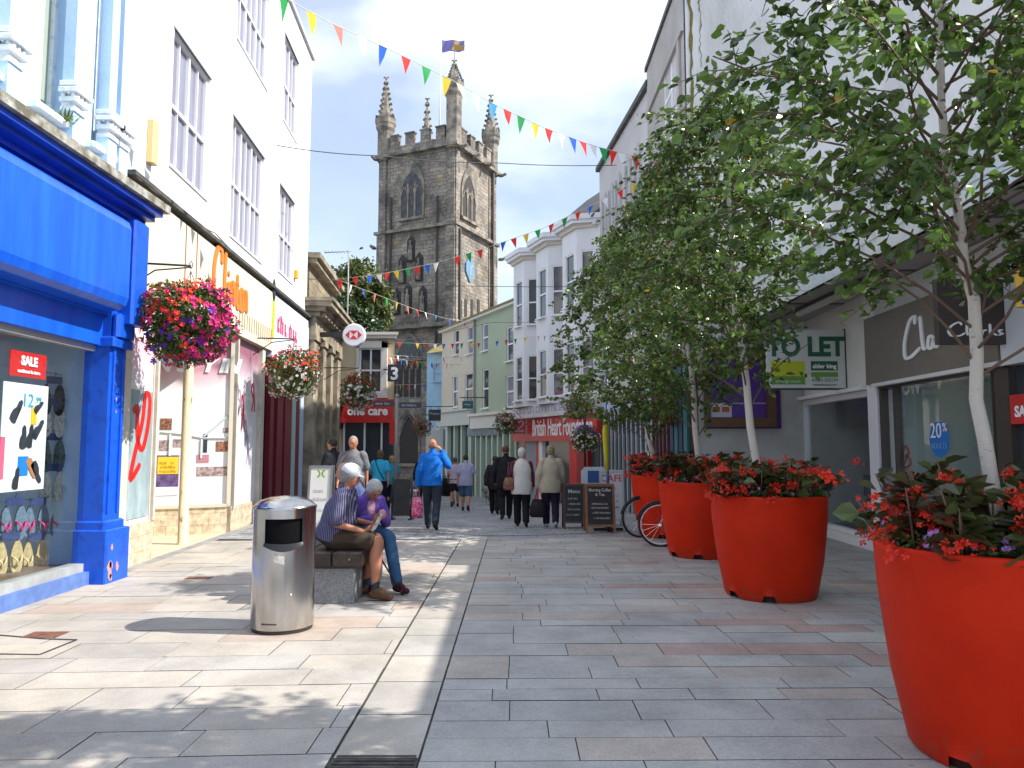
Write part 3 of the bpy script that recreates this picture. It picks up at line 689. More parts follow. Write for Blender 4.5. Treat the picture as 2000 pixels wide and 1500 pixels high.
# ------------------------------------------------------------------ left: tall white building with card shop
FW = Fac((-5.0, 9.30), (-5.66, 20.2))
def white_building():
    F = FW; M = F.M; S = F.len
    t = empty('white_building', (-5.4, 14, 0), 'tall white rendered building with card shop below, beside the blue shop', 'building')
    def yy(p): return p
    rects = [F.rect(341, 55, 403, 388), F.rect(456, 226, 510, 512), F.rect(547, 360, 571, 553), F.rect(557, 66, 579, 278)]
    u3 = rects[3]; m2 = rects[1]; h2 = m2[3] - m2[2]
    m1 = rects[0]
    up_z0, up_z1 = u3[2], u3[2] + (rects[2][3] - rects[2][2]) * 1.0
    up_z1 = u3[3]
    rects.append((m2[0] + .05, m2[1] + .05, up_z0, up_z1)); rects.append((m1[0], m1[1], up_z0, up_z1))
    zroof = F.loc(600, 92)[1]; zb = F.loc(300, 341)[1]
    zb2 = F.loc(588, 606)[1]
    b = MB(M); b.wall(0, S, zb2 - .05, zroof, rects, 0, .13)
    b.quad((S, 0, zb2 - .05), (S, 8, zb2 - .05), (S, 8, zroof), (S, 0, zroof)); b.quad((0, 8, 3), (0, 0, 3), (0, 0, zroof), (0, 8, zroof))
    b.build('wall', WHITE, t)
    body(t, F, .02, S - .02, -1, zb2 + .05, 8, WHITE, 'rear_wall', y=3.2)
    b = MB(M); b.box(.02, S - .02, .3, 7.9, zb2 + .1, zroof - .05); b.build('room', DARKG, t)
    b = MB(M); b.box(-.05, S + .06, -.07, 8.0, zroof, zroof + .12); b.build('coping', mat('coping_grey', (.45, .46, .47), .8), t)
    for i, r in enumerate(rects):
        n = 3 if i in (1, 4) else 2
        window(t, F, r, .05, (n, 2), .05, UPVC, PANE_L, True, .46, sub=True, sill_d=.075)
        b = MB(M); b.box(r[0] - .03, r[1] + .03, -.022, .02, r[3], r[3] + .035); b.build('lintel_drip', mat('drip_grey', (.36, .36, .38), .7), t)
    # canopy line between upper wall and shop sign
    b = MB(M); b.box(-.02, S, -.16, .1, zb2 - .11, zb2 - .05); b.box(0, S, -.05, .1, zb2 - .2, zb2 - .11)
    b.build('flashing', mat('dark_flashing', (.10, .10, .09), .7, var=.5, vscale=6), t)
    # fascia of the card shop
    zf0 = F.loc(524, 686)[1]; s_f = F.loc(526, 600)[0]; zt = zb2 - .2
    b = MB(M); b.box(.1, s_f, -.10, .1, zf0, zt)
    b.build('fascia', mat('cream_fascia', (.72, .64, .50), .55, var=.06, vscale=1), t)
    b = MB(M)
    for px in (364, 386): a = F.loc(px, 450, -.1)[0]; b.box(a - .02, a + .02, -.105, -.10, zf0, zt)
    b.build('fascia_joint', mat('joint_brown', (.22, .12, .06), .8), t)
    b = MB(M)
    n_ = 15; sa = F.loc(466, 640, -.11)[0]
    for k in range(n_):
        a = sa + (s_f - sa - .1) * k / n_ + .05; b.box(a, a + .03, -.112, -.10, zf0 + .16, zf0 + .46)
    tag(b.build('vent_slot', mat('slot_tan', (.35, .27, .17), .8), t), kind=None)
    # orange script lettering
    a0, z1 = F.loc(420, 500, -.12); a1, z0 = F.loc(479, 600, -.12)
    zmid = F.loc(450, 590, -.12)[1]
    W_ = a1 - a0; H_ = .84; z0 = F.loc(425, 583, -.12)[1]
    orange = mat('orange_letters', (.80, .19, .02), .5, emit=0)
    def P(L_): return [(a0 + x * W_, z0 + z * H_) for x, z in L_]
    S_ = [P([(.22, .78), (.20, 1.05), (.08, 1.02), (0, .6), (.02, .15), (.12, 0), (.24, .18)]), P([(.33, 1.08), (.31, .5), (.33, .1), (.37, .06)]),
          P([(.43, .5), (.43, .08)]), P([(.52, .55), (.52, .05)]), P([(.52, .38), (.58, .55), (.62, .42), (.63, .06)]), P([(.72, .8), (.71, .2), (.75, .06), (.79, .12)]), P([(.67, .56), (.77, .56)]),
          P([(.88, .54), (.82, .42), (.83, .12), (.88, .06), (.92, .2), (.92, .44), (.88, .54)]), P([(.97, .54), (.97, .06)]), P([(.97, .4), (1.02, .54), (1.06, .42), (1.07, .06)])]
    for st in S_: ribbon(t, 'letter', M, [st], .13, orange, off=-.125, th=.02)
    b = MB(M); b.ell((a0 + .43 * W_, -.12, z0 + .68 * H_), .05, .01, .06); b.build('letter', orange, t)
    b = MB(M); b.tube([(a0 - 3.0, -.12, z0 + .1), (a0 - 2.95, -.12, z0 + .75)], .04); b.build('letter', orange, t)
    # shopfront: strip pane facing the street, then a recessed entrance, then a big window facing us
    zs = zf0
    lil = mat('poster_white2', (.80, .80, .84), .45)
    tile = stone('cream_tiles', (.64, .53, .38), (.66, .56, .41), (.42, .33, .23), .2, .2, .006, stain=(.5, .38, .25), stain_amt=.25, bump=.15, rough=.35)
    e0 = F.loc(256, 1000)[0]; e1 = 1.33
    b = MB(M); b.box(.12, e1, .0, .14, -.02, .55); b.build('tiled_plinth', tile, t)
    def strip_post(x0, x1, m, nm, z0=.55, z1=zs, y0=-.02, y1=.12):
        b = MB(M); b.box(x0, x1, y0, y1, z0, z1); return b.build(nm, m, t)
    strip_post(.10, .34, mat('cream_post', (.62, .58, .50), .7, var=.2), 'shop_pier', y0=-.06)
    strip_post(e1 - .06, e1, mat('cream_post', (.62, .58, .50)), 'shop_pier')
    pst = MB(M); pst.quad((.34, .04, .55), (e1 - .06, .04, .55), (e1 - .06, .04, zs), (.34, .04, zs))
    def poster_mat(name, topcol, midcol, fade0, fade1, base=(.76, .77, .80)):
        m = bpy.data.materials.new(name); m.use_nodes = True; nt = m.node_tree; bs = nt.nodes['Principled BSDF']
        uv = nt.nodes.new('ShaderNodeUVMap'); sx = nt.nodes.new('ShaderNodeSeparateXYZ'); mr = nt.nodes.new('ShaderNodeMapRange'); cr = nt.nodes.new('ShaderNodeValToRGB')
        nz = nt.nodes.new('ShaderNodeTexNoise'); nz.inputs['Scale'].default_value = 2.0; ad = nt.nodes.new('ShaderNodeMath'); ad.operation = 'MULTIPLY_ADD'; ad.inputs[1].default_value = .35
        nt.links.new(uv.outputs[0], sx.inputs[0]); nt.links.new(uv.outputs[0], nz.inputs['Vector']); nt.links.new(nz.outputs['Fac'], ad.inputs[0]); nt.links.new(sx.outputs['Y'], ad.inputs[2])
        nt.links.new(ad.outputs[0], mr.inputs[0]); mr.inputs[1].default_value = fade0; mr.inputs[2].default_value = fade1
        nt.links.new(mr.outputs[0], cr.inputs[0]); cr.color_ramp.elements[0].color = base + (1,); cr.color_ramp.elements[1].color = topcol + (1,)
        e = cr.color_ramp.elements.new(.5); e.color = midcol + (1,); nt.links.new(cr.outputs[0], bs.inputs['Base Color']); bs.inputs['Roughness'].default_value = .3
        MATS[name] = m; return m
    pm = poster_mat('magenta_poster', (.20, .07, .10), (.66, .34, .42), 2.75, 3.6)
    po = pst.build('window_poster', poster_mat('pink_strip_poster', (.62, .30, .42), (.70, .55, .62), 2.4, 3.4), t)
    b = MB(M); b.box(.50, e1 - .12, .025, .036, .62, 2.35); b.build('poster_panel', mat('grey_blue_print', (.38, .50, .54), .5, var=.4, vscale=3, stretch=(1, 1, .4)), t)
    text(t, 'lettering', M, .82, 3.05, 'ON', .42, TXT_W, off=.02, ext=.004, bold=.02, xs=.8)
    ribbon(t, 'lettering', M, [[(.62, 2.05), (.74, 2.1), (.78, 1.7), (.95, 1.55), (1.1, 1.9), (1.12, 2.25), (.98, 2.3), (.9, 1.9), (.7, 1.45), (.62, 1.15), (.9, 1.35)]], .11, REDP, off=.02, th=.006)
    # recess floor and its far walls
    fl = gnd(296, 1039)
    FP = Fac((-6.72, 13.0), (-5.22, 13.75))       # window facing the camera
    b = MB(); b.prismz([(-6.9, 10.0), (-5.08, 10.0), (-5.12, 10.62), (-5.24, 13.75), (-6.9, 13.0)], -.02, .006)
    b.build('entrance_floor', mat('cream_terrazzo', (.62, .53, .38), .45, var=.15, vscale=5), t)
    b = MB(); b.prismz([(-5.02, 9.4), (-4.86, 9.4), (-5.16, 15.6), (-5.32, 15.6)], -.02, .004); b.build('threshold', mat('grey_kerb', (.30, .30, .30), .8, var=.3), t)
    b = MB(); b.box(-6.95, -6.87, 9.5, 13.75, 0, zs); b.box(-6.9, -5.1, 10.54, 10.6, 0, zs); b.build('entrance_wall', mat('cream_post', (.6, .56, .5)), t)
    b = MB(); b.box(-7.0, -5.06, 9.6, 13.9, zs, zs + .06); b.build('entrance_ceiling', mat('soffit_white', (.6, .6, .58), .8), t)
    MP = FP.M; W1 = FP.len
    b = MB(MP); b.box(0, W1, .0, .15, -.02, .50); b.build('tiled_plinth', tile, t)
    zp = zs - .02
    b = MB(MP); b.quad((0, .02, .5), (W1, .02, .5), (W1, .02, zp), (0, .02, zp)); b.build('window_poster', pm, t)
    b = MB(MP); b.box(0, W1, -.02, .1, zp - .06, zp); b.box(W1 - .02, W1 + .05, -.03, .1, .5, zp); b.box(0, W1, -.03, .1, .48, .54); b.box(.0, .04, -.02, .1, .5, zp)
    b.build('window_frame', mat('cream_frame', (.60, .55, .45), .5), t)
    # printed matter on the window
    def pic(x0, x1, z0, z1, m, nm='printed_picture', off=.012):
        b = MB(MP); b.box(x0, x1, off, off + .006, z0, z1); return b.build(nm, m, t)
    def X(px): return FP.loc(px, 900)[0]
    def Z(py): return FP.loc(380, py)[1]
    food = mat('print_food', (.45, .20, .12), .5, var=.8, vscale=25); food2 = mat('print_shop', (.55, .42, .42), .5, var=.7, vscale=18)
    for x0, x1, y0, y1, m in ((310, 333, 818, 840, food), (310, 329, 860, 880, food2), (337, 356, 858, 873, food2), (421, 444, 862, 882, food), (396, 404, 847, 884, ink_m()),
                              (434, 452, 835, 845, food2), (384, 408, 888, 904, mat('print_pinkbox', (.45, .20, .25), .5)), (385, 450, 912, 930, food2)):
        pic(X(x0), X(x1), Z(y1), Z(y0), m)
    pic(X(303), X(350), Z(966), Z(889), mat('print_violet', (.16, .10, .28), .5, var=.6, vscale=12), 'event_poster')
    pic(X(308), X(349), Z(925), Z(892), mat('print_yellow2', (.80, .52, .03), .5), 'event_poster', off=.006)
    pic(X(303), X(350), Z(966), Z(950), lil, 'event_poster', off=.006)
    for k in range(3): glyphs(t, MP, X(312), X(346), Z(906 + k * 8), .05, mat('print_ochre', (.45, .25, .02), .5), off=.001, seed=k)
    b = MB(MP)   # printed map: pale roads
    for st in ([(312, 845), (350, 848), (395, 856), (450, 856)], [(396, 852), (420, 832), (448, 806)], [(392, 858), (392, 895)], [(330, 848), (330, 890)]):
        b.tube([(X(p[0]), .014, Z(p[1])) for p in st], .022, 4)
    b.build('printed_map', mat('print_road', (.5, .58, .60), .5), t)
    text(t, 'lettering', MP, X(325), Z(726), 'N S', .36, TXT_W, off=.0, ext=.004, bold=.02, shear=.25)
    text(t, 'lettering', MP, X(425), Z(724), 'Y IN', .34, TXT_W, off=.0, ext=.004, bold=.02, shear=.25)
    # the window turns the corner and runs along the street
    b = MB(M); c0 = F.loc(454, 1000)[0]; c1 = F.loc(500, 1000)[0]
    b.box(c0 - .1, c1, .0, .15, -.3, .45); b.build('tiled_plinth', tile, t)
    b = MB(M); b.quad((c0, .04, .45), (c1, .04, .45), (c1, .04, zs), (c0, .04, zs)); po = b.build('window_poster', poster_mat('white_script_poster', (.30, .12, .18), (.70, .66, .74), 2.3, 3.6), t)
    for i, (x, z, h) in enumerate(((.3, 2.2, .5), (.5, 1.9, .7), (.75, 1.6, .5), (1.2, 2.3, .6), (.9, 1.2, .6))):
        x = c0 + (c1 - c0) * x / 1.6
        ribbon(t, 'lettering', M, [[(x, z), (x + .08, z + h * .5), (x - .06, z + h * .7), (x + .05, z + h), (x + .16, z + h * .4), (x + .2, z)]], .05, REDP if i % 2 else mat('script_grey', (.35, .30, .45), .5), off=.03, th=.006)
    b = MB(M); b.box(c0 - .06, c0 + .02, -.04, .1, .42, zs); b.box(c1, c1 + .22, -.05, .1, -.3, zs); b.build('shop_pier', mat('cream_post', (.6, .56, .5)), t)
    # next shop under the same wall: pale fascia with pink script, maroon doors
    g0 = c1 + .22; g1 = S
    zf0b = F.loc(560, 706)[1]
    b = MB(M); b.box(s_f, g1, -.08, .1, zf0 - .12, zt); b.build('fascia', mat('lilac_fascia', (.66, .68, .82), .5), t)
    x0, z0_ = F.loc(540, 640, -.09)
    pk = mat('pink_letters', (.78, .03, .12), .5)
    x1_ = F.loc(582, 650, -.09)[0]
    glyphs(t, M, x0 + .1, x1_ + .2, F.loc(562, 660, -.09)[1], .42, pk, off=-.09, seed=7, asp=.55, bold=.26)
    ex, ez = F.loc(533, 620, -.09)
    b = MB(M); b.prism([(ex - .14, ez - .5), (ex + .1, ez - .45), (ex + .14, ez + .2), (ex + .05, ez + .7), (ex - .1, ez + .3)], -.1, -.08); b.build('logo', mat('logo_lime', (.55, .62, .02), .5), t)
    b = MB(M); b.ell((ex + .0, -.10, ez + .62), .14, .02, .26); b.build('logo', BLACK, t)
    maroon = mat('maroon_door', (.16, .008, .02), .4)
    b = MB(M); b.box(g0, g1, .35, .4, -1, zf0 - .12); sb_ = b.build('shop_window', mat('dark_shop_glass', (.04, .05, .06), .08, spec=.8), t)
    for px0, px1, m in ((527, 534, maroon), (541, 552, maroon), (556, 569, maroon), (578, 584, maroon), (570, 577, mat('teal_print', (.35, .48, .45), .5)), (586, 592, mat('pale_blue_frame', (.45, .55, .72), .5))):
        a, b_ = F.loc(px0, 850)[0], F.loc(px1, 850)[0]
        b = MB(M); b.box(a, b_, .0, .12, -1, zf0 - .15); b.build('door_frame', m, t)
    b = MB(M); b.box(g0, S, .36, 3.2, zf0 - .1, zf0 - .02); b.build('soffit', WHITE, t)
    # alarm boxes
    for px, py, w_, h_ in ((303, 278, .17, .62), (581, 536, .16, .22)):
        s_, z_ = F.loc(px, py, -.08)
        b = MB(M); b.bbox(s_ - w_ / 2, s_ + w_ / 2, -.10, .01, z_ - h_ / 2, z_ + h_ / 2, .02)
        tag(b.build('alarm_box', mat('alarm_cream' if h_ > .3 else 'alarm_yellow', (.62, .47, .22) if h_ > .3 else (.7, .4, .04), .5)),
            'tall cream alarm box on white wall above the card shop' if h_ > .3 else 'small orange alarm box at far corner of the white building', 'alarm box')
    return t
def ink_m(): return MATS['print_dark']
WB = white_building()
# loose cables at the junction with the blue shop
def cable(name, pts, r, m, lab, cat='cable', sag=0, n=14):
    P = []
    for a, b_ in zip(pts, pts[1:]):
        for k in range(n): 
            t = k / n; q = Vector(a).lerp(Vector(b_), t); q.z -= sag * 4 * t * (1 - t); P.append(q)
    P.append(Vector(pts[-1])); b = MB(); b.tube(P, r, 5)
    return tag(b.build(name, m), lab, cat)
fz = FW.loc(300, 345)[1]
def fwp(px, py, o=-.14): s_, z_ = FW.loc(px, py, o); return FW.pt(s_, o, z_)
cable('cable', [fwp(262, 330), fwp(280, 352), fwp(330, 385), fwp(345, 400), fwp(420, 455), fwp(520, 545)], .012, mat('cable_grey', (.20, .19, .17), .8), 'loose grey cable looping along the flashing of the white building', sag=.05)
# cream peeling post in the entrance
def post():
    b = MB(); x, y = -5.34, 12.2
    b.lathe([(.10, 0), (.10, .02), (.078, .03), (.078, 3.68)], (x, y), 20)
    m = mat('peeling_cream_post', (.62, .53, .35), .7, vscale=7, col2=(.20, .09, .04), cpos=(.34, .40), bump=.4, bscale=20, stretch=(1, 1, .45))
    tag(b.build('shop_post', m), 'peeling cream post with rust standing before the card shop window', 'post')
post()
# A-frame etc. later; stone bank behind
FK = Fac((-5.45, 20.3), (-5.85, 25.2))
def bank():
    t = empty('stone_bank', (-6.5, 23, gz(23)), 'old weathered stone bank with heavy cornice behind the white building', 'bank building')
    st = stone('bank_stone', (.40, .33, .22), (.30, .25, .17), (.14, .11, .08), .55, .3, .012, stain=(.09, .075, .05), stain_amt=.65, bump=.6)
    sm = mat('bank_dressed_stone', (.36, .31, .22), .85, vscale=1.7, col2=(.14, .12, .09), cpos=(.36, .6), bump=.3, bscale=25)
    F = FK; M = F.M; z0 = -1.2; S = F.len; D = 4.2
    zc = at(650, 588, 20.4).z - .2
    zt = at(638, 503, 21.0).z
    b = MB(M); b.box(.08, S - .08, .25, D, z0, zc); b.build('wall', st, t)
    for s0, s1 in ((0, .65), (1.5, 1.95), (2.9, 3.35), (S - .6, S)):
        b = MB(M); b.box(s0, s1, 0, .3, z0, zc - .75); b.box(s0 - .05, s1 + .05, -.06, .3, zc - .9, zc - .72); b.box(s0 - .06, s1 + .06, -.07, .3, z0, -.2)
        b.build('pilaster', sm, t)
    b = MB(M); b.box(-.04, S + .05, -.04, D, zc - .72, zc - .25); b.build('entablature', sm, t)
    b = MB(M)
    for k, (o, a, c) in enumerate(((.15, -.25, -.12), (.32, -.12, 0), (.5, 0, .14), (.56, .14, .24))): b.box(-o * .6, S + o * .4, -o, D, zc + a, zc + c)
    for k in range(10): y = .1 + k * .5; b.box(y, y + .2, -.28, 0, zc - .24, zc - .125)
    b.build('cornice', sm, t)
    b = MB(M); b.box(.25, S - .3, .22, D, zc + .24, zt - .3); b.build('upper_wall', st, t)
    b = MB(M); b.box(.15, S - .2, .0, D, zt - .3, zt - .15); b.box(.1, S - .15, -.1, D, zt - .15, zt); b.build('parapet', sm, t)
    for k, s0 in enumerate((.8, 2.1, 3.5)):
        r = (s0, s0 + .55, .8, zc - 1.1)
        b = MB(M); b.box(s0 - .1, s0 - .002, .12, .25, .7, zc - 1.0); b.box(s0 + .552, s0 + .65, .12, .25, .7, zc - 1.0); b.box(s0 - .1, s0 + .65, .1, .25, zc - 1.0, zc - .92); b.build('window_surround', sm, t)
        window(t, F, r, .17, (1, 2), .05, mat('bank_frame', (.55, .52, .46), .6), PANE, True)
    b = MB(M); b.box(.4, 1.2, 1.2, 1.8, zt, zt + .35); b.box(.36, 1.24, 1.16, 1.84, zt + .35, zt + .42); b.build('chimney', sm, t)
    return t
bank()
def round_sign():
    c = at(692, 655, 20.9); t = empty('round_bank_sign', c, 'round white projecting sign with red hexagon of triangles on the bank', 'sign')
    r = .33; b = MB(Matrix.Translation(c) @ Matrix.Rotation(R(90), 4, 'X'))
    b.lathe([(r - .03, -.09), (r, -.05), (r, .05), (r - .03, .09)], (0, 0), 36)
    b.build('disc', mat('sign_white_plastic', (.72, .73, .78), .3), t)
    M = Matrix.Translation(c); red = REDP; w2, h2 = .235, .125
    def poly(pts, m, nm, off=-.096):
        b = MB(M); b.prism(pts, off, off + .008); b.build(nm, m, t)
    poly([(-w2, 0), (-w2 / 2, -h2), (-w2 / 2, h2)], red, 'emblem_triangle'); poly([(w2, 0), (w2 / 2, h2), (w2 / 2, -h2)], red, 'emblem_triangle')
    poly([(-w2 / 2, h2), (0, 0), (w2 / 2, h2)], red, 'emblem_triangle'); poly([(-w2 / 2, -h2), (w2 / 2, -h2), (0, 0)], red, 'emblem_triangle')
    b = MB(); b.box(c.x - 1.05, c.x - r + .02, c.y - .02, c.y + .02, c.z - .05, c.z + .09); b.build('bracket', BLACK, t)
round_sign()
# ------------------------------------------------------------------ cream building with red fascia, far left end
def three_building():
    Y = 27.0; F = Fac((at(640, 800, Y).x, Y), (at(772, 800, Y).x, Y)); M = F.M
    t = empty('cream_corner_building', (-5.4, Y, gz(Y)), 'small cream building with white sash window above the red shop fascia', 'building')
    z1 = F.loc(700, 662)[1]; zsh = F.loc(720, 782)[1]
    cream = mat('pale_cream_render', (.66, .56, .36), .8, var=.12, vscale=1)
    r = F.rect(703, 680, 745, 767)
    x1 = F.len
    w0 = F.loc(697, 700)[0]; w1 = F.loc(757, 700)[0]
    b = MB(M); b.wall(0, x1 - .1, -1, z1, [r], 0, .08); b.build('wall', cream, t)
    b = MB(M); b.prismz([(0, .3), (x1 - .1, .3), (x1 - 1.5, 5), (0, 5)], -1, z1); b.build('side_wall', cream, t)
    b = MB(M); b.box(w0, r[0], -.12, .06, r[2] - .1, z1 - .1); b.box(r[1], w1, -.12, .06, r[2] - .1, z1 - .1); b.box(w0, w1, -.12, .06, r[3], z1 - .1); b.box(w0 - .04, w1 + .04, -.16, .06, r[2] - .2, r[2] - .05)
    b.build('window_surround', mat('offwhite_trim', (.68, .65, .62), .6), t)
    window(t, F, r, .0, (2, 2), .05, UPVC, PANE, False, .5)
    b = MB(M); b.prismz([(-.2, -.2), (x1 + .05, -.2), (x1 - 1.4, 5), (-.2, 5)], z1, z1 + .12); b.prismz([(-.2, -.28), (x1 + .12, -.28), (x1 - 1.35, 5.05), (-.2, 5.05)], z1 + .12, z1 + .22); b.build('cornice', mat('offwhite_trim', (.68, .65, .62)), t)
    # red fascia
    q = F.rect(672, 781, 770, 826)
    b = MB(M); b.prism([(q[0] - .05, q[2]), (q[1], q[2]), (q[1] + .04, q[3]), (q[0] + .1, q[3])], -.35, -.0); b.build('fascia', REDP, t)
    b = MB(M); b.box(q[0] - .35, q[0] - .02, -.36, 0, q[2] - .2, q[3] + .1); b.build('fascia_end', mat('deep_maroon', (.08, .01, .02), .6), t)
    a = F.loc(679, 810)[0]; c = F.loc(766, 810)[0]
    text(t, 'lettering', M, (a + c) / 2 - .02, F.loc(720, 811)[1], 'one care', .44, TXT_W, off=-.362, xs=.93, bold=.016)
    b = MB(M); b.box(q[0], q[1], -.1, -.02, -1.2, q[2]); b.build('shop_window', mat('dark_shop_glass', (.04, .05, .06), .08, spec=.8), t)
    b = MB(M)
    for px in (672, 712, 745): a = F.loc(px, 850)[0]; b.box(a, a + .06, -.16, -.1, -1.2, q[2])
    b.build('shopfront_frame', UPVC, t)
    return t
three_building()
def panel_sign(name, px0, px1, py0, py1, Y, m, lab, body_=None, tsize=.3, th=.08, tm=None, bracket=None, lines=None, cat='sign', xs=1):
    a = at(px0, py1, Y); c = at(px1, py0, Y)
    t = empty(name, (( a.x + c.x) / 2, Y, a.z), lab, cat); M = Matrix.Translation((0, Y, 0))
    b = MB(M); b.bbox(a.x, c.x, -th / 2, th / 2, a.z, c.z, .008); b.build('board', m, t)
    for (s, rx, rz, sz, mm) in (lines or []):
        text(t, 'lettering', M, a.x + rx * (c.x - a.x), a.z + rz * (c.z - a.z), s, sz, mm, off=-th / 2 - .006, ext=.003, xs=xs, bold=sz * .03)
    if bracket is not None:
        b = MB(M); b.box(c.x if bracket > c.x else bracket, bracket if bracket > c.x else a.x, -.015, .015, (a.z + c.z) / 2 + .1, (a.z + c.z) / 2 + .14); b.build('bracket', BLACK, t)
    return t, a, c, M
NAVY = mat('navy_board', (.02, .025, .05), .4)
panel_sign('number_sign', 757, 785, 712, 745, 26.5, NAVY, 'dark square sign with a white figure 3 beside cream building', lines=[('3', .5, .12, .62, TXT_W)], bracket=-4.6)

# ------------------------------------------------------------------ church tower
def tower():
    N0 = Vector((-3.97, 50, 0)); a = R(25); S = 6.1
    lc = N0 + Vector((-math.cos(a), math.sin(a), 0)) * S; rc = N0 + Vector((math.sin(a), math.cos(a), 0)) * S
    FL = Fac(lc.xy, N0.xy); FR = Fac(N0.xy, rc.xy)
    bc = lc + (rc - N0)
    FBk = Fac(rc.xy, bc.xy); FLs = Fac(bc.xy, lc.xy)
    t = empty('church_tower', (N0.x, N0.y, -2), 'tall grey medieval stone church tower with battlements and four pinnacles', 'church tower')
    st = stone('tower_stone', (.40, .35, .285), (.25, .225, .195), (.15, .13, .11), .52, .27, .012, stain=(.085, .075, .065), stain_amt=.85, bump=.8, lichen=(.34, .22, .07))
    tr = mat('tower_dressing', (.28, .245, .20), .9, vscale=1.6, col2=(.10, .092, .08), cpos=(.38, .58), bump=.5, bscale=14)
    dk = mat('tower_dark_opening', (.045, .04, .038), .9)
    zp = 22.3; zm = 23.5; zmid = FL.loc(800, 438)[1]
    zmid = 16.7; zlow = FL.loc(800, 640)[1]
    def arch(F, px, w_, py0, py1):
        s0 = F.loc(px, py1)[0]; z0 = F.loc(px, py1)[1]; z1 = F.loc(px, py0)[1]
        sp = z1 - w_ * .95
        pts = [(s0 - w_ / 2, z0), (s0 + w_ / 2, z0), (s0 + w_ / 2, sp)]
        for k in range(1, 6):
            th = math.acos(max(-1, 1 - k / 6 * .5 * 1.0)) ; 
        # two-centred pointed arch
        Rr = w_ * 1.15; cxr = s0 + w_ / 2 - Rr; h = math.sqrt(Rr * Rr - (s0 - cxr) ** 2)
        amax = math.asin(h / Rr)
        Rpts = [(cxr + Rr * math.cos(amax * k / 7), sp + Rr * math.sin(amax * k / 7)) for k in range(1, 8)]
        Lpts = [(2 * s0 - p[0], p[1]) for p in Rpts[:-1]][::-1]
        return pts + Rpts + Lpts + [(s0 - w_ / 2, sp)], (s0, z0, sp, sp + h)
    # four walls: one solid shaft; openings are framed sheets laid on it, dark ones for unlit depth
    b = MB(FL.M); b.box(0, S, 0, S, -2.5, zp); b.build('wall', st, t)
    # corner buttresses and the strips seen on each face
    b = MB()
    for F in (FL, FR, FBk, FLs):
        c = MB(F.M)
        for s0, s1 in ((-.22, .62), (S - .62, S + .22)):
            c.box(s0, s1, -.32, .0, -2.5, zlow); c.box(s0 + .08, s1 - .08, -.25, 0, zlow, zmid)
            c.box(s0 + .14, s1 - .14, -.17, 0, zmid, zp - .1)
            c.prism([(s0, zlow), (s1, zlow), (s1 - .08, zlow + .35), (s0 + .08, zlow + .35)], -.30, -.0)
        b.v += c.v; off = len(b.v) - len(c.v); b.f += [[i + off for i in f] for f in c.f]; b.uv += c.uv; b.m += c.m; b.sm += c.sm
    b.build('buttress', st, t)
    def ring(z, h, o, nm='string_course'):
        b = MB(FL.M); b.box(-o, S + o, -o, 0.0, z, z + h); b.box(-o, S + o, S, S + o, z, z + h); b.box(-o, 0, 0, S, z, z + h); b.box(S, S + o, 0, S, z, z + h); b.build(nm, tr, t)
    ring(zp, .22, .42); ring(zmid, .2, .36); ring(zlow - .1, .25, .42)
    # parapet with merlons
    for F in (FL, FR, FBk, FLs):
        b = MB(F.M); b.box(.3, S - .3, -.12, .2, zp + .22, zm - .45)
        n = 4; step = (S - 1.0) / (n + .0)
        for k in range(n):
            x = .5 + step * (k + .25); b.box(x, x + step * .55, -.12, .2, zm - .45, zm + .35); b.box(x - .05, x + step * .55 + .05, -.18, .26, zm + .35, zm + .45)
        b.build('parapet', st if F is not FR else st, t)
    # gargoyles
    for F, s_ in ((FL, -.2), (FR, S + .2), (FR, S * .33), (FR, S * .66), (FR, .1)):
        for z in ((zp - .05,) if 0 < s_ < S else (zp - .05, zmid - 1.0)):
            b = MB(F.M); b.ell((s_, -.55, z), .14, .3, .14, 8, 6); b.ell((s_, -.85, z + .05), .12, .14, .12, 8, 6); b.build('gargoyle', tr, t)
    # turrets and pinnacles
    for i, (c, tall) in enumerate(((lc, .4), (N0, 1.9), (rc, .6), (bc, .0))):
        ctr = (N0 + (bc - N0) * .5); d = (ctr - c).normalized(); c = c + d * .25
        zt = 24.7 + tall; r = .57
        b = MB(); b.lathe([(r, zm - 1.3), (r, zt - .7), (r + .14, zt - .45), (r + .14, zt - .2), (r + .2, zt - .1), (r + .2, zt + .25), (r, zt + .3)], (c.x, c.y), 8, smooth=False, a0=R(22.5))
        for k in range(8):
            an = R(22.5 + 45 * k); b.box(c.x + .66 * math.cos(an) - .08, c.x + .66 * math.cos(an) + .08, c.y + .66 * math.sin(an) - .08, c.y + .66 * math.sin(an) + .08, zt + .2, zt + .5)
        tu = b.build('turret', tr, t)
        ztop = 29.5 if i == 3 else 28.6
        b = MB(); b.lathe([(r - .02, zt + .25), (.05, ztop - .4), (.04, ztop - .1)], (c.x, c.y), 8, smooth=False, a0=R(22.5))
        nc = 7
        for j in range(nc):
            f = (j + .6) / nc; z = zt + .35 + (ztop - .6 - zt) * f; rr_ = (r - .02) * (1 - f) + .04
            for k in range(4):
                an = R(25 + 45 + 90 * k); b.ell((c.x + (rr_ + .06) * math.cos(an), c.y + (rr_ + .06) * math.sin(an), z), .10, .10, .12, 6, 4)
        b.ell((c.x, c.y, ztop - .35), .17, .17, .09, 8, 5); b.ell((c.x, c.y, ztop - .05), .09, .09, .14, 8, 5); b.box(c.x - .2, c.x + .2, c.y - .04, c.y + .04, ztop - .02, ztop + .06)
        b.build('spirelet', tr, tu)
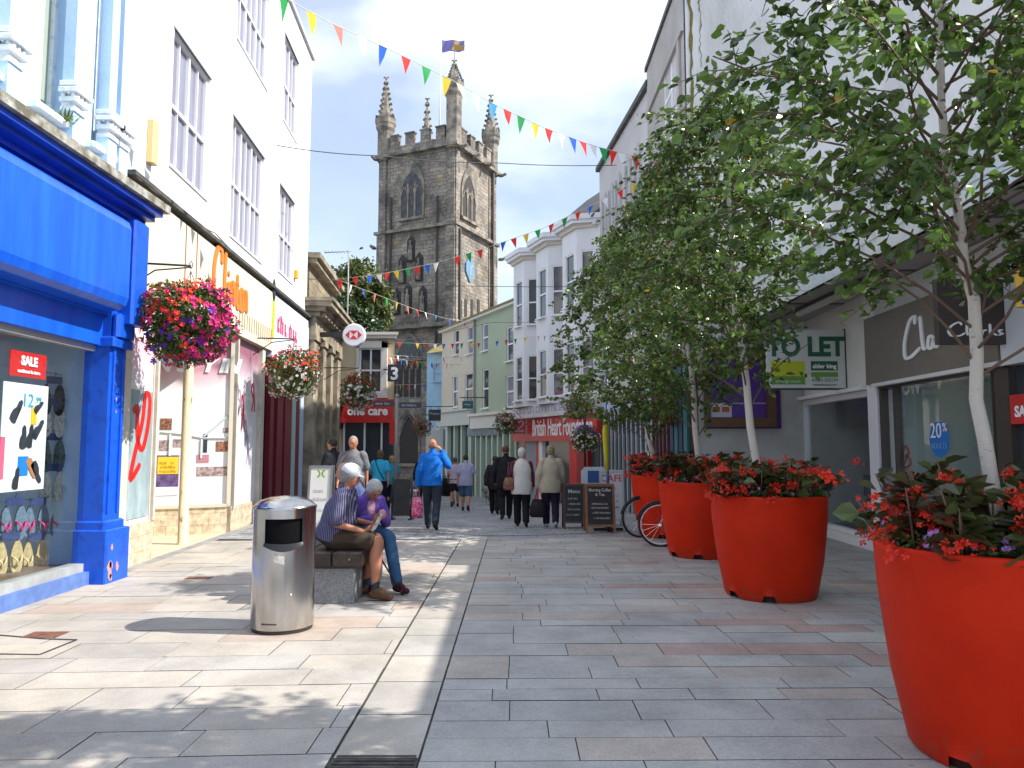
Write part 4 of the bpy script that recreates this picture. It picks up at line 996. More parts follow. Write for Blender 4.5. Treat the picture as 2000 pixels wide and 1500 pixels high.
        if i == 1:
            b = MB(); b.tube([(c.x, c.y, ztop), (c.x, c.y, ztop + 1.5)], .025, 6); 
            b.prism([(c.x - .05, ztop + .8), (c.x + .7, ztop + .75), (c.x + .55, ztop + .95), (c.x + .75, ztop + 1.1), (c.x - .05, ztop + 1.2)], c.y - .02, c.y + .02)
            b.build('weathervane', mat('gilt', (.35, .22, .05), .4, metal=.7), tu)
    # traceried windows
    def gothic(F, px, w_, py0, py1, mull=2, m_in=dk, name='window', depth=.28):
        out_, (s0, z0, sp, top) = arch(F, px, w_, py0, py1)
        b = MB(F.M)
        cx = s0
        def scale(k): return [(cx + (p[0] - cx) * k, z0 + (p[1] - z0) * (k if p[1] > z0 else 1)) for p in out_]
        o2 = scale(1.22); n = len(out_)
        vs = [(p[0], -.10, p[1]) for p in o2] + [(p[0], -.06, p[1]) for p in out_] + [(p[0], .0, p[1]) for p in o2]
        fs = []
        for i in range(1, n):
            j = (i + 1) % n
            if j == 0 and False: continue
            fs.append((i, j, n + j, n + i)[::-1]) ; fs.append((i, j, 2 * n + j, 2 * n + i))
        b.add(vs, fs); w_o = b.build(name, tr, t)
        b = MB(F.M); b.add([(p[0], -.045, p[1]) for p in out_], [tuple(range(n))]); b.build('opening', m_in, w_o)
        b = MB(F.M)
        for k in range(1, mull + 1):
            x = s0 - w_ / 2 + w_ * k / (mull + 1); b.box(x - .06, x + .06, -.11, -.05, z0, sp + (top - sp) * .45)
        for k in range(mull + 1):
            xa = s0 - w_ / 2 + w_ * (k + .5) / (mull + 1); q = w_ / (mull + 1) * .5
            b.tube([(xa - q, -.08, sp - .1), (xa - q * .6, -.08, sp + q), (xa, -.08, sp + q * 1.7), (xa + q * .6, -.08, sp + q), (xa + q, -.08, sp - .1)], .045, 4)
        for k in range(mull):
            xa = s0 - w_ / 2 + w_ * (k + 1) / (mull + 1); q = w_ / (mull + 1) * .42
            b.tube([(xa - q, -.08, sp + q * 1.6), (xa, -.08, sp + q * 2.7), (xa + q, -.08, sp + q * 1.6)], .04, 4)
        b.box(s0 - w_ * .62, s0 + w_ * .62, -.2, -.05, z0 - .2, z0)
        b.build('tracery', tr, w_o)
    lou = mat('louvre_grey', (.10, .10, .11), .8, var=.5, vscale=3)
    gothic(FL, 804, 1.75, 334, 425, 2, lou); gothic(FR, 915, 1.95, 343, 430, 2, dk)
    gothic(FL, 800, 2.35, 657, 700, 4, mat('church_glass', (.05, .05, .06), .3))
    gothic(FL, 799, 1.5, 808, 905, 0, dk, 'doorway')
    # tall dark panels under the west window
    b = MB(FL.M)
    for px in (770, 782, 794, 806, 818): s_, z_ = FL.loc(px, 720); b.box(s_ - .17, s_ + .17, -.05, 0, FL.loc(px, 775)[1], FL.loc(px, 712)[1])
    b.build('window_light', dk, t)
    # statues before dark raised panels, the niches' shade put into their colour
    for (px, y0, y1) in ((803, 462, 512), (786, 500, 556), (819, 495, 550), (775, 565, 615), (797, 555, 612), (826, 560, 612)):
        s_, zb = FL.loc(px, y1); zt_ = FL.loc(px, y0)[1]
        b = MB(FL.M); b.box(s_ - .32, s_ + .32, -.06, 0, zb, zt_ - .3); b.prism([(s_ - .32, zt_ - .3), (s_ + .32, zt_ - .3), (s_, zt_ + .1)], -.06, 0); ni = b.build('niche_shade', dk, t)
        b = MB(FL.M); b.lathe([(.16, zb + .1), (.19, zb + .5), (.15, zb + (zt_ - zb) * .45), (.17, zb + (zt_ - zb) * .6), (.06, zb + (zt_ - zb) * .68), (.10, zb + (zt_ - zb) * .74), (.08, zb + (zt_ - zb) * .82)], (s_, -.16), 8); b.build('statue', tr, ni)
    for px in (899, 909, 921, 934):
        s_, zb = FR.loc(px, 618); zt_ = FR.loc(px, 585)[1]
        b = MB(FR.M); b.box(s_ - .16, s_ + .16, -.05, .0, zb, zt_); b.build('opening', dk, t)
    # blue clock on the lit face
    s_, z_ = FR.loc(916, 525); b = MB(FR.M); b.prism([(s_, z_ - 1.0), (s_ + .62, z_ - .3), (s_ + .62, z_ + .3), (s_, z_ + .95), (s_ - .62, z_ + .3), (s_ - .62, z_ - .3)], -.12, -.0)
    cl = b.build('clock', mat('clock_blue', (.12, .24, .36), .5), t)
    b = MB(FR.M); b.tube([(s_, -.14, z_), (s_ + .3, -.14, z_ + .3)], .04, 4); b.tube([(s_, -.14, z_), (s_ - .1, -.14, z_ - .5)], .04, 4); b.build('clock_hand', mat('clock_hand', (.5, .4, .2), .5), cl)
    # drainpipes on the right face and near corner
    for F, s_, za, zb in ((FR, S - .75, -1, zp - .2), (FL, 1.0, zmid - 6, zp - 3), (FL, S - 1.25, 5, zp - 3.4), (FR, .25, 5, zmid - .2)):
        b = MB(F.M); b.tube([(s_, -.34 if F is FR else -.2, za), (s_, -.34 if F is FR else -.2, zb)], .09, 6); b.build('drainpipe', mat('old_iron_pipe', (.05, .045, .045), .7), t)
    # flag pole and flag
    c = (N0 + bc) / 2
    pt = at(858, 72, c.y).z
    pb = MB(); pb.tube([(c.x, c.y, zp), (c.x, c.y, pt)], [.08, .05], 8); 
    fp = empty('flagpole', (c.x, c.y, zp), 'white flagpole with purple and yellow flag on the church tower', 'flag')
    pb.build('pole', mat('pole_white', (.7, .7, .72), .5), fp)
    f = MB(); nu = 18; x0, z1 = c.x + .12, at(860, 78, c.y).z; wd = 1.75; hg = .95; vs = []
    for i in range(nu + 1):
        u = i / nu
        for j in range(7):
            v = j / 6; vs.append((x0 + wd * u * .98, c.y + .10 * math.sin(u * 9 + v), z1 - hg * v * (1 - .12 * u) + .05 * math.sin(u * 8) * u - .06 * u))
    f.add(vs, [(i * 7 + j, i * 7 + j + 1, (i + 1) * 7 + j + 1, (i + 1) * 7 + j) for i in range(nu) for j in range(6)], True)
    fl = f.build('flag', mat('flag_purple', (.20, .17, .42), .8, trans=.3), fp)
    b = MB(); b.prism([(x0 + .75, z1 - .85), (x0 + 1.0, z1 - .88), (x0 + 1.35, z1 - .15), (x0 + 1.05, z1 - .2)], c.y - .13, c.y - .11); b.build('flag_emblem', mat('flag_gold', (.62, .45, .10), .8), fl)
    body_ = MB(); body_.box(-19, -8.5, 55, 75, -3, 7.5); 
    return t
tower()

# ------------------------------------------------------------------ right-hand terrace, far to near
PG = (.37, 30.8); PN = (2.95, 24.4); EEND = (-3.75, 39.5)
def roof_slope(root, F, s0, s1, z0, z1, d, m, over=.3):
    b = MB(F.M); b.add([(s0, -over, z0), (s1, -over, z0), (s1, d, z1), (s0, d, z1), (s0, -over, z0 - .08), (s1, -over, z0 - .08), (s1, d, z1 - .08), (s0, d, z1 - .08), (s0, 2 * d, z0), (s1, 2 * d, z0)],
                        [(0, 1, 2, 3), (7, 6, 5, 4), (4, 5, 1, 0), (0, 3, 7, 4), (1, 5, 6, 2), (3, 2, 9, 8)])
    return b.build('roof', m, root)
SLATE = stone('slate_roof', (.13, .125, .13), (.10, .10, .105), (.05, .05, .05), .3, .2, .01, stain=(.12, .10, .07), stain_amt=.5, bump=.4)
def bay_building():
    F = Fac(PG, PN); M = F.M; S = F.len
    t = empty('bay_window_building', ((PG[0] + PN[0]) / 2, (PG[1] + PN[1]) / 2, gz(28)), 'pale white building with three double height bay windows above red charity shop', 'building')
    lil = mat('lilac_white_render', (.72, .73, .77), .7, var=.1, vscale=1)
    zc = at(1164, 432, PN[1]).z - .1
    zb0 = F.loc(1150, 782)[1] + .1
    b = MB(M); b.box(0, S, 0, 7, zb0 - .2, zc); b.build('wall', lil, t)
    b = MB(M); b.box(0, S, .4, 7, -2, zb0 - .2); b.build('lower_wall', lil, t)
    cor = mat('cornice_cream', (.60, .56, .46), .7)
    bw = S / 3; z_u0, z_u1 = F.loc(1147, 600)[1], F.loc(1147, 497)[1] ; z_l0, z_l1 = F.loc(1098, 777)[1], F.loc(1098, 682)[1]
    z_l0 = max(z_l0, zb0 + .15)
    PBAY = PANE
    for k in range(3):
        s0 = k * bw + .05; s1 = (k + 1) * bw - .15; pj = .55; cz = .5
        base = [(s0, 0), (s0 + cz, -pj), (s1 - cz, -pj), (s1, 0)]
        segs = [(base[0], base[1]), (base[1], base[2]), (base[2], base[3])]
        b = MB(M); wins = []
        for (p, q) in segs:
            A = F.pt(p[0], p[1], 0); B_ = F.pt(q[0], q[1], 0); f = Fac(A.xy, B_.xy); L_ = f.len
            hs = [(L_ * .2, L_ * .8, z_l0, z_l1), (L_ * .2, L_ * .8, z_u0, z_u1)]
            c = MB(f.M); c.wall(0, L_, zb0, zc - .05, hs, 0, .06); off = len(b.v)
            b.v += c.v; b.f += [[i + off for i in ff] for ff in c.f]; b.uv += c.uv; b.m += c.m; b.sm += c.sm
            wins += [(f, h) for h in hs]
        b.prismz([(p[0], p[1]) for p in base[::-1]][::-1], zb0 - .1, zb0)
        b.build('bay', lil, t)
        for f, h in wins: window(t, f, h, .02, (1, 2), .045, UPVC, PBAY, True, .48)
        for o, a, c in ((.10, -.05, .08), (.25, .08, .2), (.32, .2, .38)):
            b = MB(M); b.prismz([(s0 - .1 - o, .2), (s0 + cz - o * .6, -pj - o), (s1 - cz + o * .6, -pj - o), (s1 + .1 + o, .2)], zc + a, zc + c); b.build('cornice', cor if o < .2 else lil, t)
    b = MB(M); b.box(-.15, S, -.2, .1, zc + .0, zc + .36); b.build('cornice', lil, t)
    # slate roof: ridge rises towards the near end as the photo shows
    zr = F.loc(1168, 405, 2.8)[1] + .2
    roof_slope(t, F, -.1, S, zc + .3, zc + 3.4, 3.2, SLATE)
    # shop level
    rz0, rz1 = F.loc(1035, 862, -.35)[1], F.loc(1035, 818, -.35)[1]
    b = MB(M); b.box(-.1, S + .1, -.55, .4, rz1 + .02, rz1 + .10); b.box(0, S, -.38, .4, rz1 + .10, zb0 - .12); b.build('shop_cornice', mat('shop_cornice_white', (.62, .60, .60), .6, var=.2), t)
    glyphs(t, M, .5, S - .6, rz1 + .2, .34, mat('lilac_letters', (.30, .28, .45), .5), off=-.386, seed=5, asp=.8, bold=.18)
    b = MB(M); b.box(0, S + .3, -.36, .4, rz0, rz1 + .02); b.build('fascia', mat('charity_red', (.58, .035, .035), .35, var=.1), t)
    text(t, 'lettering', M, F.loc(1040, 850, -.37)[0], rz0 + .2, 'British Heart Foundation', .92, TXT_W, off=-.375, xs=.53, bold=.006, align='LEFT', ext=.01)
    b = MB(M); b.box(0, S, -.1, -.02, -2, rz0); b.build('shop_window', mat('dark_shop_glass', (.04, .05, .06), .08, spec=.8), t)
    for px0, px1, m in ((1026, 1029, REDP), (1029, 1049, mat('grey_shutter', (.28, .31, .38), .5)), (1049, 1054, REDP), (1054, 1061, UPVC), (1114, 1128, REDP), (1128, 1150, mat('deep_red', (.25, .01, .01), .4))):
        s0 = F.loc(px0, 900, -.2)[0]; s1 = F.loc(px1, 900, -.2)[0]; b = MB(M); b.box(s0, s1, -.24, -.1, -2, rz0); b.build('shopfront_panel', m, t)
    return t
bay_building()
def terrace_green():
    F = Fac(EEND, PG); M = F.M; S = F.len
    sj = F.loc(927, 700)[0]
    cr = mat('cream_terrace_render', (.60, .545, .45), .8, var=.1); gr = mat('sage_render', (.37, .44, .33), .8, var=.1, vscale=.8)
    ze = F.loc(930, 620)[1]
    moss = mat('mossy_slate', (.16, .13, .07), .9, col2=(.22, .19, .05), vscale=2.5, bump=.5, bscale=10)
    def one(name, s0, s1, m, lab, wins, fas, fasm, shop):
        t = empty(name, F.pt((s0 + s1) / 2, 0, gz(35)), lab, 'building')
        zf = F.loc((fas[0] + fas[2]) / 2, fas[1])[1]
        rs = [F.rect(*w_) for w_ in wins]
        b = MB(M); b.wall(s0, s1, zf, ze, rs, 0, .1); b.build('wall', m, t); body(t, F, s0, s1, -2.5, ze, 6, m, y=.35)
        for r in rs: window(t, F, r, .04, (1, 2), .06, UPVC, PANE if random.Random(int(r[0] * 100)).random() < .6 else PANE_L, True, .5)
        roof_slope(t, F, s0, s1, ze + .05, ze + 1.3, 3.2, moss)
        b = MB(M); b.box(s0, s1, -.22, .0, ze - .12, ze); b.build('gutter', UPVC, t)
        f0 = F.loc((fas[0] + fas[2]) / 2, fas[3])[1]
        b = MB(M); b.box(s0 + .03, s1 - .03, -.25, .1, f0, zf + .02); b.box(s0, s1, -.36, .1, zf + .02, zf + .14); b.build('fascia', fasm, t)
        b = MB(M); b.box(s0, s1, .1, .2, -2.5, f0); b.build('shop_window', mat('dark_shop_glass', (.04, .05, .06), .08, spec=.8), t)
        for px in shop:
            a = F.loc(px, 890)[0]; b = MB(M); b.box(a, a + .16, -.1, .1, -2.5, f0); b.build('shopfront_column', mat('pale_green_wood', (.50, .60, .50), .6), t)
        return t
    one('cream_terrace_house', 0, sj, cr, 'cream rendered terrace house between the pale blue and sage green houses',
        [(887, 646, 896, 692), (912, 640, 923, 690), (884, 735, 894, 795), (908, 730, 923, 790)], (868, 806, 905, 832), mat('pale_grey_fascia', (.50, .53, .50), .6), (875, 889, 903, 918))
    t2 = one('sage_green_house', sj, S, gr, 'sage green rendered three storey house beside the bay windowed building',
        [(942, 634, 953, 684), (989, 640, 1002, 704), (942, 722, 954, 797), (988, 735, 1003, 795)], (912, 812, 1010, 836), mat('white_shop_fascia', (.66, .66, .64), .6), (921, 931, 941, 952, 963, 974, 985, 998, 1009))
    s0, z0 = F.loc(917, 843); s1 = F.loc(980, 842)[0]
    b = MB(M); b.box(s0, s1, -.14, -.05, z0 - .22, z0 + .2); b.build('transom_light', mat('transom_blue', (.14, .24, .32), .3, var=.6, vscale=6), t2)
    b = MB(M); a = sj + .12; b.tube([(a, -.08, -2), (a, -.08, ze)], .05, 6); b.build('drainpipe', mat('pipe_grey', (.25, .26, .26), .6), t2)
    for px, py in ((1000, 615),): 
        s_, z_ = F.loc(963, 612); 
    # light blue building beyond
    Y = 40.5; xl = at(833, 800, Y).x; xr = at(885, 800, Y).x; FBb = Fac((xl, Y), (xr, Y))
    t = empty('pale_blue_house', (xl, Y, gz(Y)), 'narrow pale blue house front below the church tower', 'building')
    zt = FBb.loc(850, 690)[1]; r = FBb.rect(851, 816, 858, 838); r2 = FBb.rect(846, 770 - 60, 861, 775 - 30)
    pb = mat('light_blue_render', (.38, .60, .78), .75, var=.1)
    b = MB(FBb.M); b.wall(0, FBb.len, -3, zt, [r, r2], 0, .1); b.build('wall', pb, t); body(t, FBb, 0, FBb.len, -3, zt, 5, pb, y=.3)
    window(t, FBb, r, .02, (1, 2), .06, UPVC, PANE_L); window(t, FBb, r2, .02, (1, 2), .05, pb, mat('blind_blue', (.36, .52, .66), .6), True)
    b = MB(FBb.M); b.add([(0, -.2, zt), (FBb.len, -.2, zt), (FBb.len, 2.5, zt + 1.2), (0, 2.5, zt + .6)], [(0, 1, 2, 3)]); b.build('roof', moss, t)
    b = MB(FBb.M); b.box(0, FBb.len, -.12, 0, -3, FBb.loc(850, 838)[1]); b.build('shopfront', mat('pale_grey_fascia', (.50, .53, .50)), t)
terrace_green()

FG = Fac((3.5, 14.35), (10.5, 14.35))     # big white gable facing us
def gable_building():
    t = empty('tall_rendered_building', (5, 16, 0), 'tall stained white rendered building with blank gable behind the birch trees', 'building')
    z1 = 11.2
    yb = 18.4
    old = WHITE_OLD; M = FG.M
    b = MB(M); b.box(0, 7, .0, yb - 14.35, 3.4, z1); b.build('wall', old, t)
    b = MB(); b.box(3.42, 10.55, 14.28, yb + .05, z1, z1 + .12); b.build('coping', mat('dark_flashing', (.1, .1, .09)), t)
    # moss streaks down the near corner
    b = MB(M); rr = random.Random(3)
    for k, (a, wv) in enumerate(((.10, .05), (.30, .02))):
        vs = []; n = 26; z = z1
        for i in range(n):
            q = .03 * rr.uniform(-1, 1); ww = wv * rr.uniform(.4, 1.2) * (1 - i / n * .7); zz = z1 - i * (4.6 - k * 2.5) / n
            vs += [(a + q - ww, -.003, zz), (a + q + ww, -.003, zz)]
        b.add(vs, [(2 * i, 2 * i + 2, 2 * i + 3, 2 * i + 1) for i in range(n - 1)])
    b.build('moss_streak', mat('moss_streak', (.17, .14, .03), .95, var=.4, vscale=20), t)
    # ground floor wall facing us with the framed purple board
    b = MB(M); b.box(0, 7, .02, 3.5, -1, 3.4); b.build('lower_wall', mat('cream_lower_wall', (.58, .57, .54), .8, vscale=1.2, col2=(.45, .44, .42)), t)  # plain cream with random darker patches
    # street face
    FS = Fac((3.5, yb), (3.5, 14.35)); Ms = FS.M
    r = FS.rect(1299, 150, 1330, 262)
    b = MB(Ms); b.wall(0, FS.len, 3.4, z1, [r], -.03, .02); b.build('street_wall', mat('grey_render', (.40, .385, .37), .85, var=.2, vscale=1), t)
    window(t, FS, r, -.02, (2, 3), .05, UPVC, PANE, True)
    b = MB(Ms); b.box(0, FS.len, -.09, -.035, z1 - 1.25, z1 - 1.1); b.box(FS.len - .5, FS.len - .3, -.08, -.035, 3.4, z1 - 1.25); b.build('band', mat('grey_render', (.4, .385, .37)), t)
    # dark shopfront with slats
    b = MB(Ms); b.box(0, FS.len, -.02, .1, -1, 3.4); b.build('shopfront', mat('dark_maroon_front', (.05, .015, .02), .5), t)
    for k in range(9):
        a = .2 + k * .42; m = (mat('maroon_slat', (.10, .04, .05), .5), mat('teal_panel', (.02, .16, .18), .5), mat('navy_panel', (.02, .03, .10), .5))[0 if k < 5 else (k % 2) + 1]
        b = MB(Ms); b.box(a, a + (.12 if k < 5 else .3), -.08, -.02, -1, 3.2); b.build('shopfront_slat', m, t)
    return t
gable_building()
def noticeboard():
    F = FG; s0, s1, z0, z1 = F.rect(1372, 705, 1513, 834); z1 = F.loc(1400, 700)[1] + .15
    t = empty('notice_board', F.pt(s0, -.05, z0), 'purple noticeboard with brown wooden frame on the white wall behind trees', 'notice board'); M = F.M
    b = MB(M); b.box(s0 + .05, s1 + .12, -.03, 0, z0 - .03, z1 + .03); b.build('backing', mat('purple_paint', (.07, .02, .17), .5), t)
    b = MB(M); fw = .17
    b.box(s0, s0 + fw * .6, -.12, -.03, z0, z1); b.box(s1 - fw, s1, -.12, -.03, z0, z1); b.box(s0 + fw * .6, s1 - fw, -.12, -.03, z0, z0 + fw); b.box(s0 + fw * .6, s1 - fw, -.12, -.03, z1 - fw, z1)
    b.build('frame', mat('brown_wood', (.17, .085, .035), .5, var=.4, vscale=3, stretch=(1, 1, 8)), t)
    b = MB(M); b.box(s0 + fw * .6, s1 - fw, -.05, -.03, z0 + fw, z1 - fw); b.build('panel', mat('purple_panel', (.09, .03, .26), .4), t)
    b = MB(M); b.box(s0 + .1, s1 - fw, -.056, -.05, F.loc(1400, 789)[1], F.loc(1400, 787)[1]); b.build('line', mat('lilac_line', (.45, .4, .6), .5), t)
    a = F.loc(1387, 790)[0]; c = F.loc(1427, 790)[0]; zz = F.loc(1400, 815)[1]
    b = MB(M); b.box(a, c, -.062, -.05, zz, zz + .28); b.build('notice', mat('notice_pale', (.55, .50, .62), .5), t)
    for k in range(2):
        b = MB(M); b.box(a + .03 + k * .18, a + .17 + k * .18, -.067, -.062, zz + .10, zz + .2); b.build('notice_picture', mat('notice_orange', (.5, .14, .03), .5, var=.5, vscale=30), t)
noticeboard()
def narrow_buildings():
    F = Fac(PN, (3.55, 18.35)); M = F.M; S = F.len
    t = empty('pilastered_building', F.pt(S / 2, 0, gz(21)), 'tall pale grey building with narrow arched recesses beyond the gable', 'building')
    z1 = at(1172, 342, PN[1] + .3).z
    b = MB(M); b.box(0, S, 0, 6, -1.5, z1); b.build('wall', mat('pale_grey_render', (.50, .49, .50), .8, var=.12, vscale=.7), t)
    b = MB(M); b.box(-.05, S, -.12, 6, z1, z1 + .15); b.build('coping', mat('dark_flashing', (.1, .1, .09)), t)
    for px in (1183, 1196, 1210, 1230, 1248):
        a = F.loc(px, 420)[0]; zt = z1 - 1.0
        pts = [(a - .22, 4.8), (a + .22, 4.8), (a + .22, zt - .25)] + [(a + .22 * math.cos(q), zt - .25 + .25 * math.sin(q)) for q in (.5, 1.05, 1.57, 2.09, 2.6)] + [(a - .22, zt - .25)]
        b = MB(M); b.prism(pts, -.012, .0); w_ = b.build('window', mat('recess_lilac', (.34, .34, .42), .6), t)
        b = MB(M); b.box(a - .32, a - .22, -.08, 0, 4.6, zt - .2); b.box(a + .22, a + .32, -.08, 0, 4.6, zt - .2); b.box(a - .34, a + .34, -.1, 0, 4.5, 4.6); b.build('pilaster', mat('pale_grey_render', (.5, .49, .5)), w_)
    b = MB(M); b.box(0, S, -.06, 0, -1.5, 2.9); b.build('shopfront', mat('pale_blue_shopfront', (.38, .46, .52), .6), t)
    for k in range(12):
        a = .3 + k * .48; b = MB(M); b.box(a, a + .2, -.1, -.06, -1.5, 2.6); b.build('shopfront_glass', PANE, t)
narrow_buildings()
# houses and wooded rise behind, seen only through gaps
b = MB(); b.box(-30, -10.5, 33, 45, -3, 4.4); b.prism([(-30, 4.4), (-10.3, 4.4), (-13, 6.4), (-27, 6.4)], 32.8, 45.2)
tag(b.build('distant_house', mat('distant_render', (.40, .37, .33), .8, var=.2)), 'grey roofed house far behind the stone bank', 'house')
# ------------------------------------------------------------------ right: low parade of shops under a canopy
FR1 = Fac((5.66, 14.33), (5.30, 1.0))
def shop_parade():
    F = FR1; M = F.M; S = F.len
    t = empty('shop_parade', (5.5, 8, 0), 'low white shop parade with deep canopy over the glass shopfronts on the right', 'shops')
    whi = mat('parade_white_paint', (.72, .71, .70), .7, var=.1, vscale=1.3, bump=.05)  # plain white paint with faint random variation
    zw = 3.98
    def sx(px, off=0): return F.loc(px, 900, off)[0]
    # to-let shop: window
    a0, a1 = sx(1572), sx(1706); zt = F.loc(1700, 762)[1]; zbt = .14
    c0, c1 = sx(1706), sx(1724); d0 = sx(1726); d1 = sx(1978)
    b = MB(M); b.wall(0, c0, -.1, zw, [(a0, a1, zbt, zt)], 0, .12); b.build('wall', whi, t)
    b = MB(M); b.bbox(c0, c1, -.06, .2, -.1, zw, .01); b.build('pier', UPVC, t)
    b = MB(M); f = .09
    b.box(a0, a0 + f, -.02, .1, zbt, zt); b.box(a1 - f * .5, a1, -.02, .1, zbt, zt); b.box(a0 + f, a1 - f * .5, -.02, .1, zbt, zbt + .07); b.box(a0 + f, a1 - f * .5, -.02, .1, zt - f, zt)
    b.box(a0 - .1, a1, -.14, .0, zt + .01, zt + .07); b.box(a0 - .1, c1, -.1, .06, -.02, zbt - .01)
    w_ = b.build('window', UPVC, t)
    b = MB(M); b.quad((a0 + f, .06, zbt + .07), (a1 - f * .5, .06, zbt + .07), (a1 - f * .5, .06, zt - f), (a0 + f, .06, zt - f)); b.build('pane', GLASS, w_)
    # empty interior
    gi = mat('interior_grey', (.50, .58, .62), .7)
    b = MB(M); b.box(-.5, c1, .14, 3.4, -.05, .12); b.build('shop_floor', mat('blue_carpet', (.04, .06, .10), .9), t)
    b = MB(M); b.box(-.5, c1, 2.6, 2.7, .12, zt + .3); b.box(a0 - .5, a0 - .42, .2, 2.6, .12, zt + .3); b.box(-.5, c1, .14, 2.7, zt + .25, zt + .3); b.build('interior_wall', gi, t)
    b = MB(M); b.box(a0 + 1.0, a0 + 1.06, 1.2, 2.6, .12, zt + .2); b.build('partition', mat('partition_dark', (.09, .12, .15), .5), t)
    b = MB(M); b.box(a0 + 1.1, c1 - .1, 1.6, 1.66, .5, 1.9); b.build('partition_panel', mat('interior_pale', (.74, .78, .75), .6), t)
    # shoe shop: fascia, window
    zf0 = F.loc(1699, 752, -.06)[1]; zf1 = F.loc(1699, 622, -.06)[1]
    tau = mat('taupe_fascia', (.185, .16, .135), .55, var=.1)
    b = MB(M); b.box(sx(1700, -.08), d1, -.10, .1, zf0, zf1); b.build('fascia', tau, t)
    b = MB(M); b.box(sx(1700, -.08), d1, .1, .3, zf0 - .1, zw); b.box(sx(1700, -.08), d1, .0, .1, zf1, zw); b.box(c1, d1, -.13, .1, zf0 - .05, zf0); b.build('upper_band', whi, t)
    zt2 = zf0 - .08; zb2 = .12
    b = MB(M)
    for x0, x1 in ((d0, d0 + .06), (d0 + .42, d0 + .46), (sx(1948), sx(1948) + .06), (d1 - .25, d1 + .05)): b.box(x0, x1, -.03, .08, zb2, zt2)
    b.box(d0, d1, -.04, .08, zb2, zb2 + .06); b.box(d0, d1, -.04, .08, zt2, zt2 + .05)
    w2 = b.build('window', mat('brown_bronze', (.07, .055, .045), .4, metal=.3), t)
    b = MB(M); b.quad((d0, .02, zb2), (d1, .02, zb2), (d1, .02, zt2), (d0, .02, zt2)); b.build('pane', GLASS, w2)
    b = MB(M); b.box(d0 - .02, d1, .12, 2.5, -.1, .10); b.build('shop_floor', MATS['display_floor_brown'], t)
    b = MB(M); b.box(d0, d1, 2.2, 2.3, .1, zt2 + .2); b.box(d0, d1, .1, 2.3, zt2 + .1, zt2 + .2); b.box(d0, d0 + .05, .3, 2.2, .1, zt2 + .1); b.build('interior_wall', mat('interior_green_grey', (.42, .50, .47), .7), t)
    b = MB(M); x = sx(1925); b.box(x, x + .6, .6, .9, .1, zt2); b.build('interior_column', mat('interior_slate', (.12, .15, .20), .7), t)
    # script name on the fascia
    X0, Z0 = F.loc(1768, 704, -.11); X1, Z1 = F.loc(1850, 612, -.11)
    W_ = (X1 - X0); H_ = F.loc(1800, 618, -.11)[1] - F.loc(1800, 700, -.11)[1]
    def P(L_, x0=X0, z0=Z0, w=W_, h=H_): return [(x0 + x * w, z0 + z * h) for x, z in L_]
    SC = [[(.28, .82), (.30, 1.0), (.16, .92), (.02, .45), (.02, .08), (.16, .05), (.40, .22)], [(.42, .98), (.44, .5), (.47, .2), (.53, .18)], [(.68, .42), (.60, .40), (.58, .2), (.66, .16), (.72, .38), (.74, .16), (.80, .2)],
          [(.83, .46), (.85, .2), (.86, .38), (.94, .44)], [(1.0, .75), (1.02, .2)], [(1.14, .46), (1.04, .32), (1.18, .14)], [(1.34, .4), (1.26, .42), (1.26, .32), (1.34, .24), (1.24, .16)]]
    for st in SC: ribbon(t, 'letter', M, [P(st)], .075, TXT_W, off=-.125, th=.022)
    # canopy
    XE = 4.56
    zc0, zc1 = 4.0, 4.68
    b = MB(); b.box(XE, 8.6, .5, 14.33, zc0, zc0 + .1); b.build('soffit', mat('canopy_soffit', (.42, .39, .37), .8, var=.2, vscale=.8), t)
    b = MB()
    for y in (2.8, 5.2, 7.6, 10, 12.4): b.box(XE + .02, 5.7, y, y + .03, zc0 - .02, zc0)
    b.box(XE + .45, XE + .49, .5, 14.3, zc0 - .018, zc0 - .002)
    b.build('soffit_joint', mat('joint_dark', (.10, .09, .09), .8), t)
    b = MB(); b.box(XE - .05, XE, .5, 14.33, zc0 - .06, zc1); b.box(XE - .08, XE, .5, 14.33, zc1 - .12, zc1); b.box(XE - .07, XE, .5, 14.33, zc0 - .06, zc0 + .02)
    b.build('canopy_fascia', mat('canopy_fascia_white', (.64, .67, .68), .6, vscale=5, col2=(.45, .48, .48), cpos=(.3, .5)), t)
    FC = Fac((XE - .05, 14.3), (XE - .05, .5))
    a = FC.loc(1700, 420)[0]; glyphs(t, FC.M, a, a + 1.6, zc0 + .40, .16, mat('faint_letters', (.38, .42, .42), .6), off=-.004, seed=9, asp=.6)
    b = MB(FC.M)
    for zz in (.16, .34): b.box(0, 13.8, -.006, 0, zc0 + zz, zc0 + zz + .015)
    b.build('panel_joint', mat('faint_letters', (.38, .42, .42)), t)
    b = MB(); b.add([(XE - .02, .5, zc1 + .0), (XE - .02, 14.33, zc1), (5.25, 14.33, 5.06), (5.25, .5, 5.06), (5.25, 14.33, 4.5), (5.25, .5, 4.5)], [(0, 1, 2, 3)[::-1], (3, 2, 4, 5)[::-1], (0, 3, 5)[::-1], (1, 2, 4)]); b.build('canopy_roof', mat('dark_roofing', (.06, .055, .055), .8, var=.4), t)
    b = MB(); b.box(5.25, 10.4, .5, 14.3, 4.1, 5.0); b.box(5.2, 5.35, .5, 14.3, 5.0, 5.1); b.build('roof', mat('dark_roofing', (.06, .055, .055)), t)
    b = MB(); b.box(5.0, 5.25, 9.4, 10.8, 4.9, 5.45); b.build('rooflight', mat('grey_housing', (.30, .31, .34), .6), t)
    # shop beyond the taupe one (only its edge shows)
    b = MB(M); b.box(d1 + .02, S, -.08, .1, zf0 - .05, zw - .02); b.build('fascia', mat('white_fascia2', (.62, .62, .62), .5), t)
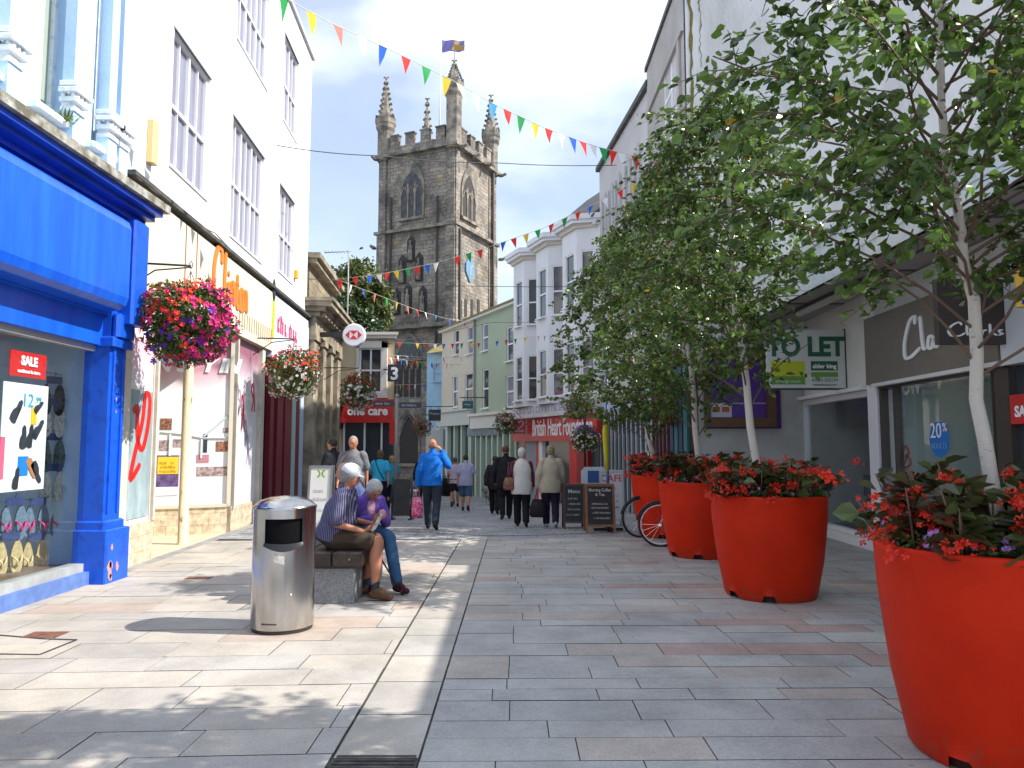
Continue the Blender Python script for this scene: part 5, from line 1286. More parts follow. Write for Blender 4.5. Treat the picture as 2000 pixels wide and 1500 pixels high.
    b = MB(M); b.box(d1 + .05, S, .05, .1, -.1, zf0 - .05); b.build('shop_window', mat('dark_shop_glass', (.04, .05, .06)), t)
    return t, sx
shops_t, SXR = shop_parade()
def light_tube():
    F = FR1; a, z = F.loc(1668, 598, -.25); c, z2 = F.loc(1702, 580, -.25)
    t = empty('canopy_light', F.pt(a, -.25, 3.98), 'long strip light fixed under the canopy above the empty shop', 'light'); p0 = at(1585, 640, 12.4); 
    b = MB(); b.box(5.0, 5.08, 10.6, 12.9, 3.86, 3.935); b.build('tube', mat('tube_white', (.6, .6, .58), .5), t)
    b = MB(); b.box(4.98, 5.10, 10.5, 13.0, 3.935, 3.98); b.build('housing', DARKG, t)
light_tube()
def circle_sticker():
    F = FR1; s_, z_ = F.loc(1835, 858, .0); r = abs(F.loc(1835, 823)[1] - z_); M = F.M
    t = empty('discount_sticker', F.pt(s_, 0, z_ - r), 'round blue 20% sticker on the glass of the taupe shoe shop', 'sticker')
    b = MB(M @ Matrix.Translation((s_, .0, z_)) @ Matrix.Rotation(R(90), 4, 'X')); b.lathe([(r, .0), (r, .006)], (0, 0), 40); b.build('disc', mat('sticker_blue', (.01, .17, .55), .4), t)
    text(t, 'lettering', M, s_ - .06, z_ + .02, '20', .28, TXT_W, off=-.012, ext=.002)
    text(t, 'lettering', M, s_ + .15, z_ + .1, '%', .16, TXT_W, off=-.012, ext=.002)
    text(t, 'lettering', M, s_, z_ - .12, 'ADULTS', .10, mat('sticker_pale', (.2, .42, .7), .5), off=-.012, ext=.002)
    # red and white window print
    t = empty('window_print', F.pt(F.loc(1770, 900)[0], .1, 1), 'tall faded red and white print inside the taupe shoe shop window', 'poster')
    for k, (px, py, col) in enumerate(((1768, 885, REDP), (1772, 905, REDP), (1766, 925, REDP), (1772, 945, REDP))):
        a, z = F.loc(px, py, .1); ribbon(t, 'printed_shape', M, [[(a - .09, z), (a + .02, z + .1), (a + .10, z), (a - .02, z - .05)]], .06, mat('faded_red', (.45, .08, .08), .5), off=.1, th=.005)
    text(t, 'lettering', M, F.loc(1772, 770, .1)[0], F.loc(1772, 770, .1)[1], 'NOW', .28, TXT_W, off=.1, ext=.003, bold=.01)
circle_sticker()
def frontal(name, px0, px1, py0, py1, Y, lab, cat='sign', th=.06):
    a = at(px0, py1, Y); c = at(px1, py0, Y); t = empty(name, ((a.x + c.x) / 2, Y, a.z), lab, cat)
    return t, a, c, Matrix.Translation((0, Y, 0))
def to_let():
    Y = 12.4; t, a, c, M = frontal('to_let_sign', 1498, 1647, 645, 758, Y, 'large white TO LET board with green letters fixed out from the wall')
    b = MB(M); b.bbox(a.x, c.x, -.03, .03, a.z, c.z, .005); b.build('board', mat('letting_white', (.66, .68, .66), .5, var=.08), t)
    b = MB(M); b.box(a.x - .03, c.x + .03, .0, .05, a.z - .03, a.z); b.box(c.x, c.x + .03, -.03, .05, a.z, c.z + .02); b.build('frame', DARKG, t)
    g = mat('letting_green', (.015, .12, .06), .5); W_ = c.x - a.x; H_ = c.z - a.z
    text(t, 'lettering', M, a.x + W_ * .5, a.z + H_ * .56, 'TO LET', .44, g, off=-.036, ext=.003, bold=.018, xs=.90)
    def rc(x0, x1, z0, z1, m, nm='panel'): 
        b = MB(M); b.box(a.x + x0 * W_, a.x + x1 * W_, -.036, -.03, a.z + z0 * H_, a.z + z1 * H_); b.build(nm, m, t)
    rc(.05, .48, .20, .46, mat('letting_lime', (.50, .55, .02), .5)); rc(.05, .48, .06, .20, mat('letting_midgreen', (.12, .30, .04), .5)); rc(.56, .90, .30, .46, g); rc(.56, .90, .19, .27, MATS['letting_midgreen'])
    text(t, 'lettering', M, a.x + .73 * W_, a.z + .34 * H_, 'alder king', .10, TXT_W, off=-.04, ext=.002, bold=.003)
    text(t, 'lettering', M, a.x + .73 * W_, a.z + .11 * H_, '01872 222174', .075, g, off=-.036, ext=.002)
    text(t, 'lettering', M, a.x + .73 * W_, a.z + .04 * H_, 'www.alderking.com', .05, g, off=-.036, ext=.002)
    text(t, 'lettering', M, a.x + .26 * W_, a.z + .09 * H_, 'lettings team', .08, MATS['letting_white'], off=-.04, ext=.002)
    b = MB(M); b.tube([(c.x - .1, .1, c.z - .1), (5.62, .1, c.z - .1)], .02, 6); b.tube([(c.x - .1, .1, a.z + .1), (5.62, .1, a.z + .1)], .02, 6); b.build('bracket', DARKG, t)
to_let()
def shoe_sign():
    Y = 8.1; t, a, c, M = frontal('projecting_shoe_sign', 1829, 1974, 546, 673, Y, 'dark square projecting sign with white handwritten name behind nearest birch')
    b = MB(M); b.bbox(a.x, c.x, -.04, .04, a.z, c.z, .01); b.build('board', mat('dark_taupe', (.05, .038, .034), .6), t)
    W_ = (c.x - a.x) * .62; x0 = a.x + (c.x - a.x) * .13; z0 = a.z + .07; H_ = .17
    SC = [[(.28, .82), (.22, 1.0), (.06, .75), (.0, .4), (.06, .12), (.22, .12), (.34, .3)], [(.40, 1.1), (.38, .5), (.40, .15)], [(.56, .55), (.48, .45), (.49, .18), (.56, .2), (.60, .5), (.61, .18)], [(.68, .52), (.69, .18), (.71, .42), (.79, .5)], [(.86, .9), (.86, .18)], [(.97, .52), (.88, .36), (1.0, .16)], [(1.12, .5), (1.05, .48), (1.06, .34), (1.12, .26), (1.03, .16)]]
    for st in SC: ribbon(t, 'letter', M, [[(x0 + x * W_, z0 + z * H_) for x, z in st]], .024, TXT_W, off=-.052, th=.012)
    b = MB(M); b.box(c.x, 5.42, -.02, .02, c.z - .12, c.z - .08); b.box(c.x, 5.42, -.02, .02, a.z + .08, a.z + .12); b.build('bracket', DARKG, t)
    Y = 7.4; t, a, c, M = frontal('yellow_sign', 1986, 2045, 516, 600, Y, 'small yellow and blue projecting sign at the right edge')
    b = MB(M); b.bbox(a.x, c.x, -.05, .05, a.z, c.z, .04); b.build('board', mat('sign_yellow', (.75, .42, .01), .4), t)
    b = MB(M); b.box(a.x + .02, c.x - .02, -.056, -.05, a.z + .02, a.z + .07); b.build('stripe', BLUE_D, t)
    text(t, 'lettering', M, a.x + .1, a.z + .14, 'S1', .16, NAVY, off=-.056, ext=.002)
    Y = 6.9; 
    F = FR1; s_, z_ = F.loc(1968, 772, -.06); s1, z1 = F.loc(2030, 826, -.06)
    t = empty('red_sale_panel', F.pt(s_, -.06, z1), 'red sale panel with white lettering in the rightmost shop window', 'sign')
    b = MB(F.M); b.box(s_, s1, -.04, .04, z1, z_); b.build('card', REDP, t)
    text(t, 'lettering', F.M, s_ + .25, z1 + .08, 'SALE', .16, TXT_W, off=-.046, ext=.002, bold=.006)
shoe_sign()
def chair():
    F = FR1; s_ = F.loc(1690, 1000, 1.2)[0]; p = F.pt(s_, 1.2, .12)
    t = empty('office_chair', p, 'dark plastic chair standing inside the empty shop', 'chair'); M = Matrix.Translation(p) @ Matrix.Rotation(R(140), 4, 'Z'); m = mat('dark_chair', (.04, .05, .07), .5)
    b = MB(M); b.bbox(-.22, .22, -.22, .22, .43, .47, .01); b.build('seat', m, t)
    b = MB(M); b.bbox(-.22, .22, .2, .24, .52, .92, .01); b.build('backrest', m, t)
    for x in (-.2, .2):
        for y in (-.2, .2): b = MB(M); b.tube([(x, y, 0), (x, y, .43 if y < 0 else .6)], .013, 6); b.build('leg', BLACK, t)
chair()

# ------------------------------------------------------------------ planters
PL = [(2.60, 4.02), (2.78, 8.14), (2.78, 11.02), (2.74, 13.35)]
PLANTER = mat('orange_planter', (.60, .024, .003), .5, vscale=2.2, spec=.15, col2=(.50, .018, .003), cpos=(.35, .65), bump=.04, bscale=60)
def scuffs():
    """scratches, faded patches and dried splashes of dirt on the pots"""
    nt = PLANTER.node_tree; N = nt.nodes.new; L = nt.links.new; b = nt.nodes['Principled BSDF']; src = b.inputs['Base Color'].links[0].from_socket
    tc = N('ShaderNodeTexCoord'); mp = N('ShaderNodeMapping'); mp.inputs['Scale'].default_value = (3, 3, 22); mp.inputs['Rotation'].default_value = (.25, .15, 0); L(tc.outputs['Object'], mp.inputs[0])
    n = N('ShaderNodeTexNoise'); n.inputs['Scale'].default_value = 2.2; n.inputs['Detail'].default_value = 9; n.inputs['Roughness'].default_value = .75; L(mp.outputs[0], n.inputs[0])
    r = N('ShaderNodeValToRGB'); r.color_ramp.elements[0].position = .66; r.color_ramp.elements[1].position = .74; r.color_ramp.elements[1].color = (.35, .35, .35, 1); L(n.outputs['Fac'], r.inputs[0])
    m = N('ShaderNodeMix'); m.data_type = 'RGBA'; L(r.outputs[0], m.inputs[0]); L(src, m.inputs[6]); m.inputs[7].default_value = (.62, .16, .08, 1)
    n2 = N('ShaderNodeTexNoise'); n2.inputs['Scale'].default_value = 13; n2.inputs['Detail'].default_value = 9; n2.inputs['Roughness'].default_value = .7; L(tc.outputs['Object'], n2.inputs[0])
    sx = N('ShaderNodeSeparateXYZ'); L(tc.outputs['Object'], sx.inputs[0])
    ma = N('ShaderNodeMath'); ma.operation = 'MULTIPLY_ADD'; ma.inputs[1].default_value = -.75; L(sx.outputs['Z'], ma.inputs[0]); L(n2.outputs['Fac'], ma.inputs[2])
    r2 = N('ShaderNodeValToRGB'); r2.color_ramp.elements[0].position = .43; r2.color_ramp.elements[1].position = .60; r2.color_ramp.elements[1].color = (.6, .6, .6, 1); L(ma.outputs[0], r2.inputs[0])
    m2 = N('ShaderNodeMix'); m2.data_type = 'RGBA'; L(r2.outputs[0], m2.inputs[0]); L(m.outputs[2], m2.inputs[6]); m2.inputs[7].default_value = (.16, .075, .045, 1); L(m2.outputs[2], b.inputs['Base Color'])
scuffs()
def planter(i, x, y):
    labs = ['giant orange-red planter at the right edge, nearest of the row', 'orange-red planter second in the row, in front of the empty shop', 'orange-red planter third in the row with bicycle wheels behind it', 'orange-red planter farthest in the row, next to the cafe signs']
    t = empty('planter', (x, y, 0), labs[i], 'planter', 'orange planters along the street')
    n = 96; H = 1.07
    prof = [(.455, 0), (.475, .03), (.505, .18), (.545, .38), (.572, .60), (.595, .82), (.607, H - .03), (.612, H), (.602, H + .008), (.582, H), (.572, H - .05), (.55, .85)]
    vs = []; fs = []
    notch = [R(199), R(250), R(20), R(70), R(120)]
    if i == 0: notch = [R(212), R(268), R(0), R(50), R(100)]
    for j in range(n):
        a = 2 * math.pi * j / n
        nn = min(abs((a - q + math.pi) % (2 * math.pi) - math.pi) for q in notch)
        z0 = .075 if nn < .105 else (.0 if nn > .135 else .075)
        for k, (r, z) in enumerate(prof):
            if k == 0: z = z0; r = .455 + z0 * .6
            if k == 1: z = max(z, z0 + .012); r = .475 + (z - .03) * .3
            vs.append((x + r * math.cos(a), y + r * math.sin(a), z))
    K = len(prof)
    for j in range(n):
        j2 = (j + 1) % n
        for k in range(K - 1): fs.append((j * K + k, j2 * K + k, j2 * K + k + 1, j * K + k + 1))
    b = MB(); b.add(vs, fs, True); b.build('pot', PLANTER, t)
    b = MB(); b.lathe([(.42, .0), (.44, .12)], (x, y), 32); b.build('base_shadow_ring', mat('pot_notch_shade', (.05, .015, .01), .9), t)  # dark ring behind the foot notches stands in for shade under the pot
    b = MB(); b.lathe([(.56, .93), (.3, .97), (.01, .98)], (x, y), 32); b.build('soil', mat('soil', (.035, .025, .018), .95, bump=1, bscale=30), t)
    return t
for i, (x, y) in enumerate(PL): planter(i, x, y)

# ------------------------------------------------------------------ foliage and flower generators
def leaves_mesh(P, D, Nn, Ls, wr=.62, fold=.25):
    """P base, D direction, Nn approx normal, Ls lengths -> verts, quads (two per leaf)"""
    D = D / np.linalg.norm(D, axis=1, keepdims=True)
    Sd = np.cross(D, Nn); Sd /= np.linalg.norm(Sd, axis=1, keepdims=True) + 1e-9
    Nn = np.cross(Sd, D); l = Ls[:, None]
    w_ = l * wr * .5
    up = Nn * w_ * fold
    v = [P, P + D * l * .28 + Sd * w_ * .95 + up, P + D * l * .62 + Sd * w_ * .8 + up - Nn * l * .02, P + D * l - Nn * l * .10, P + D * l * .62 - Sd * w_ * .8 + up - Nn * l * .02, P + D * l * .28 - Sd * w_ * .95 + up]
    V = np.stack(v, axis=1).reshape(-1, 3); n = len(P); b = np.arange(n)[:, None] * 6
    F = np.concatenate([b + np.array([[0, 1, 2, 3]]), b + np.array([[0, 3, 4, 5]])], axis=0)
    return V, F
def petals_mesh(Pc, Nn, size, rng, npet=5, cup=.35):
    n = len(Pc); Nn = Nn / np.linalg.norm(Nn, axis=1, keepdims=True)
    ref = rng.normal(size=(n, 3)); U = np.cross(Nn, ref); U /= np.linalg.norm(U, axis=1, keepdims=True); W = np.cross(Nn, U)
    Vs = []; Fs = []; sz = size[:, None]
    for k in range(npet):
        a = 2 * math.pi * k / npet; d = U * math.cos(a) + W * math.sin(a); s = -U * math.sin(a) + W * math.cos(a)
        v = np.stack([Pc, Pc + (d * .6 + s * .38 + Nn * cup * .35) * sz, Pc + (d * 1.0 + Nn * cup) * sz, Pc + (d * .6 - s * .38 + Nn * cup * .35) * sz], axis=1)
        Vs.append(v.reshape(-1, 3)); Fs.append(np.arange(n * 4).reshape(-1, 4) + k * n * 4)
    return np.concatenate(Vs), np.concatenate(Fs)
def leafmat(name, c, island=.45, trans=.35, rough=.4, c2=None):
    return mat(name, c, rough, island=island, trans=trans, col2=c2, vscale=1.2, spec=.6)
BIRCH = leafmat('birch_leaf', (.098, .168, .030), .62, .38, .24)
BEGL = leafmat('begonia_leaf', (.075, .125, .03), .5, .25, .32, (.070, .050, .022))
HERB = leafmat('trailing_leaf', (.085, .14, .03), .5, .3, .5)
REDF = mat('red_petal', (.80, .035, .012), .5, island=.25, trans=.25)
REDD = mat('dark_red_petal', (.32, .008, .02), .5, island=.3, trans=.25)
MAGF = mat('magenta_petal', (.62, .012, .17), .5, island=.3, trans=.25)
PURF = mat('purple_petal', (.13, .03, .40), .5, island=.3, trans=.25)
LILF = mat('lilac_petal', (.40, .20, .55), .5, island=.3, trans=.25)
WHF = mat('white_petal', (.78, .76, .70), .5, island=.1, trans=.25)
def rand_dirs(n, rng):
    d = rng.normal(size=(n, 3)); return d / np.linalg.norm(d, axis=1, keepdims=True)
def begonias(i, x, y):
    rng = np.random.default_rng(20 + i); near = i == 0
    wh = ['in the nearest planter at the right edge', 'in the second planter before the empty shop', 'in the third planter near the bicycles', 'in the farthest planter by the cafe signs'][i]
    t = empty('begonia_bed', (x, y, 1.0), 'red begonias with dark leaves ' + wh, 'flowers', 'flower beds in the planters')
    # clumps of stems
    nst = 70; ang = rng.uniform(0, 6.28, nst); rad = .52 * np.sqrt(rng.uniform(.05, 1, nst)); hx = x + rad * np.cos(ang); hy = y + rad * np.sin(ang)
    hh = (.28 + .16 * rng.random(nst)) * (1.08 - .35 * (rad / .6) ** 2) * (1.12 if i in (2, 0) else 1)
    b = MB()
    tips = []
    for k in range(nst):
        ox, oy = .12 * math.cos(ang[k]), .12 * math.sin(ang[k]); p0 = Vector((hx[k], hy[k], .95)); p2 = Vector((hx[k] + ox * rng.uniform(.3, 1.6), hy[k] + oy * rng.uniform(.3, 1.6), 1.0 + hh[k]))
        b.tube([p0, (p0 + p2) / 2 + Vector((0, 0, .03)), p2], [.008, .006, .004], 5); tips.append((p0, p2))
    b.build('stem', mat('begonia_stem', (.14, .07, .04), .6), t)
    P = []; D = []; L_ = []
    for p0, p2 in tips:
        for q in range(13):
            f = rng.uniform(.25, 1.0); p = p0.lerp(p2, f); a = rng.uniform(0, 6.28); d = Vector((math.cos(a), math.sin(a), rng.uniform(-.15, .7)))
            P.append(p + Vector((d.x, d.y, .1)) * .03); D.append(d); L_.append(rng.uniform(.07, .15))
    P = np.array(P); D = np.array(D); L_ = np.array(L_); Nn = np.tile([0, 0, 1.0], (len(P), 1)) + rng.normal(size=(len(P), 3)) * .45
    V, Fq = leaves_mesh(P, D, Nn, L_, .85, .3); np_mesh('begonia_leaves', V, Fq, BEGL, t)
    # red flower clusters, hanging mostly at the rim of the mound
    nc = 88; a = rng.uniform(0, 6.28, nc); r = rng.uniform(.42, .70, nc); z = 1.02 + rng.uniform(.08, .36, nc) - (r - .42) * .30
    cx = x + r * np.cos(a); cy = y + r * np.sin(a)
    top = rng.random(nc) < .25; cx = np.where(top, x + .35 * rng.normal(size=nc), cx); cy = np.where(top, y + .35 * rng.normal(size=nc), cy); z = np.where(top, 1.0 + rng.uniform(.3, .45, nc), z)
    c = np.stack([cx, cy, z], 1); Pc = (c[:, None, :] + rng.normal(size=(nc, 12, 3)) * np.array([.034, .034, .022])).reshape(-1, 3)
    Nn = rand_dirs(len(Pc), rng) + np.array([0, -.3, .2]); V, Fq = petals_mesh(Pc, Nn, rng.uniform(.016, .028, len(Pc)), rng, 4, .5); np_mesh('red_flowers', V, Fq, REDF, t)
    # edging
    n = 1500; a = rng.uniform(0, 6.28, n); r = .38 + .22 * rng.random(n) ** .6; P = np.stack([x + r * np.cos(a), y + r * np.sin(a), 1.05 + rng.uniform(-.01, .12, n) * (1 - (r - .4) * 1.2)], 1)
    D = rand_dirs(n, rng) * np.array([1, 1, .5]) + np.stack([np.cos(a), np.sin(a), 0 * a], 1) * .5; V, Fq = leaves_mesh(P, D, rand_dirs(n, rng) + np.array([0, 0, 1.0]), rng.uniform(.02, .04, n), .6); np_mesh('edging_leaves', V, Fq, HERB, t)
    n = 90; a = rng.uniform(0, 6.28, n); r = rng.uniform(.48, .625, n); Pc = np.stack([x + r * np.cos(a), y + r * np.sin(a), 1.09 + rng.uniform(-.02, .09, n)], 1)
    V, Fq = petals_mesh(Pc, np.stack([np.cos(a), np.sin(a), .5 + 0 * a], 1), rng.uniform(.012, .02, n), rng, 5, .3); np_mesh('lilac_flowers', V, Fq, LILF, t)
for i, (x, y) in enumerate(PL): begonias(i, x, y)

# ------------------------------------------------------------------ birch trees
BARK = mat('birch_bark', (.56, .50, .43), .8, vscale=6, col2=(.10, .08, .07), cpos=(.33, .40), bump=.3, bscale=25, stretch=(1, 1, 3.5))
TWIG = mat('birch_twig', (.14, .085, .055), .8)
def birch(i, base, path, cz0, cz1, rx, ry, ctr, nl, per, leaf, lab, seed, dens=1.0, tr=.045):
    rng = np.random.default_rng(seed); rr = random.Random(seed)
    t = empty('birch_tree', base, lab, 'tree', 'birch trees in the planters')
    path = [Vector(p) for p in path]
    def along(f):
        f = max(0, min(.9999, f)) * (len(path) - 1); k = int(f); return path[k].lerp(path[k + 1], f - k)
    k = 14; b = MB(); b.tube([along(j / k) + Vector((.012 * math.sin(j * 1.7), .012 * math.cos(j * 2.1), 0)) for j in range(k + 1)], [tr * (1 - .8 * j / k) + .006 for j in range(k + 1)], 10)
    b.build('trunk', BARK, t)
    limbs = MB(); P = []; D = []
    z0 = path[0].z; z1 = path[-1].z
    for j in range(nl):
        f = (cz0 - z0) / (z1 - z0) * .72 + (1 - (cz0 - z0) / (z1 - z0) * .72) * (j / nl) ** .9
        s = along(f); az = j * 2.399 + rr.uniform(-.4, .4)
        # target on the crown ellipsoid
        zt = cz0 + (cz1 - cz0) * (.08 + .92 * ((j + rr.random()) / nl)) 
        h = (zt - cz0) / (cz1 - cz0); prof = math.sqrt(max(.05, 1 - (2 * h - .85) ** 2 / 1.45)) * rr.uniform(.72, 1.08)
        e = Vector((ctr[0] + rx * prof * math.cos(az), ctr[1] + ry * prof * math.sin(az), zt))
        m = s.lerp(e, .5) + Vector((0, 0, .18 + .25 * h)); q = [s]
        for u in (.2, .4, .6, .8, 1.0):
            p = s * (1 - u) ** 2 + m * 2 * u * (1 - u) + e * u * u; q.append(p + Vector((rr.uniform(-1, 1), rr.uniform(-1, 1), rr.uniform(-1, 1))) * .035)
        if q[-1].z < q[-2].z: pass
        limbs.tube(q, [tr * .22 * (1 - .75 * v / 5) + .002 for v in range(6)], 5, False)
        for w_ in range(per):
            u = rr.uniform(.22, 1.0); kk = min(4, int(u * 5)); p = q[kk].lerp(q[kk + 1], u * 5 - kk)
            dr = (e - s).normalized(); d = Vector((rr.gauss(0, 1), rr.gauss(0, 1), rr.gauss(-.05, .6))).normalized() * .8 + dr * .5; ln = rr.uniform(.22, .55) * (1.05 - .3 * u)
            if i == 1 and p.x > 2.9 and p.z < 3.45: continue
            if i == 0 and p.z < 2.42: continue
            p1 = p + d * ln * .5; p2 = p + d * ln + Vector((0, 0, -.28 * ln))
            limbs.tube([p, p1, p2], [.0045, .003, .0018], 3, False)
            nlv = int(rr.randint(9, 15) * dens)
            for x in range(nlv):
                g = (x + rr.random()) / nlv; pp = p.lerp(p1, g * 2) if g < .5 else p1.lerp(p2, g * 2 - 1)
                P.append(pp + Vector((rr.gauss(0, 1), rr.gauss(0, 1), rr.gauss(0, 1))) * .022); D.append((d.x + rr.gauss(0, .8), d.y + rr.gauss(0, .8), -.55 + rr.gauss(0, .5)))
    limbs.build('branches', TWIG, t)
    P = np.array(P); D = np.array(D); n = len(P)
    Nn = rng.normal(size=(n, 3)) + np.array([0, 0, .5]); L_ = leaf * rng.uniform(.65, 1.15, n)
    yel = rng.random(n) < (.004 if i else .0015)
    V, Fq = leaves_mesh(P[~yel], D[~yel], Nn[~yel], L_[~yel], .74); np_mesh('crown', V, Fq, BIRCH, t)
    if yel.sum():
        V, Fq = leaves_mesh(P[yel], D[yel], Nn[yel], L_[yel] * 1.1, .78); np_mesh('yellow_leaves', V, Fq, mat('yellow_leaf', (.60, .36, .03), .5, trans=.4), t)
    return n
def tp(i, pts, Y0, Y1=None):
    out = []
    for k, (px, py) in enumerate(pts): out.append(at(px, py, Y0 + ((Y1 or Y0) - Y0) * k / (len(pts) - 1)))
    return out
q = tp(0, [(1945, 1010), (1926, 880), (1908, 740), (1896, 560), (1878, 450), (1850, 330), (1838, 150), (1830, -60), (1822, -330)], 4.02, 3.9); q[0].z = .95
birch(0, (q[0].x, q[0].y, .95), q, 2.38, 4.6, 1.62, .80, (2.42, 3.38), 60, 13, .070, 'nearest birch at the right with open crown of large glossy leaves', 11, 1.0, .034)
q = tp(1, [(1488, 965), (1475, 885), (1450, 700), (1432, 560), (1425, 400), (1420, 290), (1415, 215)], 8.1); q[0].z = .95
birch(1, (q[0].x, q[0].y, .95), q, 2.45, 5.25, 1.18, 1.05, (2.30, 8.1), 64, 15, .070, 'birch second in the row with leaning white trunk before the purple noticeboard', 12, 1.0, .042)
q = tp(2, [(1368, 930), (1362, 870), (1352, 750), (1335, 600), (1320, 480), (1310, 380), (1305, 310)], 11.0); q[0].z = .95
birch(2, (q[0].x, q[0].y, .95), q, 2.25, 5.0, 1.2, 1.1, (2.30, 11.0), 60, 13, .078, 'birch third in the row, dense crown reaching over the bicycles', 13)
q = tp(3, [(1284, 930), (1272, 872), (1258, 820), (1235, 700), (1225, 600), (1215, 500), (1212, 440)], 13.35); q[0].z = .95
birch(3, (q[0].x, q[0].y, .95), q, 2.0, 4.85, 1.25, 1.2, (1.98, 13.35), 60, 13, .08, 'birch farthest in the row, leaning trunk, crown beside the charity shop', 14)
# tree beyond the bank, by the church
def bushy(name, c, rx, ry, rz, n, leaf, m, lab, seed, trunk_z):
    rng = np.random.default_rng(seed); t = empty(name, (c[0], c[1], trunk_z), lab, 'tree', None)
    b = MB(); b.tube([(c[0], c[1], trunk_z), (c[0] + .2, c[1], c[2] - rz * .3), (c[0] - .1, c[1], c[2] + rz * .4)], [.4, .28, .08], 8)
    for k in range(8):
        a = k * .8; b.tube([(c[0], c[1], c[2] - rz * .4), (c[0] + rx * .6 * math.cos(a), c[1] + ry * .6 * math.sin(a), c[2] + rz * .2 * math.sin(k * 2.1))], [.16, .03], 5)
    b.build('trunk', mat('bark_brown', (.10, .075, .055), .9), t)
    nc = 90; d = rand_dirs(nc, rng); rad = rng.uniform(.45, 1.0, nc)[:, None]; cc = d * rad * np.array([rx, ry, rz]) * .92
    idx = rng.integers(0, nc, n); P = cc[idx] + rng.normal(size=(n, 3)) * np.array([rx, ry, rz]) * .11 + np.array(c)
    V, Fq = leaves_mesh(P, rand_dirs(n, rng), rand_dirs(n, rng) + np.array([0, 0, .6]), rng.uniform(.6, 1.2, n) * leaf, .8); np_mesh('crown', V, Fq, m, t)
SYC = leafmat('sycamore_leaf', (.10, .125, .025), .5, .3, .5)
c = at(700, 555, 46); bushy('sycamore_tree', (c.x, 46, c.z - 1.1), 2.3, 2.2, 2.6, 14000, .30, SYC, 'broad sycamore tree left of the church tower', 5, -1)
c = at(672, 640, 42); bushy('dark_shrub', (c.x, 42, c.z - .6), 2.2, 1.8, 2.2, 9000, .26, leafmat('holly_leaf', (.03, .06, .015), .5, .2, .4), 'dark evergreen tree low beside the bank cornice', 6, -1)
# ------------------------------------------------------------------ street furniture
STEEL = mat('brushed_steel', (.56, .54, .52), .20, metal=1.0, var=.22, vscale=5, stretch=(1, 1, .25), bump=.02, bscale=6)
def litter_bin():
    x, y = -2.02, 6.68; r = .268
    t = empty('litter_bin', (x, y, 0), 'round stainless steel litter bin with open slot and domed lid', 'litter bin')
    n = 72; zs = [.035, .05, .2, .5, .72, .755, .97, 1.03, 1.05]
    a0, a1 = R(252), R(318)
    b = MB(); vs = []
    for z in zs:
        for j in range(n): a = 2 * math.pi * j / n; vs.append((x + r * math.cos(a), y + r * math.sin(a), z))
    fs = []
    for i in range(len(zs) - 1):
        for j in range(n):
            am = 2 * math.pi * (j + .5) / n
            if zs[i] >= .75 and zs[i + 1] <= .975 and a0 < am < a1: continue
            fs.append((i * n + j, i * n + (j + 1) % n, (i + 1) * n + (j + 1) % n, (i + 1) * n + j))
    b.add(vs, fs, True)
    b.build('body', STEEL, t)
    b = MB(); b.lathe([(r - .012, 0), (r - .004, .035)], (x, y), 48); b.build('base', mat('bin_base', (.03, .028, .025), .6), t)
    b = MB(); b.lathe([(r + .006, 1.045), (r + .008, 1.065), (r - .005, 1.075), (r * .8, 1.115), (r * .45, 1.145), (.02, 1.155)], (x, y), 60); b.build('lid', STEEL, t)
    # inner box seen through the slot
    dk = mat('bin_inside', (.006, .006, .007), .8, spec=.05)
    b = MB(); b.lathe([(r - .02, .70), (r - .02, 1.03)], (x, y), 36, caps=False); b.lathe([(.01, .705), (r - .02, .705)], (x, y), 36, caps=False); b.build('liner', dk, t)
    b = MB(Matrix.Translation((x, y, 0)) @ Matrix.Rotation(R(15), 4, 'Z'))
    b.box(-.13, .13, -.10, .16, .885, .89); b.box(-.13, .13, -.1, .16, .97, .975); b.add([(-.13, -.16, .81), (.13, -.16, .81), (.13, -.02, .885), (-.13, -.02, .885)], [(0, 1, 2, 3)])
    b.build('stub_plate', mat('steel_plate', (.62, .58, .52), .4, metal=.7), t)
    # curved lip below the slot
    b = MB(); vs = []; m_ = 14
    for k in range(m_ + 1):
        a = a0 - .06 + (a1 - a0 + .12) * k / m_; dz = -.05 * math.sin(math.pi * k / m_)
        for rr_, z in ((r + .002, .77 + dz * .2), (r + .012, .745 + dz), (r - .03, .775 + dz * .3)): vs.append((x + rr_ * math.cos(a), y + rr_ * math.sin(a), z))
    b.add(vs, [(k * 3 + j, k * 3 + 3 + j, k * 3 + 4 + j, k * 3 + 1 + j) for k in range(m_) for j in range(2)]); b.build('slot_lip', BLACK, t)
    def patch(am, z0, z1, w_, tilt, m, nm):
        b = MB(); vs = []
        for k in range(6):
            a = am + (k / 5 - .5) * w_; dz = (k / 5 - .5) * tilt
            vs += [(x + (r + .002) * math.cos(a), y + (r + .002) * math.sin(a), z0 + dz), (x + (r + .002) * math.cos(a), y + (r + .002) * math.sin(a), z1 + dz)]
        b.add(vs, [(2 * k, 2 * k + 2, 2 * k + 3, 2 * k + 1) for k in range(5)]); b.build(nm, m, t)
    patch(R(278), .60, .67, .34, -.03, mat('sticker_paper', (.62, .60, .56), .6, var=.4, vscale=30), 'sticker')
    patch(R(262), .085, .098, .52, 0, mat('label_ink', (.12, .10, .08), .7, var=.7, vscale=60), 'name_strip')
    b = MB(); a = R(300); b.ell((x + r * math.cos(a), y + r * math.sin(a), .33), .013, .013, .013, 10, 8); b.build('lock', STEEL, t)
litter_bin()
WOOD = mat('dark_bench_wood', (.060, .040, .033), .5, var=.5, vscale=5, stretch=(6, .6, 6), bump=.15, bscale=30)
GRAN = mat('granite_block', (.30, .305, .315), .7, vscale=70, col2=(.17, .17, .18), cpos=(.4, .6))
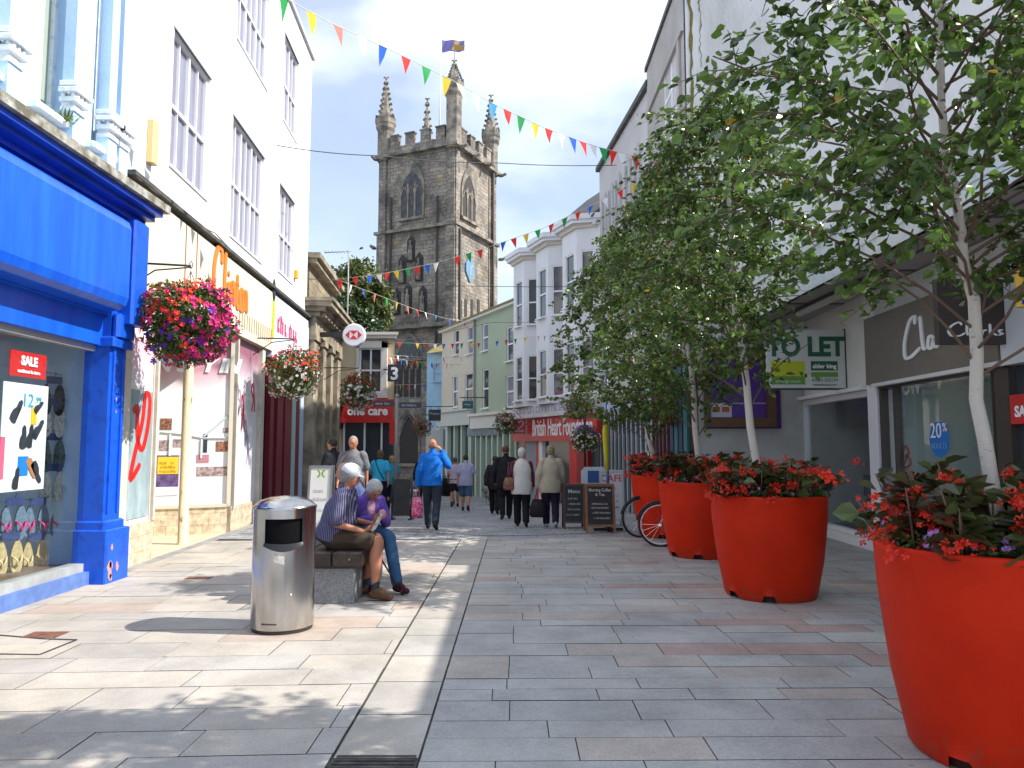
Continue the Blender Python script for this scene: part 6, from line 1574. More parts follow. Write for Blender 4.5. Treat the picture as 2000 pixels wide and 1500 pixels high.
def bench():
    t = empty('bench', (-1.95, 8.6, 0), 'wide dark timber bench on pale granite blocks where people are sitting', 'bench')
    for k, (a, c) in enumerate(((-2.36, -2.10), (-2.09, -1.83), (-1.82, -1.52))): b = MB(); b.bbox(a, c, 7.62, 9.5, .385, .52, .01); b.build('seat_board', WOOD, t)
    b = MB(); b.box(-2.34, -1.54, 7.625, 9.48, .36, .385); b.build('frame', BLACK, t)
    for y in (7.68, 8.8): b = MB(); b.bbox(-2.24, -1.60, y, y + .55, 0, .36, .01); b.build('leg', GRAN, t)
    b = MB(Matrix.Translation((-1.64, 7.61, .455)) @ Matrix.Rotation(R(90), 4, 'X')); b.lathe([(.014, 0), (.012, .012)], (0, 0), 14); b.build('bolt', mat('brass_bolt', (.5, .36, .12), .3, metal=1), t)
bench()
def aframe(name, px0, px1, py0, py1, Y, lab, mface, mframe, lines=(), th=.05, lean=.14, rz=0, base=True, cat='sign board', fr=.04):
    a = at(px0, py1, Y); c = at(px1, py0, Y); cx = (a.x + c.x) / 2; w_ = c.x - a.x; z0 = gz(Y); h = c.z - z0
    t = empty(name, (cx, Y, z0), lab, cat)
    M0 = Matrix.Translation((cx, Y, z0)) @ Matrix.Rotation(rz, 4, 'Z')
    for sgn in (1, -1):
        M = M0 @ Matrix.Translation((0, -.25 * sgn, 0)) @ Matrix.Rotation(-lean * sgn * 1.2, 4, 'X')
        b = MB(M); b.box(-w_ / 2, -w_ / 2 + fr, -th / 2, th / 2, 0, h); b.box(w_ / 2 - fr, w_ / 2, -th / 2, th / 2, 0, h); b.box(-w_ / 2 + fr, w_ / 2 - fr, -th / 2, th / 2, h - fr, h); b.box(-w_ / 2 + fr, w_ / 2 - fr, -th / 2, th / 2, .12, .12 + fr); b.build('frame', mframe, t)
        b = MB(M); b.box(-w_ / 2 + fr, w_ / 2 - fr, -th / 4, th / 4, .12 + fr, h - fr); b.build('board', mface, t)
        if sgn == 1:
            for (s, rx, rzz, sz, m, xs) in lines:
              if s == '~': glyphs(t, M, -w_ * (.36 - (rzz * 37 % 1) * .12), w_ * (.36 - (rzz * 53 % 1) * .12), rzz * h, sz * h * .6, m, off=-th / 4 - .004, seed=int(rzz * 100))
              else: text(t, 'lettering', M, -w_ / 2 + rx * w_, rzz * h, s, sz * h, m, off=-th / 4 - .004, ext=.002, xs=xs, bold=.002)
    return t
CH = mat('chalkboard', (.022, .026, .026), .6, var=.5, vscale=4)
CW = mat('chalk', (.45, .45, .43), .9); OAK = mat('oak_frame', (.26, .12, .05), .6, var=.3)
aframe('chalkboard', 1099, 1141, 944, 1022, 15.0, 'chalkboard A-frame sign, left of the two by the walkers', CH, mat('dark_brown_frame', (.07, .025, .02), .5),
       [('Menu', .5, .80, .12, CW, 1), ('~', .5, .66, .07, CW, .9), ('~', .5, .54, .07, CW, .9), ('~', .5, .42, .07, CW, .9), ('~', .5, .30, .07, CW, .9)])
aframe('chalkboard', 1142, 1198, 944, 1034, 14.1, 'larger chalkboard A-frame sign with lighter oak frame, nearest the blue pole', CH, OAK,
       [('Morning Coffee', .5, .85, .09, CW, .8), ('& Tea', .5, .76, .08, CW, 1), ('~', .5, .58, .065, CW, .85), ('~', .5, .50, .065, CW, 1), ('~', .5, .40, .07, CW, 1), ('~', .5, .29, .065, CW, 1)])
aframe('cafe_sign', 1172, 1216, 917, 1010, 15.6, 'white CAFE A-frame sign with red lettering behind the chalkboards', mat('sign_offwhite', (.55, .56, .58), .5), mat('sign_grey_frame', (.42, .45, .50), .5),
       [('CAFE', .5, .80, .17, mat('cafe_red', (.50, .03, .06), .5), 1.0), ('~', .5, .66, .09, REDP, 1), ('~', .5, .53, .08, NAVY, 1), ('~', .5, .43, .08, NAVY, 1), ('~', .5, .33, .07, NAVY, 1)])
aframe('white_sandwich_board', 604, 652, 908, 990, 13.6, 'white sandwich board with two green crescents behind the bench', mat('board_white', (.66, .67, .66), .5), mat('alu_frame', (.4, .4, .4), .3, metal=.8),
       [('~', .5, .62, .08, mat('faint_mauve', (.45, .38, .45), .6), 1), ('~', .5, .5, .08, MATS['faint_mauve'], 1), ('~', .5, .35, .07, MATS['faint_mauve'], 1)])
def crescents():
    Y = 13.39
    for px, s in ((619, 1), (637, -1)):
        p = at(px, 925, Y)
        b = MB(Matrix.Translation((p.x, Y - .03, p.z)))
        o = [(s * .075 * math.cos(a), .075 * math.sin(a)) for a in [R(-75 + 15 * k) for k in range(11)]]; i_ = [(s * (-.03 + .075 * math.cos(a)), .06 * math.sin(a)) for a in [R(60 - 15 * k) for k in range(9)]]
        pts = o + i_
        if s < 0: pts = pts[::-1]
        b.prism(pts, -.008, 0); 
        par = [o_ for o_ in C.objects if o_.get('category') == 'sign board' and 'crescents' in o_['label']][0]
        b.build('crescent', mat('lime_crescent', (.20, .42, .03), .5), par)
crescents()
def pole_flag():
    p = gnd(1188, 1036); t = empty('flag_pole', p, 'blue pole on a dark base with furled yellow cloth near the cafe signs', 'flag')
    zt = at(1188, 640, p.y).z
    b = MB(); b.tube([p, p + Vector((0, 0, 1.0)), (p.x, p.y, zt)], [.035, .03, .02], 10); b.build('pole', mat('pole_blue', (.03, .12, .35), .4), t)
    b = MB(); b.box(p.x - .28, p.x + .28, p.y - .05, p.y + .05, p.z, p.z + .05); b.box(p.x - .05, p.x + .05, p.y - .28, p.y + .28, p.z + .0, p.z + .045); b.lathe([(.06, p.z + .05), (.045, p.z + .42)], (p.x, p.y), 12); b.build('base', BLACK, t)
    z0 = at(1188, 922, p.y).z; z1 = at(1185, 842, p.y).z
    b = MB(); b.tube([(p.x - .01, p.y - .02, z0), (p.x - .03, p.y - .03, (z0 + z1) / 2), (p.x - .04, p.y - .02, z1), (p.x - .02, p.y, z1 + .25)], [.03, .055, .06, .03], 8); b.build('cloth', mat('flag_yellow', (.55, .50, .02), .7), t)
    q = at(1160, 930, 16.4); t = empty('blue_notice', (q.x, 16.4, gz(16.4)), 'blue rounded notice on a post behind the chalkboards', 'sign')
    b = MB(Matrix.Translation((q.x, 16.4, q.z))); b.prism([(-.28, -.2), (.28, -.2), (.28, .1), (.2, .2), (-.2, .2), (-.28, .1)], -.03, .03); b.build('board', mat('pale_rim', (.5, .55, .6), .5), t)
    b = MB(Matrix.Translation((q.x, 16.4, q.z))); b.prism([(-.14, -.14), (.16, -.14), (.16, .12), (-.14, .12)], -.04, -.03); b.build('panel', mat('notice_blue', (.02, .08, .25), .5), t)
    b = MB(); b.tube([(q.x, 16.42, gz(16.4)), (q.x, 16.42, q.z - .18)], .03, 8); b.lathe([(.2, gz(16.4)), (.2, gz(16.4) + .05)], (q.x, 16.42), 14); b.build('post', BLACK, t)
pole_flag()
def fingerpost():
    Y = 19.0; p = at(774, 900, Y); z0 = gz(Y); zt = at(774, 776, Y).z; t = empty('fingerpost', (p.x, Y, z0), 'slim grey post with two dark direction boards before the church door', 'signpost')
    b = MB(); b.tube([(p.x, Y, z0), (p.x, Y, zt)], .045, 10); b.ell((p.x, Y, zt + .03), .06, .06, .06, 10, 6); b.lathe([(.09, z0), (.06, z0 + .4)], (p.x, Y), 12); b.build('post', mat('post_grey', (.20, .20, .19), .5), t)
    for px0, px1, py, s in ((729, 770, 788, '~'), (780, 823, 791, '~')):
        a = at(px0, py + 6, Y); c = at(px1, py - 5, Y); b = MB(); b.box(a.x, c.x, Y - .02, Y + .02, a.z, c.z); b.build('direction_board', NAVY, t)
        glyphs(t, Matrix.Translation((0, Y, 0)), a.x + .06, c.x - .08, a.z + .045, .06, CW, off=-.025, seed=int(px0))
fingerpost()
def cafe_things():
    Y = 17.6; a = at(769, 930, Y); c = at(801, 930, Y); z0 = gz(Y)
    t = empty('cafe_screen', ((a.x + c.x) / 2, Y, z0), 'low dark canvas cafe screen beside the signpost', 'barrier')
    b = MB(); b.bbox(a.x, c.x, Y - .02, Y + .02, z0 + .1, z0 + .95, .01); b.build('panel', mat('dark_canvas', (.05, .05, .055), .8, var=.3), t)
    for x in (a.x - .03, c.x + .03): b = MB(); b.tube([(x, Y, z0), (x, Y, z0 + 1.0)], .02, 8); b.box(x - .04, x + .04, Y - .25, Y + .25, z0, z0 + .03); b.build('leg', BLACK, t)
    first = None
    for i, (px, Y, rz, lab) in enumerate(((792, 19.6, .3, 'grey metal cafe chair just right of the signpost'), (808, 19.2, 2.2, 'grey metal cafe chair behind the man in blue'), (800, 20.6, -2.0, 'farthest grey metal cafe chair near the church door'))):
        p = at(px, 900, Y); loc_ = Vector((p.x, Y, gz(Y)))
        if first is None:
            e = local(empty('cafe_chair', (0, 0, 0), lab, 'chair', 'cafe chairs')); first = e; m = mat('chair_metal', (.22, .22, .23), .3, metal=.8)
            b = MB(); b.bbox(-.2, .2, -.2, .2, .44, .46, .02); b.build('seat', m, e)
            b = MB()
            for k in range(5): b.tube([(-.16 + k * .08, .2, .46), (-.16 + k * .08, .26, .85)], .009, 5)
            b.tube([(-.2, .2, .46), (-.2, .27, .88), (.2, .27, .88), (.2, .2, .46)], .014, 6); b.build('backrest', m, e)
            for x in (-.19, .19):
                for y in (-.19, .19): b = MB(); b.tube([(x, y, .45), (x * 1.12, y * 1.15, 0)], .013, 6); b.build('leg', m, e)
            o = e
        else: o = dup(first, loc_, label=lab)
        o.location = loc_; o.rotation_euler = (0, 0, rz)
cafe_things()
def red_banner():
    Y = 24; p = at(768, 842, Y); t = tag(MB().box(p.x - .12, p.x + .12, Y - .01, Y + .01, at(768, 868, Y).z, at(768, 820, Y).z).build('red_banner', REDP), 'narrow red shop banner by the signpost', 'banner')
red_banner()
def dark_signs():
    for nm, px0, px1, py0, py1, Y, m, lab, ln in (
        ('navy_projecting_sign', 837, 861, 800, 822, 33, NAVY, 'small navy restaurant sign projecting before the pale blue house', [('Prezzo', .5, .55, .16, CW)]),
        ('teal_projecting_sign', 903, 924, 783, 798, 31, mat('sign_teal_dark', (.03, .10, .12), .5), 'small dark teal sign hung from a long bracket on sage house', [('~', .5, .1, .5, mat('pale_teal', (.2, .5, .55), .5))])):
        t, a, c, M = frontal(nm, px0, px1, py0, py1, Y, lab)
        b = MB(M); b.bbox(a.x, c.x, -.04, .04, a.z, c.z, .005); b.build('board', m, t)
        for s, rx, rz, sz, mm in ln: text(t, 'lettering', M, a.x + rx * (c.x - a.x), a.z + rz * (c.z - a.z), s, sz, mm, off=-.05, ext=.002)
        b = MB(M); b.tube([(a.x - .1, 0, c.z + .14), (c.x + .55, 0, c.z + .14)], .02, 6); b.tube([(a.x + .1, 0, c.z), (a.x + .1, 0, c.z + .14)], .012, 5); b.tube([(c.x - .1, 0, c.z), (c.x - .1, 0, c.z + .14)], .012, 5); b.build('bracket', BLACK, t)
    Y = 29.3; t, a, c, M = frontal('heart_charity_sign', 1001, 1026, 820, 847, Y, 'dark red square charity sign with heart outline projecting from the shop')
    b = MB(M); b.bbox(a.x, c.x, -.05, .05, a.z, c.z, .005); b.build('board', mat('heart_sign_red', (.30, .012, .02), .4), t)
    cx = (a.x + c.x) / 2; cz = a.z + .36
    hb = [(cx + .011 * 16 * math.sin(u) ** 3, cz + .011 * (13 * math.cos(u) - 5 * math.cos(2 * u) - 2 * math.cos(3 * u) - math.cos(4 * u))) for u in [k * 2 * math.pi / 20 for k in range(21)]]
    ribbon(t, 'heart_emblem', M, [hb], .03, mat('pale_pink', (.7, .4, .4), .5), off=-.062, th=.008)
    b = MB(M); b.box(a.x + .06, c.x - .06, -.058, -.05, a.z + .06, a.z + .09); b.box(a.x + .06, c.x - .06, -.058, -.05, a.z + .12, a.z + .145); b.build('line', MATS['pale_pink'], t)
    b = MB(M); b.box(c.x, c.x + .35, -.02, .02, cz - .02, cz + .03); b.build('bracket', BLACK, t)
dark_signs()

# ------------------------------------------------------------------ bicycles
def bicycles():
    e = local(empty('bicycle', (0, 0, 0), 'bicycle with plain black wheel, farther of the two behind the planters', 'bicycle', 'bicycles parked behind the planters'))
    r = .335; wb = 1.04
    def wheel(cx, nm, rimc):
        b = MB(); n = 40; pts = [(cx + r * math.cos(2 * math.pi * k / n), 0, r + .01 + r * math.sin(2 * math.pi * k / n)) for k in range(n + 1)]
        b.tube(pts, .019, 8, False); w_ = b.build('tyre', mat('tyre_black', (.012, .012, .013), .7), e)
        b = MB(); q = r - .03; b.tube([(cx + q * math.cos(2 * math.pi * k / n), 0, r + .01 + q * math.sin(2 * math.pi * k / n)) for k in range(n + 1)], .010, 6, False); b.build('rim', rimc, w_)
        b = MB()
        for k in range(18): a = k * 2 * math.pi / 18; b.tube([(cx, .02 * (-1) ** k, r + .01), (cx + q * math.cos(a), 0, r + .01 + q * math.sin(a))], .0014, 3, False)
        b.build('spokes', mat('chrome', (.7, .7, .7), .2, metal=1), w_)
        b = MB(Matrix.Translation((cx, 0, r + .01)) @ Matrix.Rotation(R(90), 4, 'X')); b.lathe([(.022, -.04), (.022, .04)], (0, 0), 12); b.build('hub', MATS['chrome'], w_)
    rim = mat('bike_rim', (.55, .55, .56), .3, metal=.8)
    wheel(0, 'w', rim); wheel(wb, 'w', rim)
    fr = mat('bike_frame', (.02, .02, .03), .35)
    hz = r + .01; b = MB(); H1 = (.28, 0, .86); H0 = (.22, 0, .70); ST = (.72, 0, .86); BB = (.62, 0, .30); RW = (wb, 0, hz)
    for a, c in ((H1, ST), (H0, BB), (ST, BB), (H0, H1)): b.tube([a, c], .017, 8)
    for s in (-.05, .05): b.tube([BB, (wb, s, hz)], .009, 6); b.tube([ST, (wb, s, hz)], .008, 6)
    b.build('frame', fr, e)
    b = MB()
    for s in (-.045, .045): b.tube([(.20, s * .8, .66), (.10, s, .55), (0, s, hz)], .011, 6)
    b.tube([(.20, -.045, .66), (.20, .045, .66)], .013, 6); b.build('fork', mat('fork_white', (.6, .6, .6), .4), e)
    b = MB(); b.tube([(.28, 0, .86), (.30, 0, .98), (.24, 0, 1.0)], .012, 8); b.tube([(.32, -.28, 1.02), (.24, -.1, 1.0), (.24, .1, 1.0), (.32, .28, 1.02)], .012, 8); b.build('handlebar', BLACK, e)
    b = MB(); b.ell((.78, 0, .97), .13, .07, .03); b.tube([(.72, 0, .86), (.75, 0, .95)], .012, 6); b.build('saddle', BLACK, e)
    b = MB(Matrix.Translation((.62, -.05, .30)) @ Matrix.Rotation(R(90), 4, 'X')); b.lathe([(.09, -.004), (.09, .004)], (0, 0), 20); b.box(-.01, .01, -.17, 0, .01, .03); b.box(-.05, .05, -.19, -.17, .0, .06); b.build('crank', DARKG, e)
    b = MB(); n = 14; b.tube([((r + .035) * math.cos(R(20 + 150 * k / n)), 0, hz + (r + .035) * math.sin(R(20 + 150 * k / n))) for k in range(n + 1)], .014, 6); b.build('mudguard', BLACK, e)
    p = gnd(1252, 1050); e.location = (p.x, p.y, 0); e.rotation_euler = (0, R(4), R(8))
    e.rotation_euler = (R(4), 0, R(8))
    p = gnd(1290, 1068); d = dup(e, (p.x, p.y, 0), rz=0, label='bicycle with white rimmed wheel peeping out left of the third planter')
    d.rotation_euler = (R(-4), 0, R(-14))
    for o in [x for x in C.objects if x.parent == d]:
        for q in [x for x in C.objects if x.parent == o]:
            if q.name.startswith('rim'): q.data = q.data.copy(); q.data.materials[0] = mat('rim_white', (.72, .72, .72), .4)
bicycles()

# ------------------------------------------------------------------ hanging baskets
BASKL = leafmat('basket_leaf', (.085, .13, .025), .5, .3, .45)
def basket(c, r, lab, pick, seed, nf=620, hang=None, post=None, fs=.036, nl=3200):
    rng = np.random.default_rng(seed); c = Vector(c)
    t = empty('hanging_basket', c, lab, 'hanging basket', 'hanging flower baskets')
    b = MB(); b.lathe([(.05, c.z - .32 * r), (.3 * r, c.z - .25 * r), (.42 * r, c.z), (.44 * r, c.z + .05)], (c.x, c.y), 20); b.build('basket', mat('basket_liner', (.05, .035, .02), .9), t)
    b = MB()
    top = c + Vector((0, 0, r * 1.15))
    for k in range(3): a = k * 2.1; b.tube([c + Vector((.42 * r * math.cos(a), .42 * r * math.sin(a), .02)), top], .005, 4)
    b.build('chain', BLACK, t)
    n = nl; d = rand_dirs(n, rng); rad = r * rng.uniform(.55, .97, n)[:, None]
    nz = np.array([mnoise.noise(Vector(v) * 2.2 + Vector((seed, 0, 0))) for v in d])
    P = d * rad * (1 + .34 * nz[:, None]) * np.array([1, 1, .95]) + np.array(c)
    V, Fq = leaves_mesh(P, d + rng.normal(size=(n, 3)) * .7 + np.array([0, 0, -.2]), rand_dirs(n, rng) + d * .6, rng.uniform(.035, .075, n), .6); np_mesh('leaves', V, Fq, BASKL, t)
    d = rand_dirs(nf, rng); nz = np.array([mnoise.noise(Vector(v) * 2.2 + Vector((seed, 0, 0))) for v in d])
    P = d * (r * rng.uniform(.93, 1.03, nf))[:, None] * (1 + .34 * nz[:, None]) * np.array([1, 1, .95])
    kinds = []
    for v in d:
        q1 = mnoise.noise(Vector(v) * 5.5 + Vector((0, seed, 3))); a_ = rng.random()
        kinds.append('' if q1 + .25 * (a_ - .5) < -.12 else pick(v, a_ * (.75 if q1 > 0 else 1.0), rng.random()))
    for nm, m in (('red_flowers', REDF), ('magenta_flowers', MAGF), ('purple_flowers', PURF), ('white_flowers', WHF), ('dark_red_flowers', REDD)):
        ix = np.array([i for i, k in enumerate(kinds) if k == nm[0:2]])
        if len(ix) == 0: continue
        V, Fq = petals_mesh(P[ix] + np.array(c), d[ix] + rng.normal(size=(len(ix), 3)) * .35, fs * (.8 if nm[:2] == 're' else 1.05) * rng.uniform(.7, 1.15, len(ix)), rng, 5, .35); np_mesh(nm, V, Fq, m, t)
    if hang:
        h = Vector(hang); b = MB(); n_ = Vector((top.x, top.y, top.z + .02)); b.tube([h, n_ + Vector((0, 0, .05))], .014, 6); b.tube([h - Vector((0, 0, .35)), h.lerp(n_, .45) + Vector((0, 0, -.06)), n_ + Vector((0, 0, .03))], .010, 6)
        b.tube([n_ + Vector((0.02 * math.sin(u), 0, .06 - .05 * math.cos(u))) for u in (0, 1, 2, 3, 4, 5, 6)], .006, 5, False)
        b.build('bracket', BLACK, t)
    if post:
        b = MB(); b.tube([(post.x, post.y, gz(post.y)), (post.x, post.y, top.z + .1), (c.x, c.y, top.z)], .03, 8); b.build('post', BLACK, t)
    return t
def pk1(v, a, q):
    v = (v[0] * .92 + v[1] * .4, v[1], v[2])
    if a < .16: return ''
    if v[2] > .0 + .3 * q - .30 * (v[0] < -.1) and v[0] < .22 + .3 * (v[2] > .75): return 're' if q < .95 else 'ma'
    if v[0] > .0 or v[2] > .3: return 'ma' if a < .66 else ('pu' if a < .80 else 're' if a < .84 and v[2] > 0 else '')
    return 'pu' if a < .30 else 're' if a < .42 else 'ma' if a < .50 else ''
c = at(369, 630, 9.45); basket(c, .585, 'large hanging basket of red, magenta and purple flowers beside the blue shop', pk1, 31, 1750, hang=(-4.98, 9.42, c.z + .78), fs=.040, nl=5200)
def pk2(v, a, q):
    if a < .2: return ''
    if v[2] > -.12 + .3 * q: return 're' if a < .88 else 'wh' if a > .96 else ''
    return 'wh' if a < .66 else 're' if a > .86 else ''
c = at(573, 728, 15.2); basket(c, .55, 'hanging basket with red flowers above white ones by the maroon doors', pk2, 32, 1300, hang=(-5.34, 15.2, c.z + .72), fs=.038)
def pk3(v, a, q):
    if v[2] > .25: return 'da' if a < .5 else 're' if a < .6 else ''
    return 'wh' if a < .55 else 'pu' if a > .92 else 'ma' if a > .87 else ''
c = at(699, 765, 21.6); basket(c, .55, 'hanging basket with rusty top and white flowers under round bank sign', pk3, 33, 900, hang=(-5.5, 21.6, c.z + .7), fs=.045, nl=2400)
pd = lambda v, a, q: 'da' if a < .45 else ''
c = at(825, 834, 34); basket(c, .45, 'small dark rusty red hanging basket by the church doorway', pd, 34, 300, hang=(c.x + .8, 34, c.z + .55), fs=.055, nl=900)
c = at(988, 826, 29.0); basket(c, .45, 'dark red and white hanging basket left of the heart sign', lambda v, a, q: 'da' if a < .3 else 'wh' if a > .8 and v[2] < 0 else '', 35, 400, hang=(c.x + .6, 29, c.z + .55), fs=.05, nl=1400)
def pk6(v, a, q): return ('pu' if a < .5 else '') if v[2] > .3 else ('wh' if a < .5 else '')
c = at(1143, 856, 21.5); basket(c, .42, 'round hanging basket with purple top and white flowers before the charity shop', pk6, 36, 480, fs=.034, nl=1800, post=Vector((c.x, c.y + .1, 0)))
c = at(1131, 795, 20.3); basket(c, .40, 'dark red basket half hidden by the left edge of the birch leaves', pd, 37, 320, hang=(3.3, 20.3, c.z + .5), fs=.045, nl=900)
c = at(1313, 800, 15.6); basket(c, .42, 'deep red hanging basket between the birch trunks, by the maroon slats', pd, 38, 420, hang=(3.46, 15.7, c.z + .55), fs=.04, nl=1200)

# ------------------------------------------------------------------ bunting and wires
COL = {'r': mat('bunting_red', (.72, .03, .02), .8, trans=.35), 'g': mat('bunting_green', (.02, .32, .08), .8, trans=.35), 'y': mat('bunting_yellow', (.80, .56, .04), .8, trans=.35), 'b': mat('bunting_blue', (.02, .13, .60), .8, trans=.35),
       'w': mat('bunting_white', (.78, .78, .78), .8, trans=.35), 'p': mat('bunting_pink', (.75, .20, .16), .8, trans=.4), 's': mat('bunting_sky', (.10, .40, .72), .8, trans=.4)}
CORD = mat('cord', (.55, .55, .50), .8)
def bunting(lab, knots, flags, cols, h=.28, seed=0):
    """knots: (px, py, Y) of the cord; flags: pixel x where each pennant hangs"""
    rr = random.Random(seed); K = [at(*k) for k in knots]; xs = [k[0] for k in knots]
    def pos(px):
        for i in range(len(xs) - 1):
            if xs[i] <= px <= xs[i + 1] or i == len(xs) - 2:
                # interpolate along the segment so that its picture falls at px
                A, B_ = K[i], K[i + 1]; u = (px - 1000) / FPX; lo, hi = 0.0, 1.0
                for _ in range(30):
                    m_ = (lo + hi) / 2; p = A.lerp(B_, m_); d = p.y * CP + (p.z - EYE) * SP
                    if p.x / d < u: lo = m_
                    else: hi = m_
                return A.lerp(B_, lo), (B_ - A).normalized()
    t = empty('bunting', K[0], lab, 'bunting', 'strings of bunting across the street')
    b = MB(); b.tube(K, .006, 5); b.build('cord', CORD, t)
    for i, px in enumerate(flags):
        p, d = pos(px); w_ = h * .62; dz = Vector((0, 0, -1)); sw = Vector((rr.uniform(-.35, .55), rr.uniform(-.5, .5), 0)); n = d.cross(dz).normalized()
        tip = p + (dz + sw * .5).normalized() * h; a = p - d * w_ / 2; c_ = p + d * w_ / 2; m_ = (p + tip) / 2 + n * h * rr.uniform(-.16, .16)
        am = (a + m_) / 2 + (m_ - tip) * .04; cm = (c_ + m_) / 2; am = a.lerp(tip, .5) + n * h * rr.uniform(-.1, .1); cm = c_.lerp(tip, .5) + n * h * rr.uniform(-.1, .1)
        b = MB(); b.add([a, p, c_, cm, m_, am, tip], [(0, 1, 4, 5), (1, 2, 3, 4), (5, 4, 6), (4, 3, 6)], True); b.build('pennant', COL[cols[i % len(cols)]], t)
s1 = [555, 608, 660, 707, 748, 793, 833, 873, 899, 930, 963, 991, 1018, 1045, 1072, 1096, 1118, 1138, 1158, 1178, 1198, 1215, 1240, 1285, 1313]
bunting('longest bunting string, crossing the sky in front of the church tower', [(440, -60, 8.2), (555, -5, 9.2), (640, 42, 10.0), (760, 96, 11.2), (880, 155, 12.2), (960, 201, 13.0), (1060, 248, 13.9), (1160, 285, 14.7), (1240, 305, 15.2), (1345, 330, 15.7)], s1, 'gypwbrgywwsrgyrwbrwgrwrpb', .33, 1)
s2 = [662, 693, 722, 740, 757, 774, 797, 815, 834, 852, 893, 915, 937, 983, 1003, 1027, 1050, 1077, 1103, 1129, 1154, 1181, 1211, 1238]
bunting('bunting string rising to the right across the lower half of the church tower', [(650, 546, 21.5), (740, 536, 21.5), (850, 514, 21.3), (950, 484, 21), (1060, 446, 20.6), (1150, 404, 20.2), (1250, 352, 19.6)], s2, 'rrbwrygrbwrgrbrygrgrbwryg', .29, 2)
s3 = [664, 686, 709, 733, 755, 776, 796, 814, 831, 852, 878, 909]
bunting('bunting string falling to the right from the stone bank past the tower', [(655, 545, 21.3), (730, 573, 25), (810, 604, 29), (870, 622, 33), (918, 628, 37)], s3, 'rwbpgyprwsbry', .32, 3)
s4 = [781, 798, 815, 832, 850, 867, 884, 902, 920, 935, 971, 989, 1007, 1026, 1055, 1074]
bunting('bunting string across the sage green house, highest of the low strings', [(752, 668, 26.5), (850, 672, 27), (940, 670, 28), (1030, 659, 28.5), (1100, 648, 28.2)], s4, 'rgyrwbrgyrbrgyrb', .22, 4)
s5 = [760, 777, 796, 814, 831, 849, 866, 901, 918]
bunting('short bunting string from the number sign towards the cream terrace house', [(752, 693, 26.2), (800, 696, 28), (866, 699, 32), (926, 697, 38)], s5, 'pwsrgyrbr', .24, 5)
s6 = [763, 772, 784, 794, 804, 814, 824, 833, 843, 853, 863, 873, 882, 892]
bunting('dense bunting string sagging before the church window, just above the figure 3', [(752, 697, 26.0), (800, 704, 28), (840, 709, 30), (900, 712, 34)], s6, 'wrbwrygpbrwryw', .26, 6)
bunting('lowest short bunting string in front of the church doorway wall', [(755, 752, 27), (830, 750, 31), (862, 746, 33)], [766, 782, 797, 811, 828], 'gyrwb', .26, 7)
s8 = [1052, 1064, 1076, 1088, 1100, 1112, 1124]
bunting('short bunting string in front of the bay windows, ending in the birch', [(1040, 657, 26), (1090, 656, 24), (1140, 658, 22)], s8, 'rgbyrws', .2, 8)
WIRE = mat('wire_dark', (.06, .06, .065), .7)
cable('overhead_cable', [FW.pt(FW.loc(541, 284)[0], 0, FW.loc(541, 284)[1]), at(740, 304, 18), at(970, 318, 20), at(1215, 322, 22.2)], .012, WIRE, 'high overhead cable crossing in front of the tower below its battlements', 'cable', sag=.05)
cable('overhead_cable', [at(604, 545, 20.3), at(800, 557, 21), at(1010, 560, 21.8), at(1190, 560, 22.6)], .009, WIRE, 'low overhead cable crossing before the bay window building', 'cable')
cable('overhead_cable', [at(757, 672, 26.8), at(960, 630, 30), at(1120, 629, 27.2)], .008, WIRE, 'thin cable strung below the green house eaves to the bay windows', 'cable')
def aerial():
    p = at(679, 600, 30); t = empty('tv_aerial', (p.x, 30, p.z - 2), 'tall television aerial rising behind the bank in front of the tree', 'aerial')
    b = MB(); b.tube([(p.x, 30, p.z - 2.5), (p.x, 30, at(679, 488, 30).z)], .03, 6); b.build('mast', mat('aerial_grey', (.3, .3, .3), .5), t)
    z = at(679, 491, 30).z; b = MB(); b.tube([(p.x - 1.0, 30, z - .05), (p.x + .1, 30, z)], .02, 5)
    for k in range(7): b.tube([(p.x - .95 + k * .15, 29.8, z - .03), (p.x - .95 + k * .15, 30.2, z - .03)], .012, 4)
    b.build('antenna', MATS['aerial_grey'], t)
aerial()
